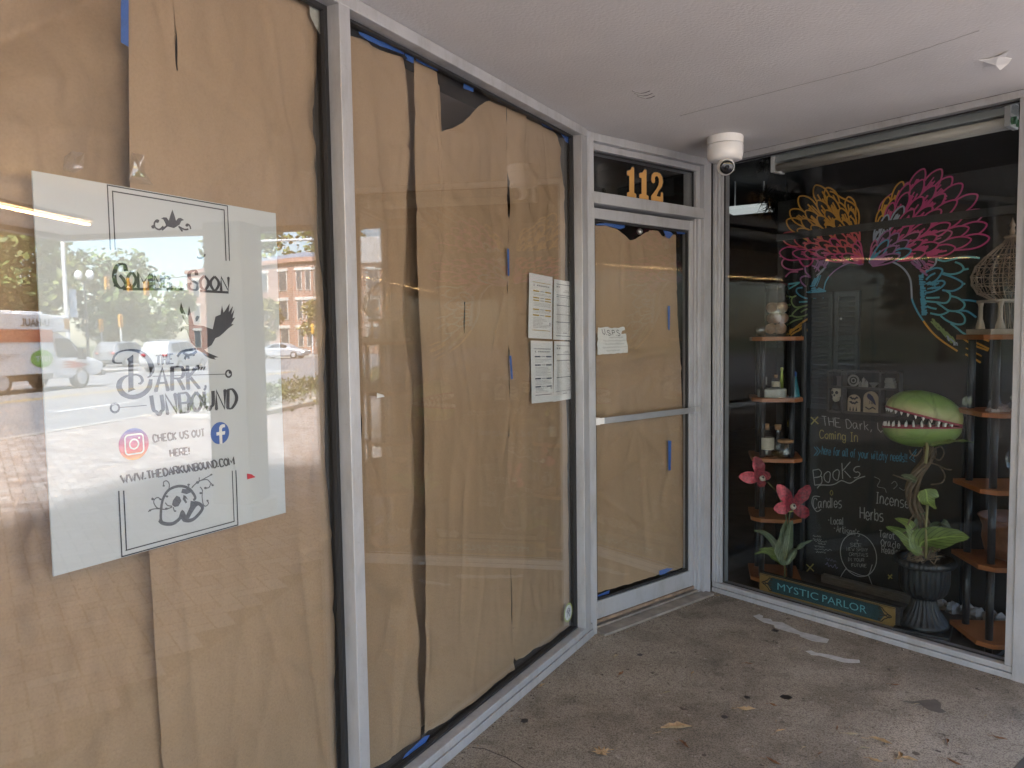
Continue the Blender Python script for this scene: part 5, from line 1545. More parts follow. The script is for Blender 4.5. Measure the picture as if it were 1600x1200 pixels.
for x0, x1, yt, nm, lb in ((1328, 1347.5, 616, 'bat', 'small tombstone plaque with two black bats in the cubby'), (1352.5, 1375.5, 611, 'bird', 'larger tombstone plaque with a dark blue bird in the cubby')):
    a, b = wx(x0, 625)[0], wx(x1, 625)[0]; zt = wx((x0 + x1) / 2, yt)[1]
    h = (b - a) / 2; zc = zt - h
    o = thing('tombstone_plaque', WR.P((a + b) / 2, zf, NX + .02), lb, 'plaque')
    outl = [(a, zf), (b, zf)] + [((a + b) / 2 + h * math.cos(q / 10 * math.pi), zc + h * math.sin(q / 10 * math.pi)) for q in range(11)]
    mb = MB(); mb.prism([WR.P(p[0], p[1], NX + .02) for p in outl], WR.n * .008); mb.build('plaque', M_CARD, o)
    S = lambda p, q, l=0.0: WR.P(p, q, NX + .0285 + l)
    mb = MB(); m_ = (a + b) / 2
    if nm == 'bat':
        for dz in (.045, .02):
            patch(mb, S, [(m_ + sx * h, zc + dz - .035 + sz * h) for sx, sz in ((-.8, .25), (-.4, .4), (-.12, .15), (0, .3), (.12, .15), (.5, .45), (.8, .15), (.45, .1), (.2, -.15), (0, -.05), (-.25, -.12), (-.5, .08))])
        for k in range(3): patch(mb, S, [(m_ + h * (-.7 + .5 * k), zf + .004), (m_ + h * (-.4 + .5 * k), zf + .004), (m_ + h * (-.55 + .5 * k), zf + .03)])
        mb.build('print', M_INK, o)
    else:
        patch(mb, S, [(m_ + sx * h, zc + sz * h) for sx, sz in ((-.45, .55), (-.3, .7), (-.05, .6), (.3, .3), (.6, -.3), (.75, -.9), (.5, -.75), (.25, -.45), (-.1, -.2), (-.4, .05), (-.5, .3))])
        mb.build('print', mat('night_blue_ink', (0.03, 0.035, 0.09), .6), o)
        mb = MB()
        for k in (-.1, .15, .3): ribbon(mb, S, [(m_ + k * h, zc - .3 * h), (m_ + k * h, zc - .75 * h)], .003)
        ribbon(mb, S, [(m_ - .7 * h, zf + .03), (m_ - .2 * h, zf + .018), (m_ + .3 * h, zf + .03), (m_ + .7 * h, zf + .02)], .006)
        mb.build('print', M_INK, o)
zf2 = zr[1] + .0065
def curio(name, cat, lb, x, build, mt, z=zf2):
    u = wx(x, 600)[0]
    mb = MB(); build(mb, u, z)
    return tag(mb.build(name, mt, smooth=False), lb, cat, 'curios on the upper cubby row')
M_GREYC = mat('pale_grey_resin', (0.26, 0.25, 0.24), .6, var=.2, scale=20)
curio('clock', 'clock', 'round pale clock ring on the upper cubby row', 1336, lambda mb, u, z: (mb.tube([WR.P(u + .028 * math.cos(a / 20 * 6.2832), z + .034 + .028 * math.sin(a / 20 * 6.2832), NX + .02) for a in range(21)], .006, 6), mb.tube([WR.P(u + .012 * math.cos(a / 14 * 6.2832), z + .034 + .012 * math.sin(a / 14 * 6.2832), NX + .02) for a in range(15)], .004, 6)), M_GREYC)
curio('trinket_box', 'box', 'tiny square trinket box on the upper cubby row', 1317, lambda mb, u, z: (mb.wbox(WR, u - .018, u + .018, z, z + .05, NX + .005, NX + .035), mb.wbox(WR, u - .021, u + .021, z + .05, z + .056, NX + .002, NX + .038)), mat('mauve_grey', (0.12, 0.105, 0.11), .7))
curio('candle_set', 'candle', 'stub candles beside the clock on the upper cubby row', 1352, lambda mb, u, z: [mb.lathe(WR.P(u + d, z, NX + .02), [(.009, 0), (.009, h), (.003, h + .002), (.001, h + .010)], 10) for d, h in ((-.018, .024), (.0, .046), (.016, .03))], M_GREYC)
curio('trinket_dish', 'dish', 'small round dish on the upper cubby row', 1368, lambda mb, u, z: mb.lathe(WR.P(u, z, NX + .022), [(.008, 0), (.010, .006), (.024, .022), (.022, .026), (.012, .012), (.0, .010)], 16, cap=False), M_GREYC)
for k in range(4):
    u = wx(1395, 600)[0]
    mb = MB(); mb.wbox(WR, u - .028 + .004 * (k % 2), u + .03 - .005 * k, zf2 + .014 * k, zf2 + .0128 + .014 * k, NX + .004, NX + .040)
    tag(mb.build('small_book', M_GREYC, bevel=.001), 'tiny grey book in a flat pile, %s from the bottom' % ('first', 'second', 'third', 'fourth')[k], 'book', 'books piled in the right cubby')
u = wx(1395, 620)[0]
mb = MB(); mb.wbox(WR, u - .03, u + .03, zf, zf + .085, NX + .004, NX + .016); mb.wbox(WR, u - .018, u + .018, zf + .02, zf + .065, NX + .0161, NX + .022)
tag(mb.build('picture_frame', mat('tarnished_frame', (0.15, 0.135, 0.11), .6, var=.3, scale=25), bevel=.001), 'small square tarnished picture frame in the right cubby', 'picture frame')

# sign board leaning behind the glass
NSG = -0.078
sg = thing('sign_board', WR.P(WR.at(1290, 960, NSG)[0], .06, NSG), 'gold and teal sign board reading mystic parlor at the foot of the window', 'sign')
cs4 = [WR.at(*q, NSG) for q in ((1187, 895), (1399, 949.5), (1188, 924.5), (1399, 984))]
u0, u1 = (cs4[0][0] + cs4[2][0]) / 2, (cs4[1][0] + cs4[3][0]) / 2
zt = (cs4[0][1] + cs4[1][1]) / 2; zb = .06
def sq(a, b, n): return WR.P(u0 + (u1 - u0) * a, zb + (zt - zb) * b, n)
mb = MB(); mb.wbox(WR, u0 - .003, u1 + .022, zb - .002, zt + .006, NSG - .03, NSG - .0005); mb.build('backing', M_BLACK, sg)
mb = MB(); mb.wbox(WR, u0, u1, zb, zt, NSG, NSG + .004); mb.build('face', mat('old_gold', (0.33, 0.21, 0.07), .45, .25, var=.25, scale=7), sg)
mb = MB(); P4 = [(.10, .92), (.90, .92), (.935, .5), (.90, .10), (.10, .10), (.065, .5)]
mb.prism([sq(a, b, NSG + .0042) for a, b in P4], WR.n * .0008); mb.build('teal_panel', mat('deep_teal', (0.018, 0.055, 0.065), .5), sg)
mb = MB()
ribbon(mb, lambda a, b, l=0: sq(a, b, NSG + .0052 + l), [(.10, .92), (.90, .92)], .020); ribbon(mb, lambda a, b, l=0: sq(a, b, NSG + .0052 + l), [(.0, .965), (1.0, .965)], .030)
mb.build('rule', mat('dark_gold', (0.10, 0.06, 0.02), .5), sg)
mb = MB()
for wd, x0, x1 in (('MYSTIC', .150, .470), ('PARLOR', .500, .815)):
    print_text(mb, lambda a, b, x0=x0, x1=x1: sq(x0 + (x1 - x0) * a, .31 + .40 * b, NSG + .0056), wd, 0)
mb.build('sign_lettering', mat('aqua_paint', (0.16, 0.44, 0.48), .5), sg)
mb = MB()
S = lambda a, b, l=0.0: sq(a, b, NSG + .0058 + l)
for sx in (0, 1):
    X = (lambda x: x) if sx == 0 else (lambda x: 1 - x)
    for pts in ([(.035, .5), (.05, .62), (.07, .72), (.085, .86), (.10, .86), (.105, .76), (.095, .72)], [(.035, .5), (.05, .38), (.07, .28), (.085, .14), (.10, .14), (.105, .24), (.095, .28)], [(.02, .5), (.04, .58), (.055, .5), (.04, .42), (.02, .5)], [(.055, .5), (.08, .55), (.10, .6)], [(.055, .5), (.08, .45), (.10, .4)]):
        q = smooth_path([Vector((X(a), b)) for a, b in pts], 5)
        # keep stroke width in metres: draw through metric surface
        ribbon(mb, lambda a, b, l=0.0: WR.P(a, b, NSG + .0058 + l), [(u0 + (u1 - u0) * p.x, zb + (zt - zb) * p.y) for p in q], .0055)
mb.build('scroll_ornament', mat('umber_paint', (0.035, 0.022, 0.012), .5), sg)

# ------------------------------------------------------------------ leaves, flowers, carnivorous plant, urn
def leaf_mat(name, a, b, vein=True):
    m = bpy.data.materials.new(name); m.use_nodes = True
    t = m.node_tree; bs = t.nodes['Principled BSDF']; bs.inputs['Roughness'].default_value = .45
    at = t.nodes.new('ShaderNodeAttribute'); at.attribute_name = 'leafuv'
    tc = t.nodes.new('ShaderNodeTexCoord')
    nz = nd(t, 'ShaderNodeTexNoise', Scale=18.0, Detail=3.0); t.links.new(tc.outputs['Object'], nz.inputs['Vector'])
    r = ramp(t, nz.outputs[0], [(.3, a), (.7, b)])
    sp = t.nodes.new('ShaderNodeSeparateXYZ'); t.links.new(at.outputs['Vector'], sp.inputs[0])
    # side veins: stripes running outwards and forwards, plus a pale midrib
    ab = nd(t, 'ShaderNodeMath', _operation='ABSOLUTE'); t.links.new(sp.outputs[0], ab.inputs[0])
    ma = nd(t, 'ShaderNodeMath', _operation='MULTIPLY_ADD'); t.links.new(ab.outputs[0], ma.inputs[0]); ma.inputs[1].default_value = -.35; t.links.new(sp.outputs[1], ma.inputs[2])
    sn = nd(t, 'ShaderNodeMath', _operation='MULTIPLY'); t.links.new(ma.outputs[0], sn.inputs[0]); sn.inputs[1].default_value = 52
    s2 = nd(t, 'ShaderNodeMath', _operation='SINE'); t.links.new(sn.outputs[0], s2.inputs[0])
    st = ramp(t, s2.outputs[0], [(.80, (0, 0, 0)), (.97, (1, 1, 1))])
    c = mix(t, st.outputs[0], r.outputs[0], tuple(x * .35 for x in a))
    mr = ramp(t, ab.outputs[0], [(.03, (1, 1, 1)), (.09, (0, 0, 0))])
    c = mix(t, mr.outputs[0], c, tuple(min(1, x * 1.5) for x in b))
    t.links.new(c, bs.inputs['Base Color'])
    return m
M_LEAFB = leaf_mat('bright_leaf', (0.10, 0.15, 0.03), (0.19, 0.26, 0.062))
M_LEAFD = leaf_mat('dull_leaf', (0.085, 0.115, 0.06), (0.18, 0.215, 0.125))
def leaf(parent, name, mid, wid, mt, side=None, fold=.25, droop=0.0, shape=1.0, nu=14, nv=6):
    """mid: list of 3-D midrib points; wid: half width; side: direction across the blade"""
    mid = [Vector(q) for q in mid]
    n = len(mid)
    pth = []
    for i in range(n - 1):
        p0, p1, p2, p3 = mid[max(i - 1, 0)], mid[i], mid[i + 1], mid[min(i + 2, n - 1)]
        for j in range(nu // (n - 1) + 1):
            s = j / (nu // (n - 1) + 1)
            pth.append(0.5 * ((2 * p1) + (p2 - p0) * s + (2 * p0 - 5 * p1 + 4 * p2 - p3) * s * s + (3 * p1 - p0 - 3 * p2 + p3) * s ** 3))
    pth.append(mid[-1])
    N = len(pth)
    vs, uv = [], []
    side = Vector(side) if side is not None else None
    for i, p in enumerate(pth):
        t = (pth[min(i + 1, N - 1)] - pth[max(i - 1, 0)]).normalized()
        sd = side if side is not None else t.cross(Vector((0, 0, 1)))
        sd = (sd - t * sd.dot(t)).normalized()
        nm = t.cross(sd)
        a = i / (N - 1)
        h = wid * (math.sin(math.pi * min(1, a ** (.75 * shape))) ** .8 * (1 - .15 * a) + .02)
        for j in range(-nv // 2, nv // 2 + 1):
            x = j / (nv / 2)
            off = nm * (abs(x) * fold * h + .004 * math.sin(a * 22 + x * 4) * abs(x))
            vs.append(p + sd * x * h + off)
            uv.append((x, a, 0))
    W_ = nv + 1
    fs = [(i * W_ + j, i * W_ + j + 1, (i + 1) * W_ + j + 1, (i + 1) * W_ + j) for i in range(N - 1) for j in range(nv)]
    mb = MB(); mb.add(vs, fs)
    o = mb.build(name, mt, parent, smooth=True, recalc=False)
    at = o.data.attributes.new('leafuv', 'FLOAT_VECTOR', 'POINT')
    for k, q in enumerate(uv): at.data[k].vector = q
    return o
# urn
UC = Vector((1.975, 3.535, 0.031))
ur = thing('urn', UC, 'black fluted pedestal urn on the display floor holding the tall plant', 'urn')
mb = MB(); mb.box(UC + Vector((0, 0, .02)), .235, .235, .04, R_(-35)); mb.build('plinth', mat('urn_black', (0.022, 0.025, 0.028), .42, var=.3, scale=10), ur, bevel=.004)
prof = [(.105, .041), (.112, .052), (.106, .062), (.098, .07), (.078, .10), (.060, .135), (.052, .165), (.052, .175), (.060, .185)]
M_URN = MATS['urn_black']
mb = MB(); mb.lathe(UC, prof, 96, 24, .07, (3, 7), cap=False); mb.build('foot', M_URN, ur, smooth=True)
prof = [(.050, .184), (.080, .192), (.098, .215), (.106, .25), (.108, .30), (.109, .335)]
mb = MB(); mb.lathe(UC, prof, 120, 26, .035, (1, 4), cap=False); mb.build('bowl', M_URN, ur, smooth=True)
prof = [(.109, .334), (.128, .342), (.134, .352), (.131, .366), (.122, .374), (.112, .372), (.104, .36), (.10, .33), (.0, .325)]
mb = MB(); mb.lathe(UC, prof, 120, 40, .03, (1, 4), cap=False); mb.build('rim', M_URN, ur, smooth=True)
# carnivorous plant prop
pt = thing('carnivorous_plant', UC + Vector((0, 0, .33)), 'tall prop plant with a big toothed green pod standing in the black urn', 'plant')
DP = 3.50
def inside(p, lim=-0.085):
    n = (p - F2).dot(WR.n)
    if n <= lim: return p
    v = p - C_P
    return p + v * ((lim - n) / v.dot(WR.n))
def V(x, y, d=0.0): return inside(vp(x, y, DP + d))
M_ROOT = mat('twisted_root', (0.15, 0.11, 0.072), .8, var=.35, scale=25)
core = [(1452, 872), (1450, 845), (1443, 815), (1428, 790), (1424, 765), (1432, 742), (1446, 724), (1452, 708), (1449, 690)]
def cpt(s):
    s = s * (len(core) - 1); i = min(int(s), len(core) - 2); f = s - i
    return (core[i][0] + (core[i + 1][0] - core[i][0]) * f, core[i][1] + (core[i + 1][1] - core[i][1]) * f)
mb = MB()
for k in range(7):
    path = []
    for i in range(30):
        s = i / 29
        x, y = cpt(s)
        a = k * .9 + s * 5.5
        rr = 5.5 + 3.5 * math.sin(s * 3.1) + 3 * mnoise.noise(Vector((s * 4, k, 0)))
        path.append(V(x + rr * math.cos(a), y, .09 + .03 * math.sin(a)))
    mb.tube(path, [.0085 * (1 - .25 * i / 29) for i in range(30)], 7)
mb.build('twisted_stem', M_ROOT, pt, smooth=True)
mb = MB()
for pts in ([(1421, 703), (1424, 710), (1432, 712), (1440, 702)], [(1458, 702), (1470, 698), (1475, 708), (1468, 719), (1458, 714)], [(1450, 722), (1466, 727), (1478, 733), (1487, 734)], [(1468, 728), (1476, 742), (1472, 754), (1455, 757)], [(1395, 742), (1412, 748), (1425, 752)], [(1462, 700), (1462, 712), (1455, 720)], [(1440, 812), (1428, 826), (1412, 833)], [(1430, 800), (1418, 822), (1424, 850)]):
    q = smooth_path(pts, 5)
    mb.tube([V(p.x, p.y, .02 * math.sin(i)) for i, p in enumerate(q)], .0032, 6)
for k in range(26):
    x = 1418 + rnd.random() * 46; y = 866 + rnd.random() * 16
    q = smooth_path([(x + rnd.uniform(-12, 12), y + rnd.uniform(-16, 6)) for _ in range(4)], 4)
    mb.tube([V(p.x, p.y, rnd.uniform(-.02, .0) - .05) for p in q], .0026, 5)
mb.build('tendril', M_ROOT, pt, smooth=True)
mb = MB(); mb.tube([V(1447, 872, -.06), V(1447, 820, -.06), V(1449, 790, -.06)], .006, 8); mb.tube([V(1446, 724, -.04), V(1449, 700, -.03), vp(1446, 684, 3.66)], .007, 8)
mb.build('cane', mat('yellow_cane', (0.30, 0.27, 0.12), .5), pt, smooth=True)
# pod: two hinged shells
hx = C_R.normalized(); hy = C_F.normalized(); hz = Vector((0, 0, 1))
PC = vp(1440, 659, 3.62)
RX, RY, RZU, RZL = .170, .105, .118, .098
ang = R_(15)
HG = Vector((.156, 0, -.012))
def pod_pt(a, ph, up, scale=1.0):
    """a around, ph 0 rim .. pi/2 crown"""
    x, y = RX * math.cos(a) * math.cos(ph), RY * math.sin(a) * math.cos(ph)
    z = (RZU if up else -RZL) * math.sin(ph) ** .85
    rib = 1 + (.018 if not up else .008) * math.sin(a * 7) * math.sin(ph * 2)
    q = Vector((x * rib * scale, y * rib * scale, z * rib * scale))
    if up:
        q = q + Vector((0, 0, -.01))
        r = q - HG
        q = HG + Vector((r.x * math.cos(ang) + r.z * math.sin(ang), r.y, -r.x * math.sin(ang) + r.z * math.cos(ang)))
    else:
        q = q + Vector((0, 0, -.022))
        r = q - HG; a2 = R_(-1)
        q = HG + Vector((r.x * math.cos(a2) + r.z * math.sin(a2), r.y, -r.x * math.sin(a2) + r.z * math.cos(a2)))
    # turn the mouth a little towards the window
    yaw = R_(-28)
    q = Vector((q.x * math.cos(yaw) - q.y * math.sin(yaw), q.x * math.sin(yaw) + q.y * math.cos(yaw), q.z))
    return PC + hx * q.x + hy * q.y + hz * q.z
mpod = bpy.data.materials.new('pod_skin'); mpod.use_nodes = True
t = mpod.node_tree; bs = t.nodes['Principled BSDF']; bs.inputs['Roughness'].default_value = .45
at = t.nodes.new('ShaderNodeAttribute'); at.attribute_name = 'podv'
sp = t.nodes.new('ShaderNodeSeparateXYZ'); t.links.new(at.outputs['Vector'], sp.inputs[0])
tc = t.nodes.new('ShaderNodeTexCoord')
nz = nd(t, 'ShaderNodeTexNoise', Scale=9.0, Detail=4.0); t.links.new(tc.outputs['Object'], nz.inputs['Vector'])
ad = nd(t, 'ShaderNodeMath', _operation='MULTIPLY_ADD'); t.links.new(nz.outputs[0], ad.inputs[0]); ad.inputs[1].default_value = .5; t.links.new(sp.outputs[0], ad.inputs[2])
r = ramp(t, ad.outputs[0], [(.22, (0.42, 0.27, 0.17)), (.42, (0.40, 0.43, 0.17)), (.68, (0.19, 0.31, 0.065)), (1.0, (0.12, 0.22, 0.04))])
nv = nd(t, 'ShaderNodeTexVoronoi', Scale=7.0); nv.feature = 'DISTANCE_TO_EDGE'; t.links.new(tc.outputs['Object'], nv.inputs['Vector'])
vr = ramp(t, nv.outputs['Distance'], [(.0, (0.55, 0.55, 0.55)), (.07, (1, 1, 1))])
rr2 = ramp(t, sp.outputs[1], [(.0, (0.45, 0.5, 0.4)), (.30, (1, 1, 1))])
t.links.new(mix(t, .8, mix(t, .35, r.outputs[0], vr.outputs[0], 'MULTIPLY'), rr2.outputs[0], 'MULTIPLY'), bs.inputs['Base Color'])
def shell(name, up, scale, mt, flip=False):
    NA, NP_ = 80, 16
    vs, at = [], []
    for i in range(NP_ + 1):
        for j in range(NA):
            ph = math.pi / 2 * i / NP_
            vs.append(pod_pt(2 * math.pi * j / NA, ph, up, scale)); at.append((.1 + .9 * i / NP_ if up else .35 + .35 * i / NP_, min(1, abs(math.sin(math.pi * j / NA * (5 if up else 7) + .9 * i / NP_)) * 1.5) if up else min(1, abs(math.sin(i * .8 + .3 * math.sin(j * .3))) * 1.6), 0))
    fs = [(i * NA + j, i * NA + (j + 1) % NA, (i + 1) * NA + (j + 1) % NA, (i + 1) * NA + j) for i in range(NP_) for j in range(NA)]
    mb = MB(); mb.add(vs, fs)
    o = mb.build(name, mt, pt, smooth=True)
    aa = o.data.attributes.new('podv', 'FLOAT_VECTOR', 'POINT')
    for k, q in enumerate(at): aa.data[k].vector = q
    return o
hd = shell('upper_jaw', True, 1.0, mpod)
lj = shell('lower_jaw', False, 1.0, mpod)
M_MOUTH = mat('mouth_dark', (0.03, 0.006, 0.010), .5)
shell('mouth_lining', True, .96, M_MOUTH); shell('mouth_lining', False, .96, M_MOUTH)
M_LIP = mat('dark_red_lip', (0.30, 0.035, 0.06), .4)
for up in (True, False):
    mb = MB(); mb.tube([pod_pt(2 * math.pi * j / 48, 0.0, up, .985) for j in range(49)], .0058, 8); mb.build('lip', M_LIP, pt, smooth=True)
M_TOOTH = mat('ivory_tooth', (0.85, 0.83, 0.76), .35)
for up in (True, False):
    for j in range(30):
        a = math.pi * 2 * (j + .5) / 30
        if math.cos(a) > .80: continue
        b = pod_pt(a, .02, up, .965)
        L = .026 if up else .030
        tip = b + Vector((0, 0, -L if up else L)) + hx * rnd.uniform(-.003, .003)
        mb = MB(); mb.tube([b, b.lerp(tip, .6), tip], [.0062, .0052, .0012], 7); mb.build('tooth', M_TOOTH, pt, smooth=True)
mb = MB(); mb.tube([vp(1490, 667, 3.62), vp(1500, 664, 3.62), vp(1506, 662, 3.62)], [.009, .008, .004], 8); mb.build('stalk_nub', mat('brown_nub', (0.20, 0.13, 0.09), .7), pt, smooth=True)
for mid, wd, sd, mt, fo in (([V(1436, 866, -.06), V(1440, 848, -.09), V(1462, 842, -.13), V(1490, 838, -.14), V(1515, 840, -.13)], .062, hz * -1 + hx * .3, M_LEAFB, .15),
                            ([V(1440, 868, -.03), V(1426, 850, -.08), V(1408, 832, -.12), V(1384, 823, -.13)], .034, hz + hx * .8, M_LEAFB, .3),
                            ([V(1444, 868, .0), V(1432, 842, .02), V(1420, 818, .0), V(1398, 810, -.02)], .030, hz + hx, M_LEAFB, .3),
                            ([V(1448, 868, .03), V(1456, 840, .06), V(1470, 818, .05), V(1486, 826, .03)], .034, hx + hz * .3, M_LEAFD, .3),
                            ([V(1430, 868, .03), V(1432, 845, .06), V(1436, 815, .07), V(1446, 800, .05)], .030, hx, M_LEAFD, .3),
                            ([V(1446, 764, -.06), V(1448, 772, -.08), V(1450, 784, -.09), V(1463, 795, -.09)], .052, hx - hz * .2, M_LEAFB, .2),
                            ([V(1452, 696, -.02), V(1475, 692, -.05), V(1500, 689, -.06), V(1522, 691, -.06)], .016, hy + hz * .35, M_LEAFB, .2),
                            ([V(1432, 752, .02), V(1420, 746, .03), V(1408, 742, .03)], .018, hz, M_LEAFD, .2)):
    leaf(pt, 'leaf', mid, wd, mt, sd, fo)
# orchid plant with two red flowers
DP2 = 4.02
def V2(x, y, d=0.0): return inside(vp(x, y, DP2 + d))
orp = thing('orchid_plant', V2(1228, 905), 'prop orchid with two speckled red flowers before the left shelf unit', 'plant')
for mid, wd, sd, mt in (([V2(1226, 884), V2(1222, 862), V2(1224, 840), V2(1228, 812)], .036, hx + hy * .3, M_LEAFD), ([V2(1226, 880, .02), V2(1232, 850), V2(1234, 830), V2(1238, 812, -.02)], .028, hx, M_LEAFD), ([V2(1226, 880), V2(1214, 855), V2(1196, 834), V2(1177, 829)], .020, hz + hx * .4, M_LEAFD),
                        ([V2(1222, 845, -.05), V2(1222, 858, -.08), V2(1226, 872, -.09), V2(1230, 883, -.08)], .050, hx, M_LEAFD), ([V2(1226, 880), V2(1216, 866), V2(1204, 858), V2(1186, 858)], .018, hz + hx * .3, M_LEAFB), ([V2(1228, 880), V2(1240, 862), V2(1254, 850), V2(1270, 844)], .014, hz + hx, M_LEAFD), ([V2(1224, 882), V2(1210, 872), V2(1196, 862), V2(1178, 866)], .016, hz, M_LEAFB), ([V2(1230, 882, .03), V2(1244, 860, .03), V2(1262, 846, .02)], .020, hz + hx, M_LEAFD)):
    leaf(orp, 'leaf', mid, wd, mt, sd, .3)
mb = MB(); mb.tube([V2(1226, 905, .02), V2(1227, 850, .02), V2(1233, 810, .02), V2(1236, 793, .01)], .0045, 7); mb.tube([V2(1230, 850, .02), V2(1228, 800, .03), V2(1215, 770, .02), V2(1200, 753, .0)], .004, 7)
mb.build('stem', mat('green_stem', (0.10, 0.12, 0.05), .5), orp, smooth=True)
M_PETAL = mat('speckled_red_petal', (0.22, 0.018, 0.030), .55, var=.6, scale=90, detail=2)
def petal(fl, c, d, L, wd, mt=M_PETAL):
    leaf(fl, 'petal', [c, c + d * L * .5 - hy * .012, c + d * L - hy * .004], wd, mt, d.cross(hy), .12, shape=1.55)
for c, dirs, lb in ((V2(1238, 791, -.02), ((-.58, .82, .17), (.62, .78, .17), (-.95, -.12, .12), (.80, -.45, .12)), 0), (V2(1190, 747, -.02), ((-.30, .95, .15), (-.98, .08, .15), (.55, .35, .06), (-.15, -.8, .06)), 1)):
    fl = thing('flower', c, None, None); fl.parent = orp; fl.location = c - WL[orp.name]
    for dx, dz, L in dirs:
        d = (hx * dx + hz * dz).normalized()
        petal(fl, c, d, L * .86, .036 if L > .1 else .026)
    mb = MB(); mb.ball(c - hy * .012, .016); mb.build('white_centre', mat('ivory_bead', (0.66, 0.60, 0.52), .35), fl, smooth=True)
    mb = MB(); mb.ball(c - hy * .027 + hz * .007, .006); mb.build('dark_pupil', M_INK, fl, smooth=True)
    mb = MB(); mb.tube([c + hx * .018 + hz * .022 + hy * .01, c + hx * .030 + hy * .01, c + hx * .014 - hz * .028 + hy * .01, c - hx * .018 - hz * .032 + hy * .01], .004, 6); mb.build('calyx', mat('lime_rim', (0.34, 0.32, 0.12), .5), fl, smooth=True)

# ------------------------------------------------------------------ things on the shelves
def shp(corner, f, b, a_, b_, z): 
    q = corner + f * a_ + b * b_
    return Vector((q.x, q.y, z + .0005))
cL = Vector((1.352, 4.190, 0)); cR = Vector((2.074, 3.243, 0))
def glassware(name, cat, lb, base, prof, mt=None, parts=(), seg=22, group=None):
    o = thing(name, base, lb, cat, group)
    mb = MB(); mb.lathe(base, prof, seg, cap=False); mb.build('body', mt or M_JAR, o, smooth=True)
    for nm, pr, m_ in parts:
        mb = MB(); mb.lathe(base, pr, seg); mb.build(nm, m_, o, smooth=nm != 'label')
    return o
M_CORK = mat('cork', (0.36, 0.21, 0.11), .8, var=.2, scale=40)
M_LABEL = mat('cream_label', (0.50, 0.47, 0.38), .7, var=.15, scale=15)
M_GREENB = mat('green_foil', (0.28, 0.36, 0.04), .3, .4)
M_TEALB = mat('teal_glass', (0.02, 0.16, 0.20), .15)
jb = shp(cL, fL, bL, .14, .13, ZSH[4])
jar = glassware('glass_jar', 'jar', 'large lidded glass jar of round dried fruit on the left top shelf', jb, [(.0, .003), (.062, .003), (.068, .012), (.068, .23), (.058, .25), (.058, .262), (.066, .266)],
                parts=(('lid', [(.060, .267), (.066, .275), (.064, .292), (.03, .305), (.012, .312), (.020, .330), (.016, .345), (.001, .350)], M_JAR),))
k = 0
M_FRUIT = mat('dried_fruit', (0.36, 0.20, 0.12), .75, var=.3, scale=25)
for dz, rr in ((.045, 3), (.105, 3), (.165, 3)):
    for i in range(rr):
        a = i * 2.09 + dz * 20
        mb = MB(); mb.ball(jb + Vector((.034 * math.cos(a), .034 * math.sin(a), dz)), .031, jit=.12)
        tag(mb.build('dried_fruit', M_FRUIT, smooth=True), 'round brown dried fruit inside the large glass jar', 'dried fruit', 'dried fruit in the large jar')
base = shp(cL, fL, bL, .05, .10, ZSH[4])
glassware('glass_dish', 'dish', 'small clear glass dish left of the large jar', base, [(.0, .004), (.022, .004), (.03, .03), (.034, .055), (.028, .06)])
bz = ZSH[3]
tb = shp(cL, fL, bL, .115, .11, bz)
mb = MB(); mb.lathe(tb, [(.078, 0), (.080, .004), (.080, .044), (.074, .048)], 28)
tag(mb.build('round_tray', mat('white_wash_tray', (0.46, 0.48, 0.45), .6, var=.2, scale=16), smooth=False), 'round white tray carrying small bottles on the left shelf unit', 'tray')
tz = Vector((0, 0, .049))
glassware('bottle', 'bottle', 'tall clear decanter with ball stopper on the white tray', tb - fL * .045 + tz, [(.0, .002), (.016, .002), (.018, .01), (.017, .075), (.010, .09), (.008, .12), (.012, .13)], parts=(('stopper', [(.004, .13), (.012, .14), (.012, .155), (.006, .165), (.005, .18), (.001, .19)], M_JAR), ('label', [(.0182, .02), (.0182, .065)], M_GREYC)))
glassware('bottle', 'bottle', 'squat clear bottle with a dark printed label on the white tray', tb + fL * .018 - bL * .02 + tz, [(.0, .002), (.022, .002), (.023, .045), (.012, .058), (.010, .068)], parts=(('label', [(.0234, .010), (.0234, .040)], M_LABEL), ('cork', [(.0095, .06), (.0095, .078)], M_CORK)))
glassware('bottle', 'bottle', 'slim yellow green bottle on the white tray', tb + fL * .052 + tz, [(.0, .002), (.009, .002), (.010, .07), (.007, .085), (.007, .1)], M_GREENB, parts=(('cap', [(.0075, .1), (.009, .112), (.006, .12)], MATS['lime_print']),))
glassware('bottle', 'bottle', 'teal cone shaped bottle beside the white tray', shp(cL, fL, bL, .232, .08, bz), [(.0, .002), (.030, .002), (.031, .008), (.013, .10), (.010, .125), (.0, .14)], M_TEALB, parts=(('cap', [(.011, .118), (.012, .14), (.006, .147)], MATS['royal_blue_print']),))
bz = ZSH[2]
glassware('bottle', 'bottle', 'corked bottle with a large cream label on the left shelf unit', shp(cL, fL, bL, .085, .07, bz), [(.0, .002), (.038, .002), (.040, .01), (.040, .12), (.018, .145), (.014, .165)], parts=(('label', [(.0405, .045), (.0405, .112)], M_LABEL), ('cork', [(.0135, .155), (.0135, .19)], M_CORK)))
glassware('bottle', 'bottle', 'small corked bottle with an amber dreg on the left shelf unit', shp(cL, fL, bL, .15, .12, bz), [(.0, .002), (.036, .002), (.037, .05), (.036, .09), (.013, .11), (.012, .15)], parts=(('cork', [(.017, .15), (.019, .18)], M_CORK), ('dreg', [(.034, .004), (.034, .03)], mat('amber_dreg', (0.10, 0.06, 0.01), .4))))
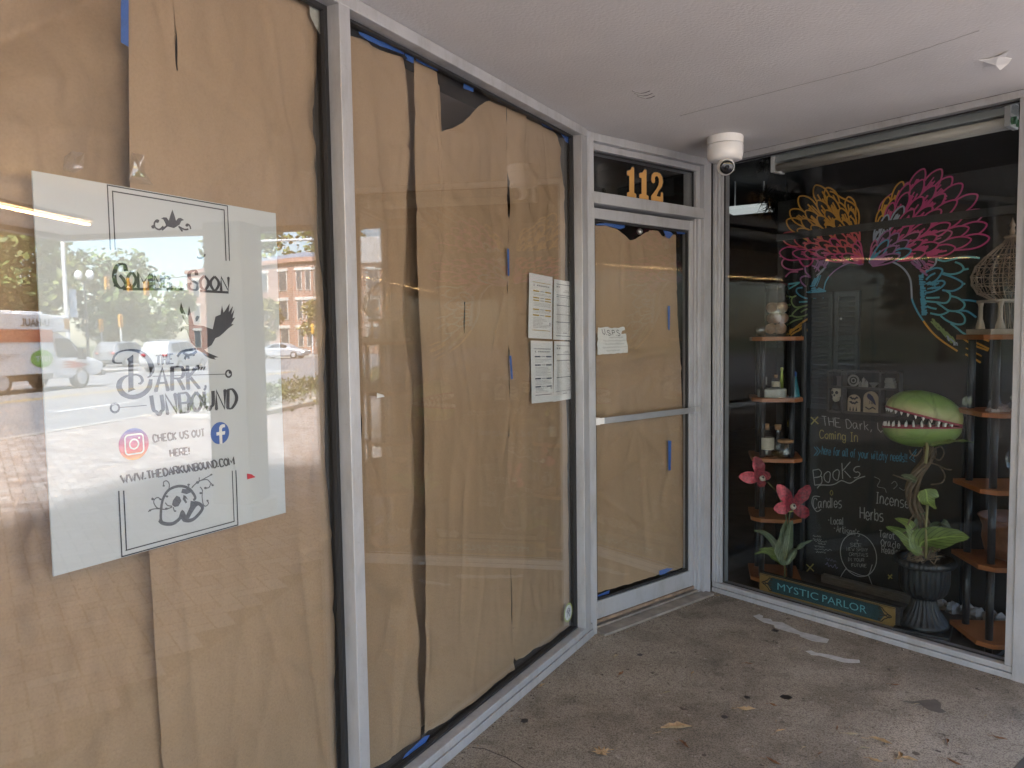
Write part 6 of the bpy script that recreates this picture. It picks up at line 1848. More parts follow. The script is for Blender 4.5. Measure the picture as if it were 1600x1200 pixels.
glassware('bottle', 'bottle', 'dark bottle sealed with yellow wax on the left shelf unit', shp(cL, fL, bL, .215, .13, bz), [(.0, .002), (.028, .002), (.03, .09), (.011, .125), (.010, .17)], mat('dark_bottle_glass', (0.02, 0.016, 0.012), .12), parts=(('wax_seal', [(.0115, .165), (.014, .19), (.010, .205)], mat('yellow_wax', (0.42, 0.38, 0.06), .4)),))
glassware('glass_jar', 'jar', 'low clip top jar at the front of the left shelf unit', shp(cL, fL, bL, .185, .055, bz), [(.0, .002), (.044, .002), (.046, .01), (.046, .075), (.038, .085)], parts=(('lid', [(.040, .086), (.044, .09), (.044, .10), (.03, .105)], M_CORK),))
# birdcage
bc = shp(cR, fR, bR, .16, .15, ZSH[4])
cage = thing('birdcage', bc, 'domed rusty wire birdcage on a pale wooden stand', 'birdcage')
M_WIRE = mat('rusty_wire', (0.36, 0.27, 0.20), .6, .1, var=.3, scale=30)
M_PALEW = mat('pale_wood', (0.50, 0.43, 0.35), .7, var=.2, scale=9)
mb = MB(); mb.box(bc + Vector((0, 0, .012)), .27, .22, .024, R_(-6)); mb.build('base_board', M_PALEW, cage, bevel=.002)
mb = MB()
for sx in (-1, 1):
    for sy in (-1, 1):
        q = bc + Vector((sx * .09, sy * .07, 0))
        mb.lathe(q, [(.02, .025), (.018, .04), (.010, .07), (.009, .125), (.013, .145)], 10)
mb.build('leg', M_PALEW, cage)
mb = MB(); mb.box(bc + Vector((0, 0, .15)), .21, .17, .012, R_(-6)); mb.build('top_board', M_PALEW, cage, bevel=.002)
CP = [(.08, .158), (.128, .185), (.152, .225), (.155, .265), (.138, .31), (.104, .35), (.066, .385), (.035, .41), (.022, .43)]
def cprof(z):
    return pl([(b, a) for a, b in CP], z)
mb = MB()
for k in range(24):
    a = k / 24 * 6.2832
    mb.tube([bc + Vector((r * math.cos(a + .0), r * math.sin(a), z)) for r, z in CP], .0021, 5)
for z in (.185, .225, .265, .31, .35, .39, .43):
    r = cprof(z) + .001
    mb.tube([bc + Vector((r * math.cos(j / 32 * 6.2832), r * math.sin(j / 32 * 6.2832), z)) for j in range(33)], .0022, 5)
for k in range(24):
    for z0, z1 in ((.185, .225), (.225, .265), (.265, .31), (.31, .35)):
        a0, a1 = k / 24 * 6.2832, (k + 1 if k % 2 else k - 1) / 24 * 6.2832
        for e in (0, 1):
            p0, p1 = (z0, z1) if e else (z1, z0)
            mb.tube([bc + Vector(((cprof(p0) + .002) * math.cos(a0), (cprof(p0) + .002) * math.sin(a0), p0)), bc + Vector(((cprof(p1) + .002) * math.cos(a1), (cprof(p1) + .002) * math.sin(a1), p1))], .0015, 4)
mb.build('wire_dome', M_WIRE, cage)
mb = MB(); mb.lathe(bc, [(.03, .43), (.034, .434), (.03, .44), (.010, .445), (.012, .46), (.008, .475), (.013, .485), (.006, .50), (.001, .52)], 14); mb.build('finial', M_WIRE, cage, smooth=True)
mb = MB()
for k in range(10): mb.tube([bc + Vector((-.05 + .011 * k, -.05, .026)), bc + Vector((-.05 + .011 * k + (.012 if k % 2 else -.012), -.05, .142))], .0014, 5)
mb.build('lower_wires', M_WIRE, cage)
mb = MB(); mb.box(shp(cR, fR, bR, .24, .05, ZSH[4]) + Vector((0, 0, .018)), .14, .05, .036, R_(-6))
tag(mb.build('white_box', mat('cream_box', (0.55, 0.52, 0.45), .6, var=.1), bevel=.002), 'flat cream box in front of the birdcage stand', 'box')
# crystals, glass skull, copper bowl
def rock(c, r, n, seed, sx=1.0, sz=1.0):
    rr = random.Random(seed); mb = MB()
    for k in range(n):
        d = Vector((rr.uniform(-1, 1) * sx, rr.uniform(-1, 1), rr.uniform(.1, 1) * sz)).normalized()
        b = c + Vector((rr.uniform(-.5, .5) * r * sx, rr.uniform(-.5, .5) * r, .002))
        L = r * rr.uniform(.5, 1.1); w = r * rr.uniform(.18, .34)
        mb.tube([b, b + d * L * .75, b + d * L], [w, w * .85, w * .15], 6)
    return mb
M_CRY = mat('pale_green_crystal', (0.36, 0.42, 0.37), .35, var=.35, scale=14, bump=.4)
tag(rock(shp(cR, fR, bR, .25, .10, ZSH[3]), .12, 13, 3).build('crystal_cluster', M_CRY), 'large pale green crystal cluster on the right shelf unit', 'crystal')
tag(rock(shp(cR, fR, bR, .08, .09, ZSH[3]), .055, 12, 5, 1.3, .4).build('crystal_cluster', mat('pink_quartz', (0.42, 0.35, 0.34), .4, var=.3, scale=30)), 'low pinkish quartz cluster on the right shelf unit', 'crystal')
tag(rock(shp(cR, fR, bR, .13, .16, ZSH[3]), .085, 7, 11).build('crystal_cluster', mat('grey_quartz', (0.17, 0.18, 0.20), .25, var=.3, scale=20)), 'grey smoky quartz points behind the pinkish cluster', 'crystal')
g0 = shp(cR, fR, bR, .22, .12, ZSH[2])
gs = thing('glass_skull', g0, 'clear glass skull bottle on the middle right shelf', 'skull')
mb = MB(); mb.ball(g0 + Vector((0, 0, .115)), .07, .08, .075); mb.ball(g0 + Vector((0, 0, .055)) - bR * .02, .045, .05, .05); mb.build('head', M_JAR, gs, smooth=True)
mb = MB(); mb.lathe(g0, [(.022, .185), (.02, .205), (.026, .215), (.02, .23), (.001, .235)], 14); mb.build('stopper', M_JAR, gs, smooth=True)
b0 = shp(cR, fR, bR, .22, .155, ZSH[1])
bw = thing('copper_bowl', b0, 'wide hammered copper bowl on the lower right shelf', 'bowl')
M_COP = mat('hammered_copper', (0.40, 0.19, 0.11), .5, .25, var=.35, scale=12, bump=.5, bscale=25)
mb = MB(); mb.lathe(b0, [(.0, .003), (.10, .003), (.125, .02), (.142, .09), (.138, .14), (.150, .175), (.160, .19), (.152, .192), (.132, .145), (.134, .09), (.11, .02), (.0, .015)], 40, cap=False); mb.build('bowl', M_COP, bw, smooth=True)

# ------------------------------------------------------------------ tube fitting hung behind the glass, garland, room lights
u0, u1 = WR.at(1213, 250, -.14)[0], WR.at(1583, 190, -.12)[0]
fx = thing('fluorescent_fitting', WR.P((u0 + u1) / 2, 2.30, -.14), 'unlit twin tube fluorescent fitting hung inside the top of the right window', 'lamp')
zh1, zh0 = WR.at(1440, 188, -.085)[1], WR.at(1440, 206, -.085)[1]
mb = MB(); mb.hexa([WR.P(u0, zh0, -.085), WR.P(u1, zh0, -.085), WR.P(u1, zh1, -.10), WR.P(u0, zh1, -.10), WR.P(u0, zh0, -.20), WR.P(u1, zh0, -.20), WR.P(u1, zh1, -.185), WR.P(u0, zh1, -.185)])
mb.build('housing', mat('grey_enamel', (0.40, 0.43, 0.44), .4, var=.06, scale=3), fx, bevel=.004)
M_TUBEOFF = mat('unlit_tube', (0.55, 0.52, 0.46), .3)
zt_ = WR.at(1440, 217, -.10)[1]
for n in (-.10, -.165):
    mb = MB(); mb.tube([WR.P(u0 + .03, zt_, n), WR.P(u1 - .02, zt_, n)], .020, 16); mb.build('tube', M_TUBEOFF, fx, smooth=True)
for u in (u0, u1 - .022):
    mb = MB(); mb.wbox(WR, u, u + .022, zt_ - .022, zh1 + .004, -.19, -.082); mb.build('end_plate', M_WHITE, fx, bevel=.002)
for n in (-.10, -.165):
    mb = MB(); mb.tube([WR.P(u1 + .001, zt_, n), WR.P(u1 + .018, zt_, n)], .016, 12); mb.build('socket', mat('green_socket', (0.10, 0.30, 0.16), .4), fx, smooth=True)
for u in (u0 + .3, u1 - .3):
    mb = MB(); mb.wbox(WR, u, u + .02, zh1, 2.7515, -.15, -.13); mb.build('hanger', M_WHITE, fx)
gl_ = thing('garland', vp(1203, 250, 4.25), 'black tinsel garland hanging at the corner of the right window', 'garland')
mb = MB(); gc = vp(1203, 254, 4.28)
for k in range(150):
    d = Vector((rnd.gauss(0, 1), rnd.gauss(0, 1), rnd.gauss(0, 1) - .3)).normalized()
    b = gc + Vector((rnd.gauss(0, .03), rnd.gauss(0, .03), rnd.gauss(0, .025)))
    e = b + d * rnd.uniform(.03, .075); s = d.cross(Vector((.3, .5, .8))).normalized() * .003
    mb.add([b - s, b + s, e], [(0, 1, 2)])
mb.build('tinsel', mat('black_tinsel', (0.02, 0.026, 0.026), .25), gl_, recalc=False)
mb = MB()
for k in range(260):
    s_ = k / 260
    cpx = vp(1190 + 45 * s_, 300 + 25 * math.sin(s_ * 3.1), 4.9)
    d = Vector((rnd.gauss(0, 1), rnd.gauss(0, 1), rnd.gauss(0, 1))).normalized(); e = cpx + d * rnd.uniform(.05, .16); s = d.cross(Vector((.3, .5, .8))).normalized() * .004
    mb.add([cpx - s, cpx + s, e], [(0, 1, 2)])
mb.build('trailing_tinsel', mat('black_tinsel', (0.02, 0.026, 0.026), .25), gl_, recalc=False)
q = vp(1171, 327, 6.2)
mb = MB(); mb.box(q, .34, .30, .03, R_(-30))
o = thing('ceiling_panel_light', q, 'pale square ceiling light panel deep inside the right hand shop', 'lamp')
mb.build('diffuser', mat('dim_panel', (0.8, 0.8, 0.78), .5, emit=(0.75, 0.80, 0.78), est=.07), o, bevel=.004)
for k in (-1, 1):
    mb = MB(); mb.tube([q + Vector((k * .12, 0, .0155)), Vector((q.x + k * .12, q.y, 2.7515))], .006, 6); mb.build('hanger', M_WHITE, o)

# ------------------------------------------------------------------ security camera on the canopy ceiling
c0 = ground(1133, 214, ZC)
sc_ = thing('security_camera', c0, 'white dome security camera on the canopy ceiling above the door corner', 'camera')
c0 = Vector((c0.x, c0.y, ZC))
dn = lambda pr: [(r, -z) for r, z in pr]
mb = MB(); mb.lathe(c0, dn([(.086, .0005), (.088, .004), (.088, .036), (.086, .039)]), 36); mb.build('mounting_ring', M_WHITE, sc_, smooth=False)
mb = MB(); mb.lathe(c0, dn([(.087, .041), (.089, .046), (.088, .085), (.082, .113), (.066, .118), (.0, .119)]), 36, cap=False); mb.build('housing', M_WHITE, sc_, smooth=True)
mb = MB()
aim = (Vector((-.12, -1, -.30))).normalized()
cc_ = c0 + Vector((0, -.012, -.148))
mb.ball(cc_, .043, seg=24, rings=14); eye = mb.build('eyeball', M_WHITE, sc_, smooth=True)
mb = MB(); mb.lathe(cc_ + aim * .030, [(.033, 0), (.034, .004), (.032, .012), (.027, .0145), (.0, .0145)], 24, axis=aim, cap=False); mb.build('lens', mat('black_gloss', (0.006, 0.006, 0.007), .12), eye, smooth=True)
mb = MB(); mb.lathe(cc_ + aim * .045, [(.010, 0), (.011, .0012), (.0, .0016)], 16, axis=aim, cap=False); mb.build('lens_glass', mat('lens_grey', (0.03, 0.03, 0.035), .1), eye, smooth=True)

# ------------------------------------------------------------------ litter on the concrete
M_DRY = [mat('dry_leaf_tan', (0.32, 0.215, 0.115), .8, var=.35, scale=60), mat('dry_leaf_brown', (0.17, 0.085, 0.042), .8, var=.4, scale=60), mat('dry_leaf_straw', (0.30, 0.24, 0.15), .8, var=.3, scale=60)]
def dry_leaf(x, y, L, az, k, lb, star=False, curl=1.0):
    L *= .85 if star else .80
    c = ground(x, y, 0.0)
    mb = MB(); rr = random.Random(int(x * 31 + y))
    if star:
        n = 18
        P = []
        for i in range(n):
            a = i / n * 6.2832 + az
            r = L * (.5 if i % 2 else rr.uniform(.85, 1.1)) * .5
            P.append(c + Vector((r * math.cos(a), r * math.sin(a), .004 + .012 * rr.random() * (1 if i % 2 == 0 else .3))))
        ctr = c + Vector((0, 0, .010))
        mb.add(P + [ctr], [(i, (i + 1) % n, n) for i in range(n)])
        mb.tube([ctr, c + Vector((L * .7 * math.cos(az), L * .7 * math.sin(az), .003))], .0012, 5)
    else:
        f = Vector((math.cos(az), math.sin(az), 0)); s = Vector((-f.y, f.x, 0))
        N = 9; vs = []
        wd = L * rr.uniform(.08, .16)
        for i in range(N):
            a = i / (N - 1); h = wd * math.sin(math.pi * min(.97, max(.04, a))) * (1 + .25 * rr.uniform(-1, 1))
            lift = .003 + L * .14 * curl * (a - .5) ** 2 * 4 * rr.uniform(.4, 1)
            p = c + f * (a - .5) * L + s * .1 * L * math.sin(a * 4 + x)
            for j in (-1, -.5, 0, .5, 1):
                vs.append(p + s * j * h * .8 + Vector((0, 0, lift + abs(j) ** 1.5 * h * 1.1 * curl)))
        mb.add(vs, [(i * 5 + j, i * 5 + j + 1, (i + 1) * 5 + j + 1, (i + 1) * 5 + j) for i in range(N - 1) for j in range(4)])
        mb.tube([c - f * L * .5 + Vector((0, 0, .004)), c - f * L * .8 + Vector((0, 0, .002))], .0009, 4)
    return tag(mb.build('dry_leaf', M_DRY[k], smooth=False), lb, 'leaf', 'dry leaves scattered on the concrete')
DL = [(1056, 1141, .15, .25, 0, 'longest curled tan leaf, right of the star shaped leaf'), (1069, 1166, .075, -.9, 1, 'brown crumpled leaf just below the longest tan leaf'),
      (1166, 1110, .09, -.3, 0, 'thin tan leaf with a twig above the floor centre'), (1219, 1144, .065, .5, 0, 'pale orange leaf left of the upright brown curl'), (1308, 1140, .05, 1.4, 1, 'upright brown curl of a leaf'),
      (1330, 1149, .06, -.4, 2, 'thin straw coloured leaf right of the upright brown curl'), (1376, 1161, .10, -.6, 0, 'split tan leaf of several blades near the bottom of the floor'), (1404, 1184, .08, .9, 0, 'bundle of tan shreds at the bottom of the floor'), (1420, 1189, .07, -.3, 0, 'flat tan shred touching the bundle'),
      (1479, 1160, .05, 1.2, 1, 'small red brown curl with a round seed beside it'), (1491, 1193, .07, -.9, 1, 'red brown bent leaf at the bottom right of the floor'), (1281, 1180, .04, .6, 1, 'dark brown bit left of the tan bundle'), (1208, 1192, .075, -.7, 1, 'folded brown leaf at the bottom edge of the floor'),
      (1367, 1190, .06, -.8, 0, 'narrow brown leaf left of the tan bundle'), (1351, 1171, .05, .1, 2, 'pale chip below the split tan leaf'), (1432, 1102, .04, .3, 2, 'pale flake beside the dark floor stain'), (1122, 931, .035, .1, 0, 'orange leaf scrap by the door corner post'), (847, 1073, .05, .7, 0, 'tan leaf lying along the sill of the middle pane'),
      (970, 1054, .06, 1.0, 1, 'dark curled leaf in the middle of the floor'), (1082, 1053, .045, 1.2, 0, 'short tan leaf standing on edge in the middle of the floor'), (1042, 1084, .05, .2, 2, 'pale chewed leaf left of the dark gum spot'), (962, 1027, .06, 1.0, 2, 'grey twig shaped leaf near the door'), (1208, 1103, .045, -.6, 1, 'small dark leaf right of the thin twig leaf'),
      (1398, 1071, .05, -.4, 1, 'dark thin leaf right of the floor centre'), (1170, 1038, .05, -.3, 1, 'dark thin leaf left of the lower white tape'), (1562, 1155, .06, -.8, 1, 'thin curved stem at the right of the floor'), (1242, 1014, .03, .2, 2, 'pale flake left of the lower white tape'), (984, 974, .03, .2, 0, 'orange flake on the door threshold edge'), (1256, 1170, .03, .5, 2, 'tiny pale flake near the bottom of the floor'), (1540, 1120, .035, .8, 2, 'tiny tan flake at the right of the floor')]
dry_leaf(940, 1177, .085, .4, 0, 'star shaped tan leaf near the bottom of the floor', True)
for d in DL: dry_leaf(*d)
for k, (x, y, r) in enumerate(((1211, 985, .018), (1228, 1089, .022), (1167, 1089, .012), (1132, 1120, .014), (820, 1126, .016), (1000, 1023, .014), (1335, 1032, .012))):
    c = ground(x, y, .0016); mb = MB()
    mb.add([c + Vector((r * (1 + .2 * math.sin(i * 2 + k)) * math.cos(i / 14 * 6.2832), r * (1 + .2 * math.sin(i * 3 + k)) * math.sin(i / 14 * 6.2832), 0)) for i in range(14)], [tuple(range(14))])
    tag(mb.build('gum_spot', mat('black_gum', (0.02, 0.017, 0.017), .5)), ('flat black gum spot ' + ('above the upper white tape', 'in the middle of the floor', 'left of the middle gum spot', 'below the thin twig leaf', 'by the sill of the middle pane', 'near the glass door', 'right of the lower white tape')[k]), 'gum spot', 'black gum spots trodden into the concrete')
def floor_patch(name, pts, z, mt, label, cat):
    mb = MB(); mb.prism([ground(x, y, z) for x, y in pts], (0, 0, -.0008))
    return tag(mb.build(name, mt), label, cat)
Z5 = lambda P: [(1040 + x * .35, 900 + y * .35) for x, y in P]
M_FT = mat('scuffed_white_tape', (0.42, 0.43, 0.44), .6, var=.25, scale=25)
floor_patch('floor_tape', Z5([(390, 178), (418, 170), (436, 178), (432, 187), (470, 192), (478, 203), (520, 206), (600, 248), (660, 262), (730, 282), (720, 299), (655, 290), (598, 268), (602, 262), (540, 246), (488, 230), (484, 218), (436, 206)]), .0022, M_FT, 'wider ragged white tape strip on the concrete nearer the right window', 'tape')
floor_patch('floor_tape', Z5([(625, 335), (652, 332), (668, 341), (740, 352), (800, 368), (865, 374), (868, 386), (820, 388), (790, 384), (690, 355), (650, 352), (640, 344)]), .0022, M_FT, 'narrow white tape strip on the concrete further from the right window', 'tape')
floor_patch('stain', Z5([(1050, 556), (1110, 560), (1160, 552), (1205, 550), (1232, 570), (1228, 590), (1255, 606), (1225, 612), (1170, 596), (1140, 575), (1085, 566)]), .0012, mat('damp_stain', (0.105, 0.092, 0.082), .7, var=.2, scale=20), 'dark damp stain on the concrete at the right', 'stain')
# grit and crumbs swept against the sills and scattered over the concrete
mb = MB(); rg = random.Random(12)
def bit(p, r):
    a0 = rg.random() * 6.28; k = rg.choice((4, 5)); top = p + Vector((0, 0, r * rg.uniform(.4, .9)))
    P = [p + Vector((r * rg.uniform(.6, 1.2) * math.cos(a0 + i / k * 6.283), r * rg.uniform(.6, 1.2) * math.sin(a0 + i / k * 6.283), .0004)) for i in range(k)]
    mb.add(P + [top], [(i, (i + 1) % k, k) for i in range(k)])
for k in range(420):
    mb.m = rg.choice((0, 0, 1, 2))
    W_, ua, ub = rg.choice(((WA, -1.9, -.05), (WD, .02, .93), (WR, .02, 1.5), (WR, .02, 1.5)))
    nn = (.058 if W_ is WD else .002) + abs(rg.gauss(0, .022))
    q = W_.P(rg.uniform(ua, ub), 0, nn); bit(Vector((q.x, q.y, .0002)), rg.uniform(.0015, .005))
for k in range(520):
    mb.m = rg.choice((0, 1, 1, 2))
    q = ST(rg.uniform(-1.6, .9), rg.uniform(.1, 1.72), .0002); bit(q, rg.uniform(.0012, .0042))
tag(mb.build('grit', [mat('dark_grit', (0.05, 0.04, 0.033), .9), mat('pale_grit', (0.36, 0.33, 0.29), .9), mat('straw_crumb', (0.28, 0.19, 0.10), .9)], recalc=False), 'fine grit and leaf crumbs on the concrete', 'grit', None, 'stuff')
# hairline crack from the sill
mb = MB(); q = [(738, 1168), (757, 1170), (776, 1178), (790, 1183), (804, 1191), (818, 1200)]
mb.tube([ground(x, y, .0003) for x, y in q], .0018, 5)
tag(mb.build('floor_crack', mat('crack_dark', (0.05, 0.04, 0.035), .9)), 'thin crack in the concrete near the sill of the middle pane', 'crack')

# ------------------------------------------------------------------ the street that shows in the window glass
class Frame:
    """local x forward, y left, z up at a place in the street"""
    def __init__(s, s_, t_, z, heading):
        s.o = ST(s_, t_, z); h = heading      # heading: 0 = along +s, 90 = along +t
        s.f = (SD * math.cos(R_(h)) + TD * math.sin(R_(h))); s.l = Vector((-s.f.y, s.f.x, 0))
    def __call__(s, x, y, z): return s.o + s.f * x + s.l * y + Vector((0, 0, z))
def fbox(mb, F, x0, x1, y0, y1, z0, z1):
    return mb.hexa([F(x0, y0, z0), F(x1, y0, z0), F(x1, y1, z0), F(x0, y1, z0), F(x0, y0, z1), F(x1, y0, z1), F(x1, y1, z1), F(x0, y1, z1)])
M_TYRE = mat('tyre_rubber', (0.02, 0.02, 0.02), .8)
M_RIM = mat('steel_rim', (0.55, 0.56, 0.58), .35, .5)
M_CARGLASS = mat('car_glass', (0.03, 0.035, 0.04), .08)
M_LAMPR = mat('red_lens', (0.45, 0.02, 0.02), .2); M_LAMPW = mat('clear_lens', (0.7, 0.7, 0.7), .15)
def wheel(F, x, y, r, wd, parent):
    mb = MB(); ax = F.l
    c = F(x, y, r)
    pr = [(r * .62, -wd / 2), (r * .92, -wd / 2), (r, -wd * .3), (r, wd * .3), (r * .92, wd / 2), (r * .62, wd / 2)]
    mb.lathe(c, pr, 26, axis=ax); o = mb.build('wheel', M_TYRE, parent)
    sgn = 1 if y > 0 else -1
    mb = MB(); mb.lathe(c + ax * sgn * wd * .5, [(r * .62, 0), (r * .58, .012), (r * .30, .02), (r * .14, .035), (.0, .035)], 20, axis=ax * sgn, cap=False); mb.build('rim', M_RIM, o)
def loft(F, secs, cap=True):
    """secs: list of (x, [(y, z)...]) cross sections"""
    mb = MB(); n = len(secs[0][1])
    mb.add([F(x, y, z) for x, pr in secs for y, z in pr], [(i * n + j, i * n + (j + 1) % n, (i + 1) * n + (j + 1) % n, (i + 1) * n + j) for i in range(len(secs) - 1) for j in range(n)] + ([tuple(range(n)), tuple(range(len(secs) * n - 1, (len(secs) - 1) * n - 1, -1))] if cap else []))
    return mb
def car(F, paint, L, W_, H, prof, glass, label, name='car', group=None, wr_=.33, wb=2.75, rails=False):
    """prof: (x from rear 0..1, lower z, belt z, roof z, roof half width factor)"""
    o = thing(name, F(0, 0, -0.0), label, 'car', group)
    secs = []
    hw = W_ / 2
    for a, zl, zb_, zr, k in prof:
        x = (a - .5) * L
        nar = 1 - .10 * abs(2 * a - 1) ** 4
        secs.append((x, [(-hw * .88 * nar, zl), (-hw * nar, zl + .15), (-hw * nar, zb_ - .10), (-hw * .95 * nar, zb_), (-hw * k * nar, zr - .05), (-hw * k * .86 * nar, zr), (hw * k * .86 * nar, zr), (hw * k * nar, zr - .05), (hw * .95 * nar, zb_), (hw * nar, zb_ - .10), (hw * nar, zl + .15), (hw * .88 * nar, zl)]))
    loft(F, secs).build('body', paint, o, smooth=False, bevel=.0)
    for side in (-1, 1):
        for poly in glass:
            mb = MB()
            def yy(a, z):
                x = a
                # half width on the sloping side at this height
                pa = sorted(prof)
                k = pl([(q[0], q[4]) for q in pa], x); zb_ = pl([(q[0], q[2]) for q in pa], x); zr = pl([(q[0], q[3]) for q in pa], x)
                f = min(1, max(0, (z - zb_) / max(.05, (zr - .05 - zb_))))
                return hw * (.95 + (k - .95) * f) + .012
            mb.prism([F((a - .5) * L, side * yy(a, z), z) for a, z in poly], F.l * side * .004)
            mb.build('window', M_CARGLASS, o)
    for a in (.5 - wb / 2 / L, .5 + wb / 2 / L):
        for y in (-hw + .09, hw - .09):
            wheel(F, (a - .5) * L, y, wr_, .21, o)
    for y in (-hw * .62, hw * .62):
        mb = MB(); mb.ball(F(-L / 2 + .06, y, prof[1][2] - .12), .16, .16, .09, seg=10, rings=6); mb.build('tail_light', M_LAMPR, o, smooth=True)
        mb = MB(); mb.ball(F(L / 2 - .10, y, .66), .17, .17, .08, seg=10, rings=6); mb.build('headlight', M_LAMPW, o, smooth=True)
    if rails:
        for y in (-hw * .62, hw * .62):
            mb = MB(); mb.tube([F(-L * .35, y, H + .0), F(-L * .33, y, H + .06), F(L * .08, y, H + .06), F(L * .10, y, H)], .02, 6); mb.build('roof_rail', M_RIM, o)
    return o
SEDAN = [(0, .45, .80, .82, .80), (.03, .30, .92, .95, .82), (.20, .22, .98, 1.02, .80), (.36, .20, .97, 1.40, .72), (.50, .20, .96, 1.45, .72), (.60, .20, .95, 1.38, .72), (.76, .20, .92, .98, .84), (.94, .24, .78, .82, .86), (1, .42, .62, .66, .80)]
SEDG = [[(.27, 1.03), (.37, 1.32), (.50, 1.37), (.50, 1.01)], [(.515, 1.01), (.515, 1.37), (.60, 1.30), (.70, 1.00)]]
SUV = [(0, .50, 1.00, 1.05, .84), (.03, .32, 1.05, 1.45, .78), (.08, .26, 1.06, 1.66, .76), (.30, .24, 1.05, 1.72, .76), (.55, .24, 1.04, 1.70, .76), (.66, .24, 1.03, 1.36, .78), (.74, .24, 1.02, 1.08, .86), (.94, .28, .92, .96, .88), (1, .45, .72, .76, .84)]
SUVG = [[(.07, 1.12), (.10, 1.55), (.26, 1.60), (.26, 1.11)], [(.28, 1.11), (.28, 1.61), (.45, 1.62), (.45, 1.10)], [(.465, 1.10), (.465, 1.62), (.57, 1.58), (.67, 1.12)]]
M_SILV = mat('silver_car_paint', (0.48, 0.50, 0.53), .28, .35)
M_GREYP = mat('grey_car_paint', (0.30, 0.32, 0.35), .28, .35)
RD = -0.125
car(Frame(35.3, 25.5, RD, 8), M_SILV, 4.8, 1.85, 1.72, SUV, SUVG, 'silver sport utility car on the far lane ahead of the moving truck', 'parked_car', rails=True)
car(Frame(43, 34.3, RD, 4), M_GREYP, 4.7, 1.85, 1.72, SUV, SUVG, 'grey car standing behind the signal posts further along the street', 'parked_car')
car(Frame(59.6, 31.0, RD, -88), M_SILV, 4.8, 1.82, 1.45, SEDAN, SEDG, 'silver saloon car crossing the junction before the brick building', 'car')
# rental box truck
TF = Frame(18.7, 20.4, RD, 0)
tk = thing('box_truck', TF(0, 0, 0), 'white rental box truck with an orange band waiting on the far side of the road', 'truck')
M_TW = mat('white_truck_panel', (0.70, 0.71, 0.72), .35)
M_ORANGE = mat('orange_band', (0.46, 0.085, 0.035), .4)
mb = MB(); fbox(mb, TF, -3.9, .35, -1.05, 1.05, .62, 2.62); mb.build('cargo_box', M_TW, tk, bevel=.03)
mb = MB(); fbox(mb, TF, .352, 1.25, -1.02, 1.02, 2.02, 2.60); mb.build('cab_overhang', M_TW, tk, bevel=.06)
mb = MB()
fbox(mb, TF, -3.9, 1.3, -.45, .45, .38, .6); mb.build('chassis', M_BLACK, tk)
prof = [(.36, .42, 1.12, 2.00, .80), (.95, .40, 1.12, 2.02, .80), (1.45, .40, 1.12, 1.78, .80), (1.98, .42, 1.10, 1.20, .90), (2.55, .45, 1.02, 1.06, .92), (2.86, .55, .92, .96, .86)]
secs = []
for x, zl, zb_, zr, k in prof:
    hw = .98
    secs.append((x, [(-hw * .94, zl), (-hw, zl + .12), (-hw, zb_ - .08), (-hw * .97, zb_), (-hw * k, zr - .05), (-hw * k * .9, zr), (hw * k * .9, zr), (hw * k, zr - .05), (hw * .97, zb_), (hw, zb_ - .08), (hw, zl + .12), (hw * .94, zl)]))
loft(TF, secs).build('cab', M_TW, tk)
for sd in (-1, 1):
    mb = MB(); mb.prism([TF(x, sd * (.965 - .10 * (z - 1.1)), z) for x, z in ((.62, 1.14), (.62, 1.80), (1.25, 1.80), (1.72, 1.14))], TF.l * sd * .006); mb.build('side_window', M_CARGLASS, tk)
    mb = MB(); fbox(mb, TF, 1.55, 1.72, sd * 1.0 if sd > 0 else -1.22, 1.22 if sd > 0 else -1.0, 1.05, 1.45); mb.build('mirror', M_BLACK, tk)
    wheel(TF, 1.75, sd * .86, .40, .24, tk); wheel(TF, -1.75, sd * .86, .40, .26, tk)
mb = MB(); mb.prism([TF(1.47, -.80, 1.74), TF(1.47, .80, 1.74), TF(1.99, .88, 1.20), TF(1.99, -.88, 1.20)], (TF.f * .05 + Vector((0, 0, .05))).normalized() * .012); mb.build('windscreen', M_CARGLASS, tk)
mb = MB(); fbox(mb, TF, 2.80, 3.02, -.98, .98, .42, .62); mb.build('bumper', mat('dark_bumper', (0.12, 0.12, 0.13), .5), tk, bevel=.02)
mb = MB(); fbox(mb, TF, 2.83, 2.885, -.5, .5, .66, .86); mb.build('grille', M_BLACK, tk)
for sd in (-1, 1):
    mb = MB(); fbox(mb, TF, 2.83, 2.89, sd * .73 - .16, sd * .73 + .16, .68, .86); mb.build('headlight', M_LAMPW, tk)
yb = 1.051 + .006
side = TF.l * .004
def tquad(x0, x1, z0, z1, mt, nm, y=yb, par=tk):
    mb = MB(); mb.prism([TF(x0, y, z0), TF(x1, y, z0), TF(x1, y, z1), TF(x0, y, z1)], side); return mb.build(nm, mt, par)
if TF.l.dot(TD) > 0:      # the side that faces the shop
    SGN = -1
else:
    SGN = 1
yb = SGN * yb; side = side * SGN
def tq2(pts, mt, nm, y=None):
    y = yb if y is None else y
    mb = MB(); mb.prism([TF(x, y, z) for x, z in pts], side); return mb.build(nm, mt, tk)
tq2([(-2.4, 1.68), (.34, 1.68), (.34, 2.10), (-2.4, 2.10)], M_ORANGE, 'orange_band')
mb = MB(); print_text(mb, lambda a, b: TF(.22 - 1.25 * a, yb + SGN * .006, 2.20 + .26 * b), 'U-HAUL', .03); mb.build('side_lettering', mat('grey_lettering', (0.05, 0.05, 0.055), .6), tk)
mb = MB()
mb.prism([TF(-.15 + .48 * math.cos(a) * (1.1 if math.cos(a) < 0 else .9), yb, 1.12 + .30 * math.sin(a)) for a in [i / 16 * 6.2832 for i in range(16)]], side)
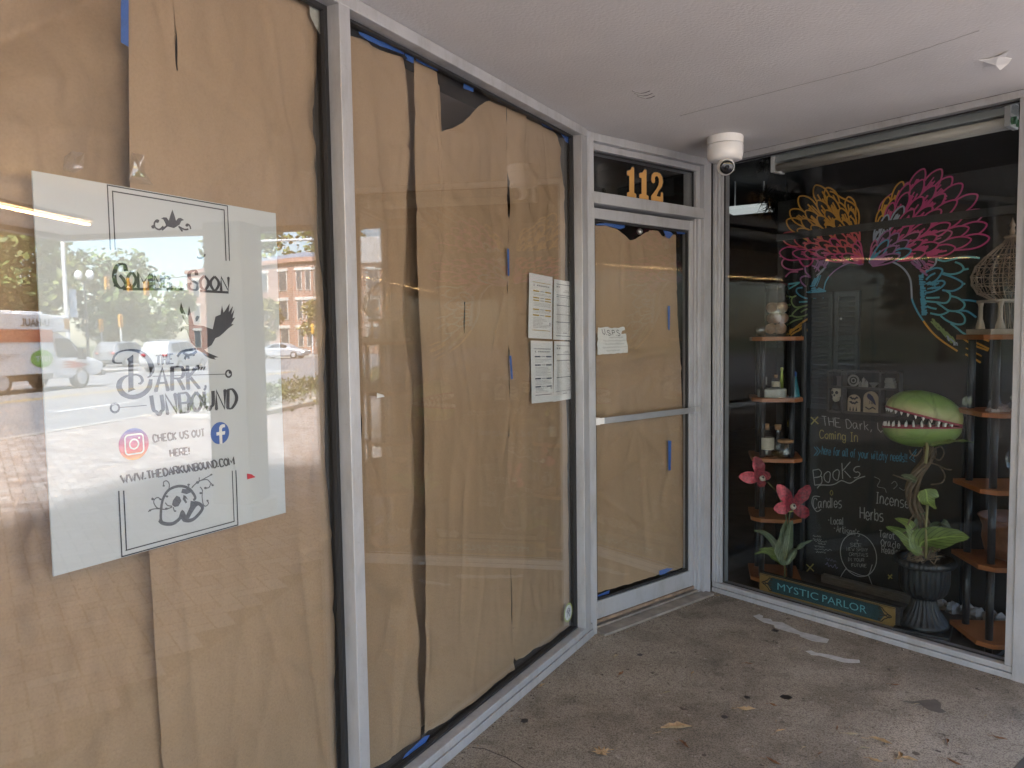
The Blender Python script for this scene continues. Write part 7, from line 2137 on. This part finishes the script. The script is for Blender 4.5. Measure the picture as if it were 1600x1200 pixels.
mb.build('green_burst', mat('leaf_green_print', (0.16, 0.40, 0.06), .5), tk)
mb = MB(); print_text(mb, lambda a, b: TF(.15 - .62 * a, yb + SGN * .008, 1.02 + .20 * b), "10'FT", .02); mb.build('size_lettering', M_TW, tk)
tq2([(-3.85, .95), (-2.6, .95), (-2.05, 1.35), (-2.3, 1.9), (-2.6, 2.25), (-3.85, 2.3)], mat('forest_print', (0.20, 0.25, 0.07), .6, var=.5, scale=6), 'landscape_print')
tq2([(-3.86, .96), (-2.75, .96), (-2.2, 1.30), (-2.6, 1.75), (-3.2, 1.9), (-3.86, 1.7)], mat('rock_print', (0.30, 0.22, 0.12), .6, var=.5, scale=9), 'landscape_print', yb + SGN * .005)
mb = MB()
for k in range(4): fbox(mb, TF, -2.1 + 0, -1.1 - .2 * k, min(yb, yb + SGN * .004), max(yb, yb + SGN * .004), 1.28 - .05 * k, 1.30 - .05 * k)
mb.build('caption_lines', M_INKG, tk)
M_RSW = mat('red_swoosh', (0.55, 0.10, 0.06), .45)
yc = SGN * .985
for k in range(3):
    tq2([(.75, .98 - .10 * k), (1.3, .99 - .08 * k), (1.75, .92 - .04 * k), (2.05, .86), (1.7, .84 - .04 * k), (1.25, .93 - .09 * k)], M_RSW, 'swoosh', yc + SGN * .003 * (k + 1))
tq2([(.95, 2.12), (1.20, 2.12), (1.20, 2.50), (.95, 2.50)], mat('amber_emblem', (0.50, 0.24, 0.02), .5), 'overhang_emblem', SGN * 1.024)
for x in (-.2, -1.5, -2.9):
    mb = MB(); fbox(mb, TF, x - .55, x + .45, -.8, .8, 2.622, 2.72); mb.build('roof_hatch', M_TW, tk, bevel=.04)
# signals, posts, poles and lamps
M_SIGY = mat('signal_yellow', (0.62, 0.33, 0.04), .5); M_POST = mat('pale_grey_post', (0.52, 0.53, 0.54), .5)
def signal(P, az, scale, label, post_to=None, group='yellow traffic signals'):
    o = thing('traffic_signal', P, label, 'traffic signal', group)
    f = Vector((math.cos(az), math.sin(az), 0)); s = Vector((-f.y, f.x, 0))
    h, w_ = 1.05 * scale, .34 * scale
    mb = MB(); mb.hexa([P + f * a + s * b + Vector((0, 0, c)) for c in (0, h) for a, b in ((-.1, -w_ / 2), (.1, -w_ / 2), (.1, w_ / 2), (-.1, w_ / 2))]); mb.build('housing', M_SIGY, o, bevel=.02)
    for k in range(3):
        c = P + f * .1 + Vector((0, 0, h * (k + .5) / 3))
        mb = MB(); mb.lathe(c, [(w_ * .36, 0), (w_ * .38, .12 * scale), (w_ * .34, .12 * scale), (w_ * .33, .01)], 14, axis=f); mb.build('visor', M_SIGY, o)
        mb = MB(); mb.lathe(c, [(w_ * .32, .0), (.0, .02)], 12, axis=f, cap=False); mb.build('lens', mat(('dull_red_lens', 'dull_amber_lens', 'dull_green_lens')[2 - k], ((.10, .01, .01), (.12, .06, .01), (.01, .08, .04))[2 - k], .2), o)
    if post_to is not None:
        mb = MB(); mb.tube([Vector((P.x, P.y, post_to)), Vector((P.x, P.y, P.z))], .07, 10); mb.build('post', M_POST, o)
    return o
face = math.atan2(-TD.y, -TD.x)
signal(ST(46.9, 37.5, 2.7), face + .6, .9, 'post mounted traffic signal nearer the moving truck', 0.0)
signal(ST(46.7, 39.0, 2.35), face + .6, .9, 'post mounted traffic signal beyond the nearer one', 0.0)
signal(ST(60.6, 28.5, 2.1), face - .4, .9, 'post mounted traffic signal by the silver saloon car', 0.0)
sigp = ((50.7, 41.4, 5.8), (51, 39.6, 5.6), (51.2, 38.3, 5.3))
for k, q in enumerate(sigp):
    signal(ST(*q), face + .5, 1.05, 'traffic signal hanging on the span wire, %s from the utility pole' % ('first', 'second', 'third')[k])
signal(ST(39.3, 18.4, 6.35), face - .8, 1.0, 'traffic signal at the end of the long mast arm')
ma = thing('mast_arm', ST(37.8, 8.9, 0), 'pale signal pole with a long arm over the road', 'pole')
mb = MB(); mb.tube([ST(37.8, 8.9, 0), ST(37.8, 8.9, 7.6)], .14, 12); mb.build('pole', M_POST, ma)
mb = MB(); mb.tube([ST(37.8, 8.9, 7.2), ST(38.6, 23.4, 7.5)], [.11, .06], 10); mb.build('arm', M_POST, ma)
up = thing('utility_pole', ST(41.1, 37.2, 0), 'pale utility pole with hanging street banners', 'pole')
mb = MB(); mb.tube([ST(41.1, 37.2, 0), ST(41.1, 37.2, 9.5)], [.17, .13], 12); mb.build('pole', M_POST, up)
mb = MB(); F_ = ST(32.5, 26.3, 0)
mb.wbox(WS, 41.4, 42.1, 3.3, 5.2, 37.18, 37.21); mb.build('banner', mat('blue_white_banner', (0.45, 0.52, 0.60), .7, var=.3, scale=3), up)
mb = MB(); mb.tube([ST(41.1, 37.2, 8.2), ST(50.7, 41.4, 6.95), ST(51.2, 38.3, 6.5), ST(58, 18, 8.6)], .03, 6); mb.build('span_wire', M_POLE, up)
lp = thing('street_lamp', ST(39.6, 34.5, 0), 'dark street lamp post with twin white globes', 'street lamp')
mb = MB(); mb.tube([ST(39.6, 34.5, 0), ST(39.6, 34.5, 5.5)], [.11, .07], 10); mb.build('post', M_POLE, lp)
for k in (-1, 1):
    mb = MB(); mb.ball(ST(39.6, 34.5 + .42 * k, 5.9), .25, .25, .33); g_ = mb.build('globe', mat('opal_globe', (0.75, 0.76, 0.76), .4), lp, smooth=True)
mb = MB(); mb.tube([ST(39.6, 34.08, 5.55), ST(39.6, 34.5, 5.35), ST(39.6, 34.92, 5.55)], .04, 8); mb.build('bracket', M_POLE, lp)

# brick corner building
M_RB = brick_mat('red_brick', (0.36, 0.17, 0.12), (0.30, 0.135, 0.095), (0.38, 0.34, 0.30), 1.0, 0.6, 0.2, 0.03, 0, .85, 'Object', R_(90))
bb = thing('brick_building', ST(76, 42, 0), 'three storey red brick corner building with pale window heads', 'building')
foot = [ST(81.5, 54.1), ST(72.2, 35.8), ST(71.8, 32), ST(76, 26), ST(98, 30), ST(96, 56)]
mb = MB(); mb.prism([Vector((q.x, q.y, -0.15)) for q in foot], (0, 0, 10.0)); mb.build('wall', M_RB, bb)
mb = MB(); c = sum(foot, Vector()) / 6
mb.prism([Vector((q.x, q.y, 9.86)) + (q - c).normalized() * .35 for q in foot], (0, 0, .45)); mb.build('cornice', mat('brick_cornice', (0.40, 0.24, 0.19), .8), bb)
mb = MB(); b_ = [Vector((q.x, q.y, 10.32)) for q in foot]; mb.add(b_ + [Vector((c.x, c.y, 12.2))], [(i, (i + 1) % 6, 6) for i in range(6)]); mb.build('roof', mat('slate_roof', (0.20, 0.23, 0.28), .6), bb)
M_HEAD = mat('pale_stone', (0.60, 0.58, 0.54), .8); M_WIN = mat('dark_pane', (0.10, 0.11, 0.12), .15)
def win_on(W_, u, z, w_=1.2, h=1.9):
    mb = MB(); mb.wbox(W_, u - w_ / 2 - .08, u + w_ / 2 + .08, z - .08, z + h + .08, .0, .06); fr = mb.build('window', M_LAMPW if False else M_HEAD, bb)
    mb = MB(); mb.wbox(W_, u - w_ / 2, u + w_ / 2, z, z + h, .061, .08); mb.build('pane', M_WIN, fr)
    mb = MB(); mb.wbox(W_, u - w_ / 2 - .25, u + w_ / 2 + .25, z + h + .081, z + h + .38, .0, .14); mb.build('lintel', M_HEAD, fr)
class WW:
    def __init__(s, a, b):
        s.o = a; s.d = (b - a).normalized(); s.n = Vector((s.d.y, -s.d.x, 0))
        if s.n.dot(a - c) < 0: s.n = -s.n
    def P(s, u, z, n): v = s.o + s.d * u + s.n * n; return Vector((v.x, v.y, z))
w_l, w_c, w_r = WW(foot[0], foot[1]), WW(foot[1], foot[2]), WW(foot[2], foot[3])
for z in (.9, 3.9, 7.0):
    for u in (2, 5.4, 8.8, 12.2, 15.6, 18.9): win_on(w_l, u, z)
    for u in (.8, 1.9, 3.0): win_on(w_c, u, z, .55)
    for u in (2, 5.2): win_on(w_r, u, z)
# small white shop on the near side, far along
ws = thing('white_shop', ST(64, 11, 0), 'small white shop with a red awning and a pointed gable far along the street', 'building')
WQ = Frame(66, 18.0, -.1, 0)
mb = MB(); fbox(mb, WQ, 0, 8, -4.2, 2.0, 0, 3.2); mb.build('wall', mat('white_render', (0.55, 0.53, 0.50), .8), ws)
mb = MB(); mb.prism([WQ(-.02, -4.0, 3.2), WQ(-.02, -.9, 3.2), WQ(-.02, -2.45, 5.6)], WQ.f * 7); mb.build('gable', mat('white_render', (0.55, 0.53, 0.50), .8), ws)
mb = MB(); mb.prism([WQ(-.03, -4.1, 3.0), WQ(-.03, -.7, 3.0), WQ(-.9, -.7, 2.3), WQ(-.9, -4.1, 2.3)], (0, 0, .06)); mb.build('awning', mat('red_awning', (0.50, 0.07, 0.06), .7), ws)
for y in (-3.2, -1.5, 0.8):
    mb = MB(); fbox(mb, WQ, -.05, -.001, y - .7, y + .7, .5, 2.2); mb.build('window', M_WIN, ws)
# planting bed
rb = random.Random(4)
pb_ = thing('hedge', ST(14, 7.9, 0), 'low leafy hedge in a planting bed beside the pavement', 'hedge')
mb = MB()
for k in range(5200):
    s_, t_ = rb.uniform(9.5, 20), rb.gauss(7.7, .45)
    h = .52 * (1 - ((t_ - 7.7) / 1.3) ** 2) + .08 * math.sin(s_ * 3)
    z = max(.03, rb.uniform(.1, 1) ** .5 * max(.1, h))
    p = ST(s_, t_, z); d = Vector((rb.gauss(0, 1), rb.gauss(0, 1), rb.gauss(.5, .8))).normalized(); s = d.cross(Vector((.2, .4, .9))).normalized()
    L = rb.uniform(.06, .12)
    mb.add([p, p + d * L * .5 + s * L * .3, p + d * L, p + d * L * .5 - s * L * .3], [(0, 1, 2, 3)])
mb.build('foliage', mat('hedge_leaf', (0.11, 0.13, 0.04), .6, var=.5, scale=3), pb_, recalc=False)
mb = MB(); mb.wbox(WS, 9.4, 20.1, 0, .10, 6.9, 8.5); mb.build('kerb_edging', M_KERB, pb_, bevel=.02)

# trees
M_BARK = mat('bark', (0.11, 0.09, 0.07), .9, var=.3, scale=6)
def tree_mesh(seed, H, Wd, n, leafL, mt, nm, P, label, group, trunk_h=.28):
    r = random.Random(seed)
    o = thing(nm, P, label, 'tree', group)
    mb = MB()
    top = P + Vector((0, 0, H * .62))
    mb.tube([P, P + Vector((.1, 0, H * .3)), top], [H * .028, H * .02, H * .007], 9)
    lobes = []
    for k in range(17):
        a = r.uniform(0, 6.283); zz = r.uniform(trunk_h, .92); rad = Wd * .5 * math.sin(math.pi * (zz - trunk_h + .12) / (1.18 - trunk_h)) * r.uniform(.35, .85)
        c = P + Vector((rad * math.cos(a), rad * math.sin(a), H * zz)); lobes.append((c, r.uniform(.11, .19) * Wd))
        mb.tube([P + Vector((0, 0, H * max(.15, zz - .22))), P.lerp(c, .5) + Vector((0, 0, H * .1)), c], [H * .009, H * .006, H * .002], 6)
    mb.build('trunk', M_BARK, o)
    mb = MB()
    for k in range(n):
        c, R0 = lobes[k % len(lobes)] if r.random() < .9 else (P + Vector((0, 0, H * .6)), Wd * .42)
        d = Vector((r.gauss(0, 1), r.gauss(0, 1), r.gauss(0, .8))).normalized()
        p = c + d * R0 * r.uniform(.45, 1.08) ** .7
        e = Vector((r.gauss(0, 1), r.gauss(0, 1), r.gauss(-.2, .7))).normalized(); s = e.cross(Vector((r.gauss(0, 1), r.gauss(0, 1), 1))).normalized()
        L = leafL * r.uniform(.6, 1.4)
        mb.add([p - e * L * .5, p + s * L * .28, p + e * L * .5, p - s * L * .28], [(0, 1, 2, 3)])
    mb.build('crown', mt, o, recalc=False)
    return o
M_LV1 = mat('olive_foliage', (0.16, 0.19, 0.045), .6, var=.5, scale=.35)
M_LV2 = mat('mid_green_foliage', (0.12, 0.175, 0.05), .6, var=.5, scale=.35)
M_LV3 = mat('yellowing_foliage', (0.24, 0.21, 0.06), .6, var=.4, scale=.4)
T1 = tree_mesh(3, 13, 11, 5200, .62, M_LV1, 'broadleaf_tree', ST(41, 43, -.15), 'tall olive green tree behind the box truck', 'trees across the road')
T2 = tree_mesh(9, 10, 9, 4200, .55, M_LV2, 'broadleaf_tree', ST(53, 43.0, -.15), 'rounded green tree behind the post mounted signals', 'trees across the road')
for k, (s_, t_, rz, sc_k, lb) in enumerate(((26, 37, 1.0, T1, 'olive green tree furthest to the rear of the box truck'), (46.5, 46, 2.1, T1, 'olive green tree right of the utility pole'), (14, 36, 3.0, T1, 'olive green tree at the far left of the road'), (35, 40, 4.0, T2, 'green tree in the second row behind the truck'), (68, 50, 1.7, T2, 'green tree at the far mouth of the side road'), (33, 48, 2.6, T1, 'olive green tree in the second row'), (4, 31, 5.0, T2, 'green tree opposite the shop entrance'), (-8, 33, 2.2, T1, 'olive green tree opposite the canopy'), (-20, 34, .6, T2, 'green tree opposite the far end of the canopy'))):
    copy_tree(sc_k, ST(s_, t_, -.15), rz, lb)
T3 = tree_mesh(21, 6.2, 4.6, 1800, .42, M_LV3, 'street_tree', ST(68, 30.8, -.15), 'small yellowing street tree before the brick building', None, .34)
copy_tree(T3, ST(63.5, 35.2, -.15), 1.1, 'green tree beside the brick building')
for q, rz, lb in (((104, 58), 2.0, 'tall tree rising behind the brick building'), ((103, 46), 4.4, 'tall tree behind the slate roof of the brick building')):
    copy_tree(T1, ST(*q, -.15), rz, lb).scale = (1.55, 1.55, 1.55)
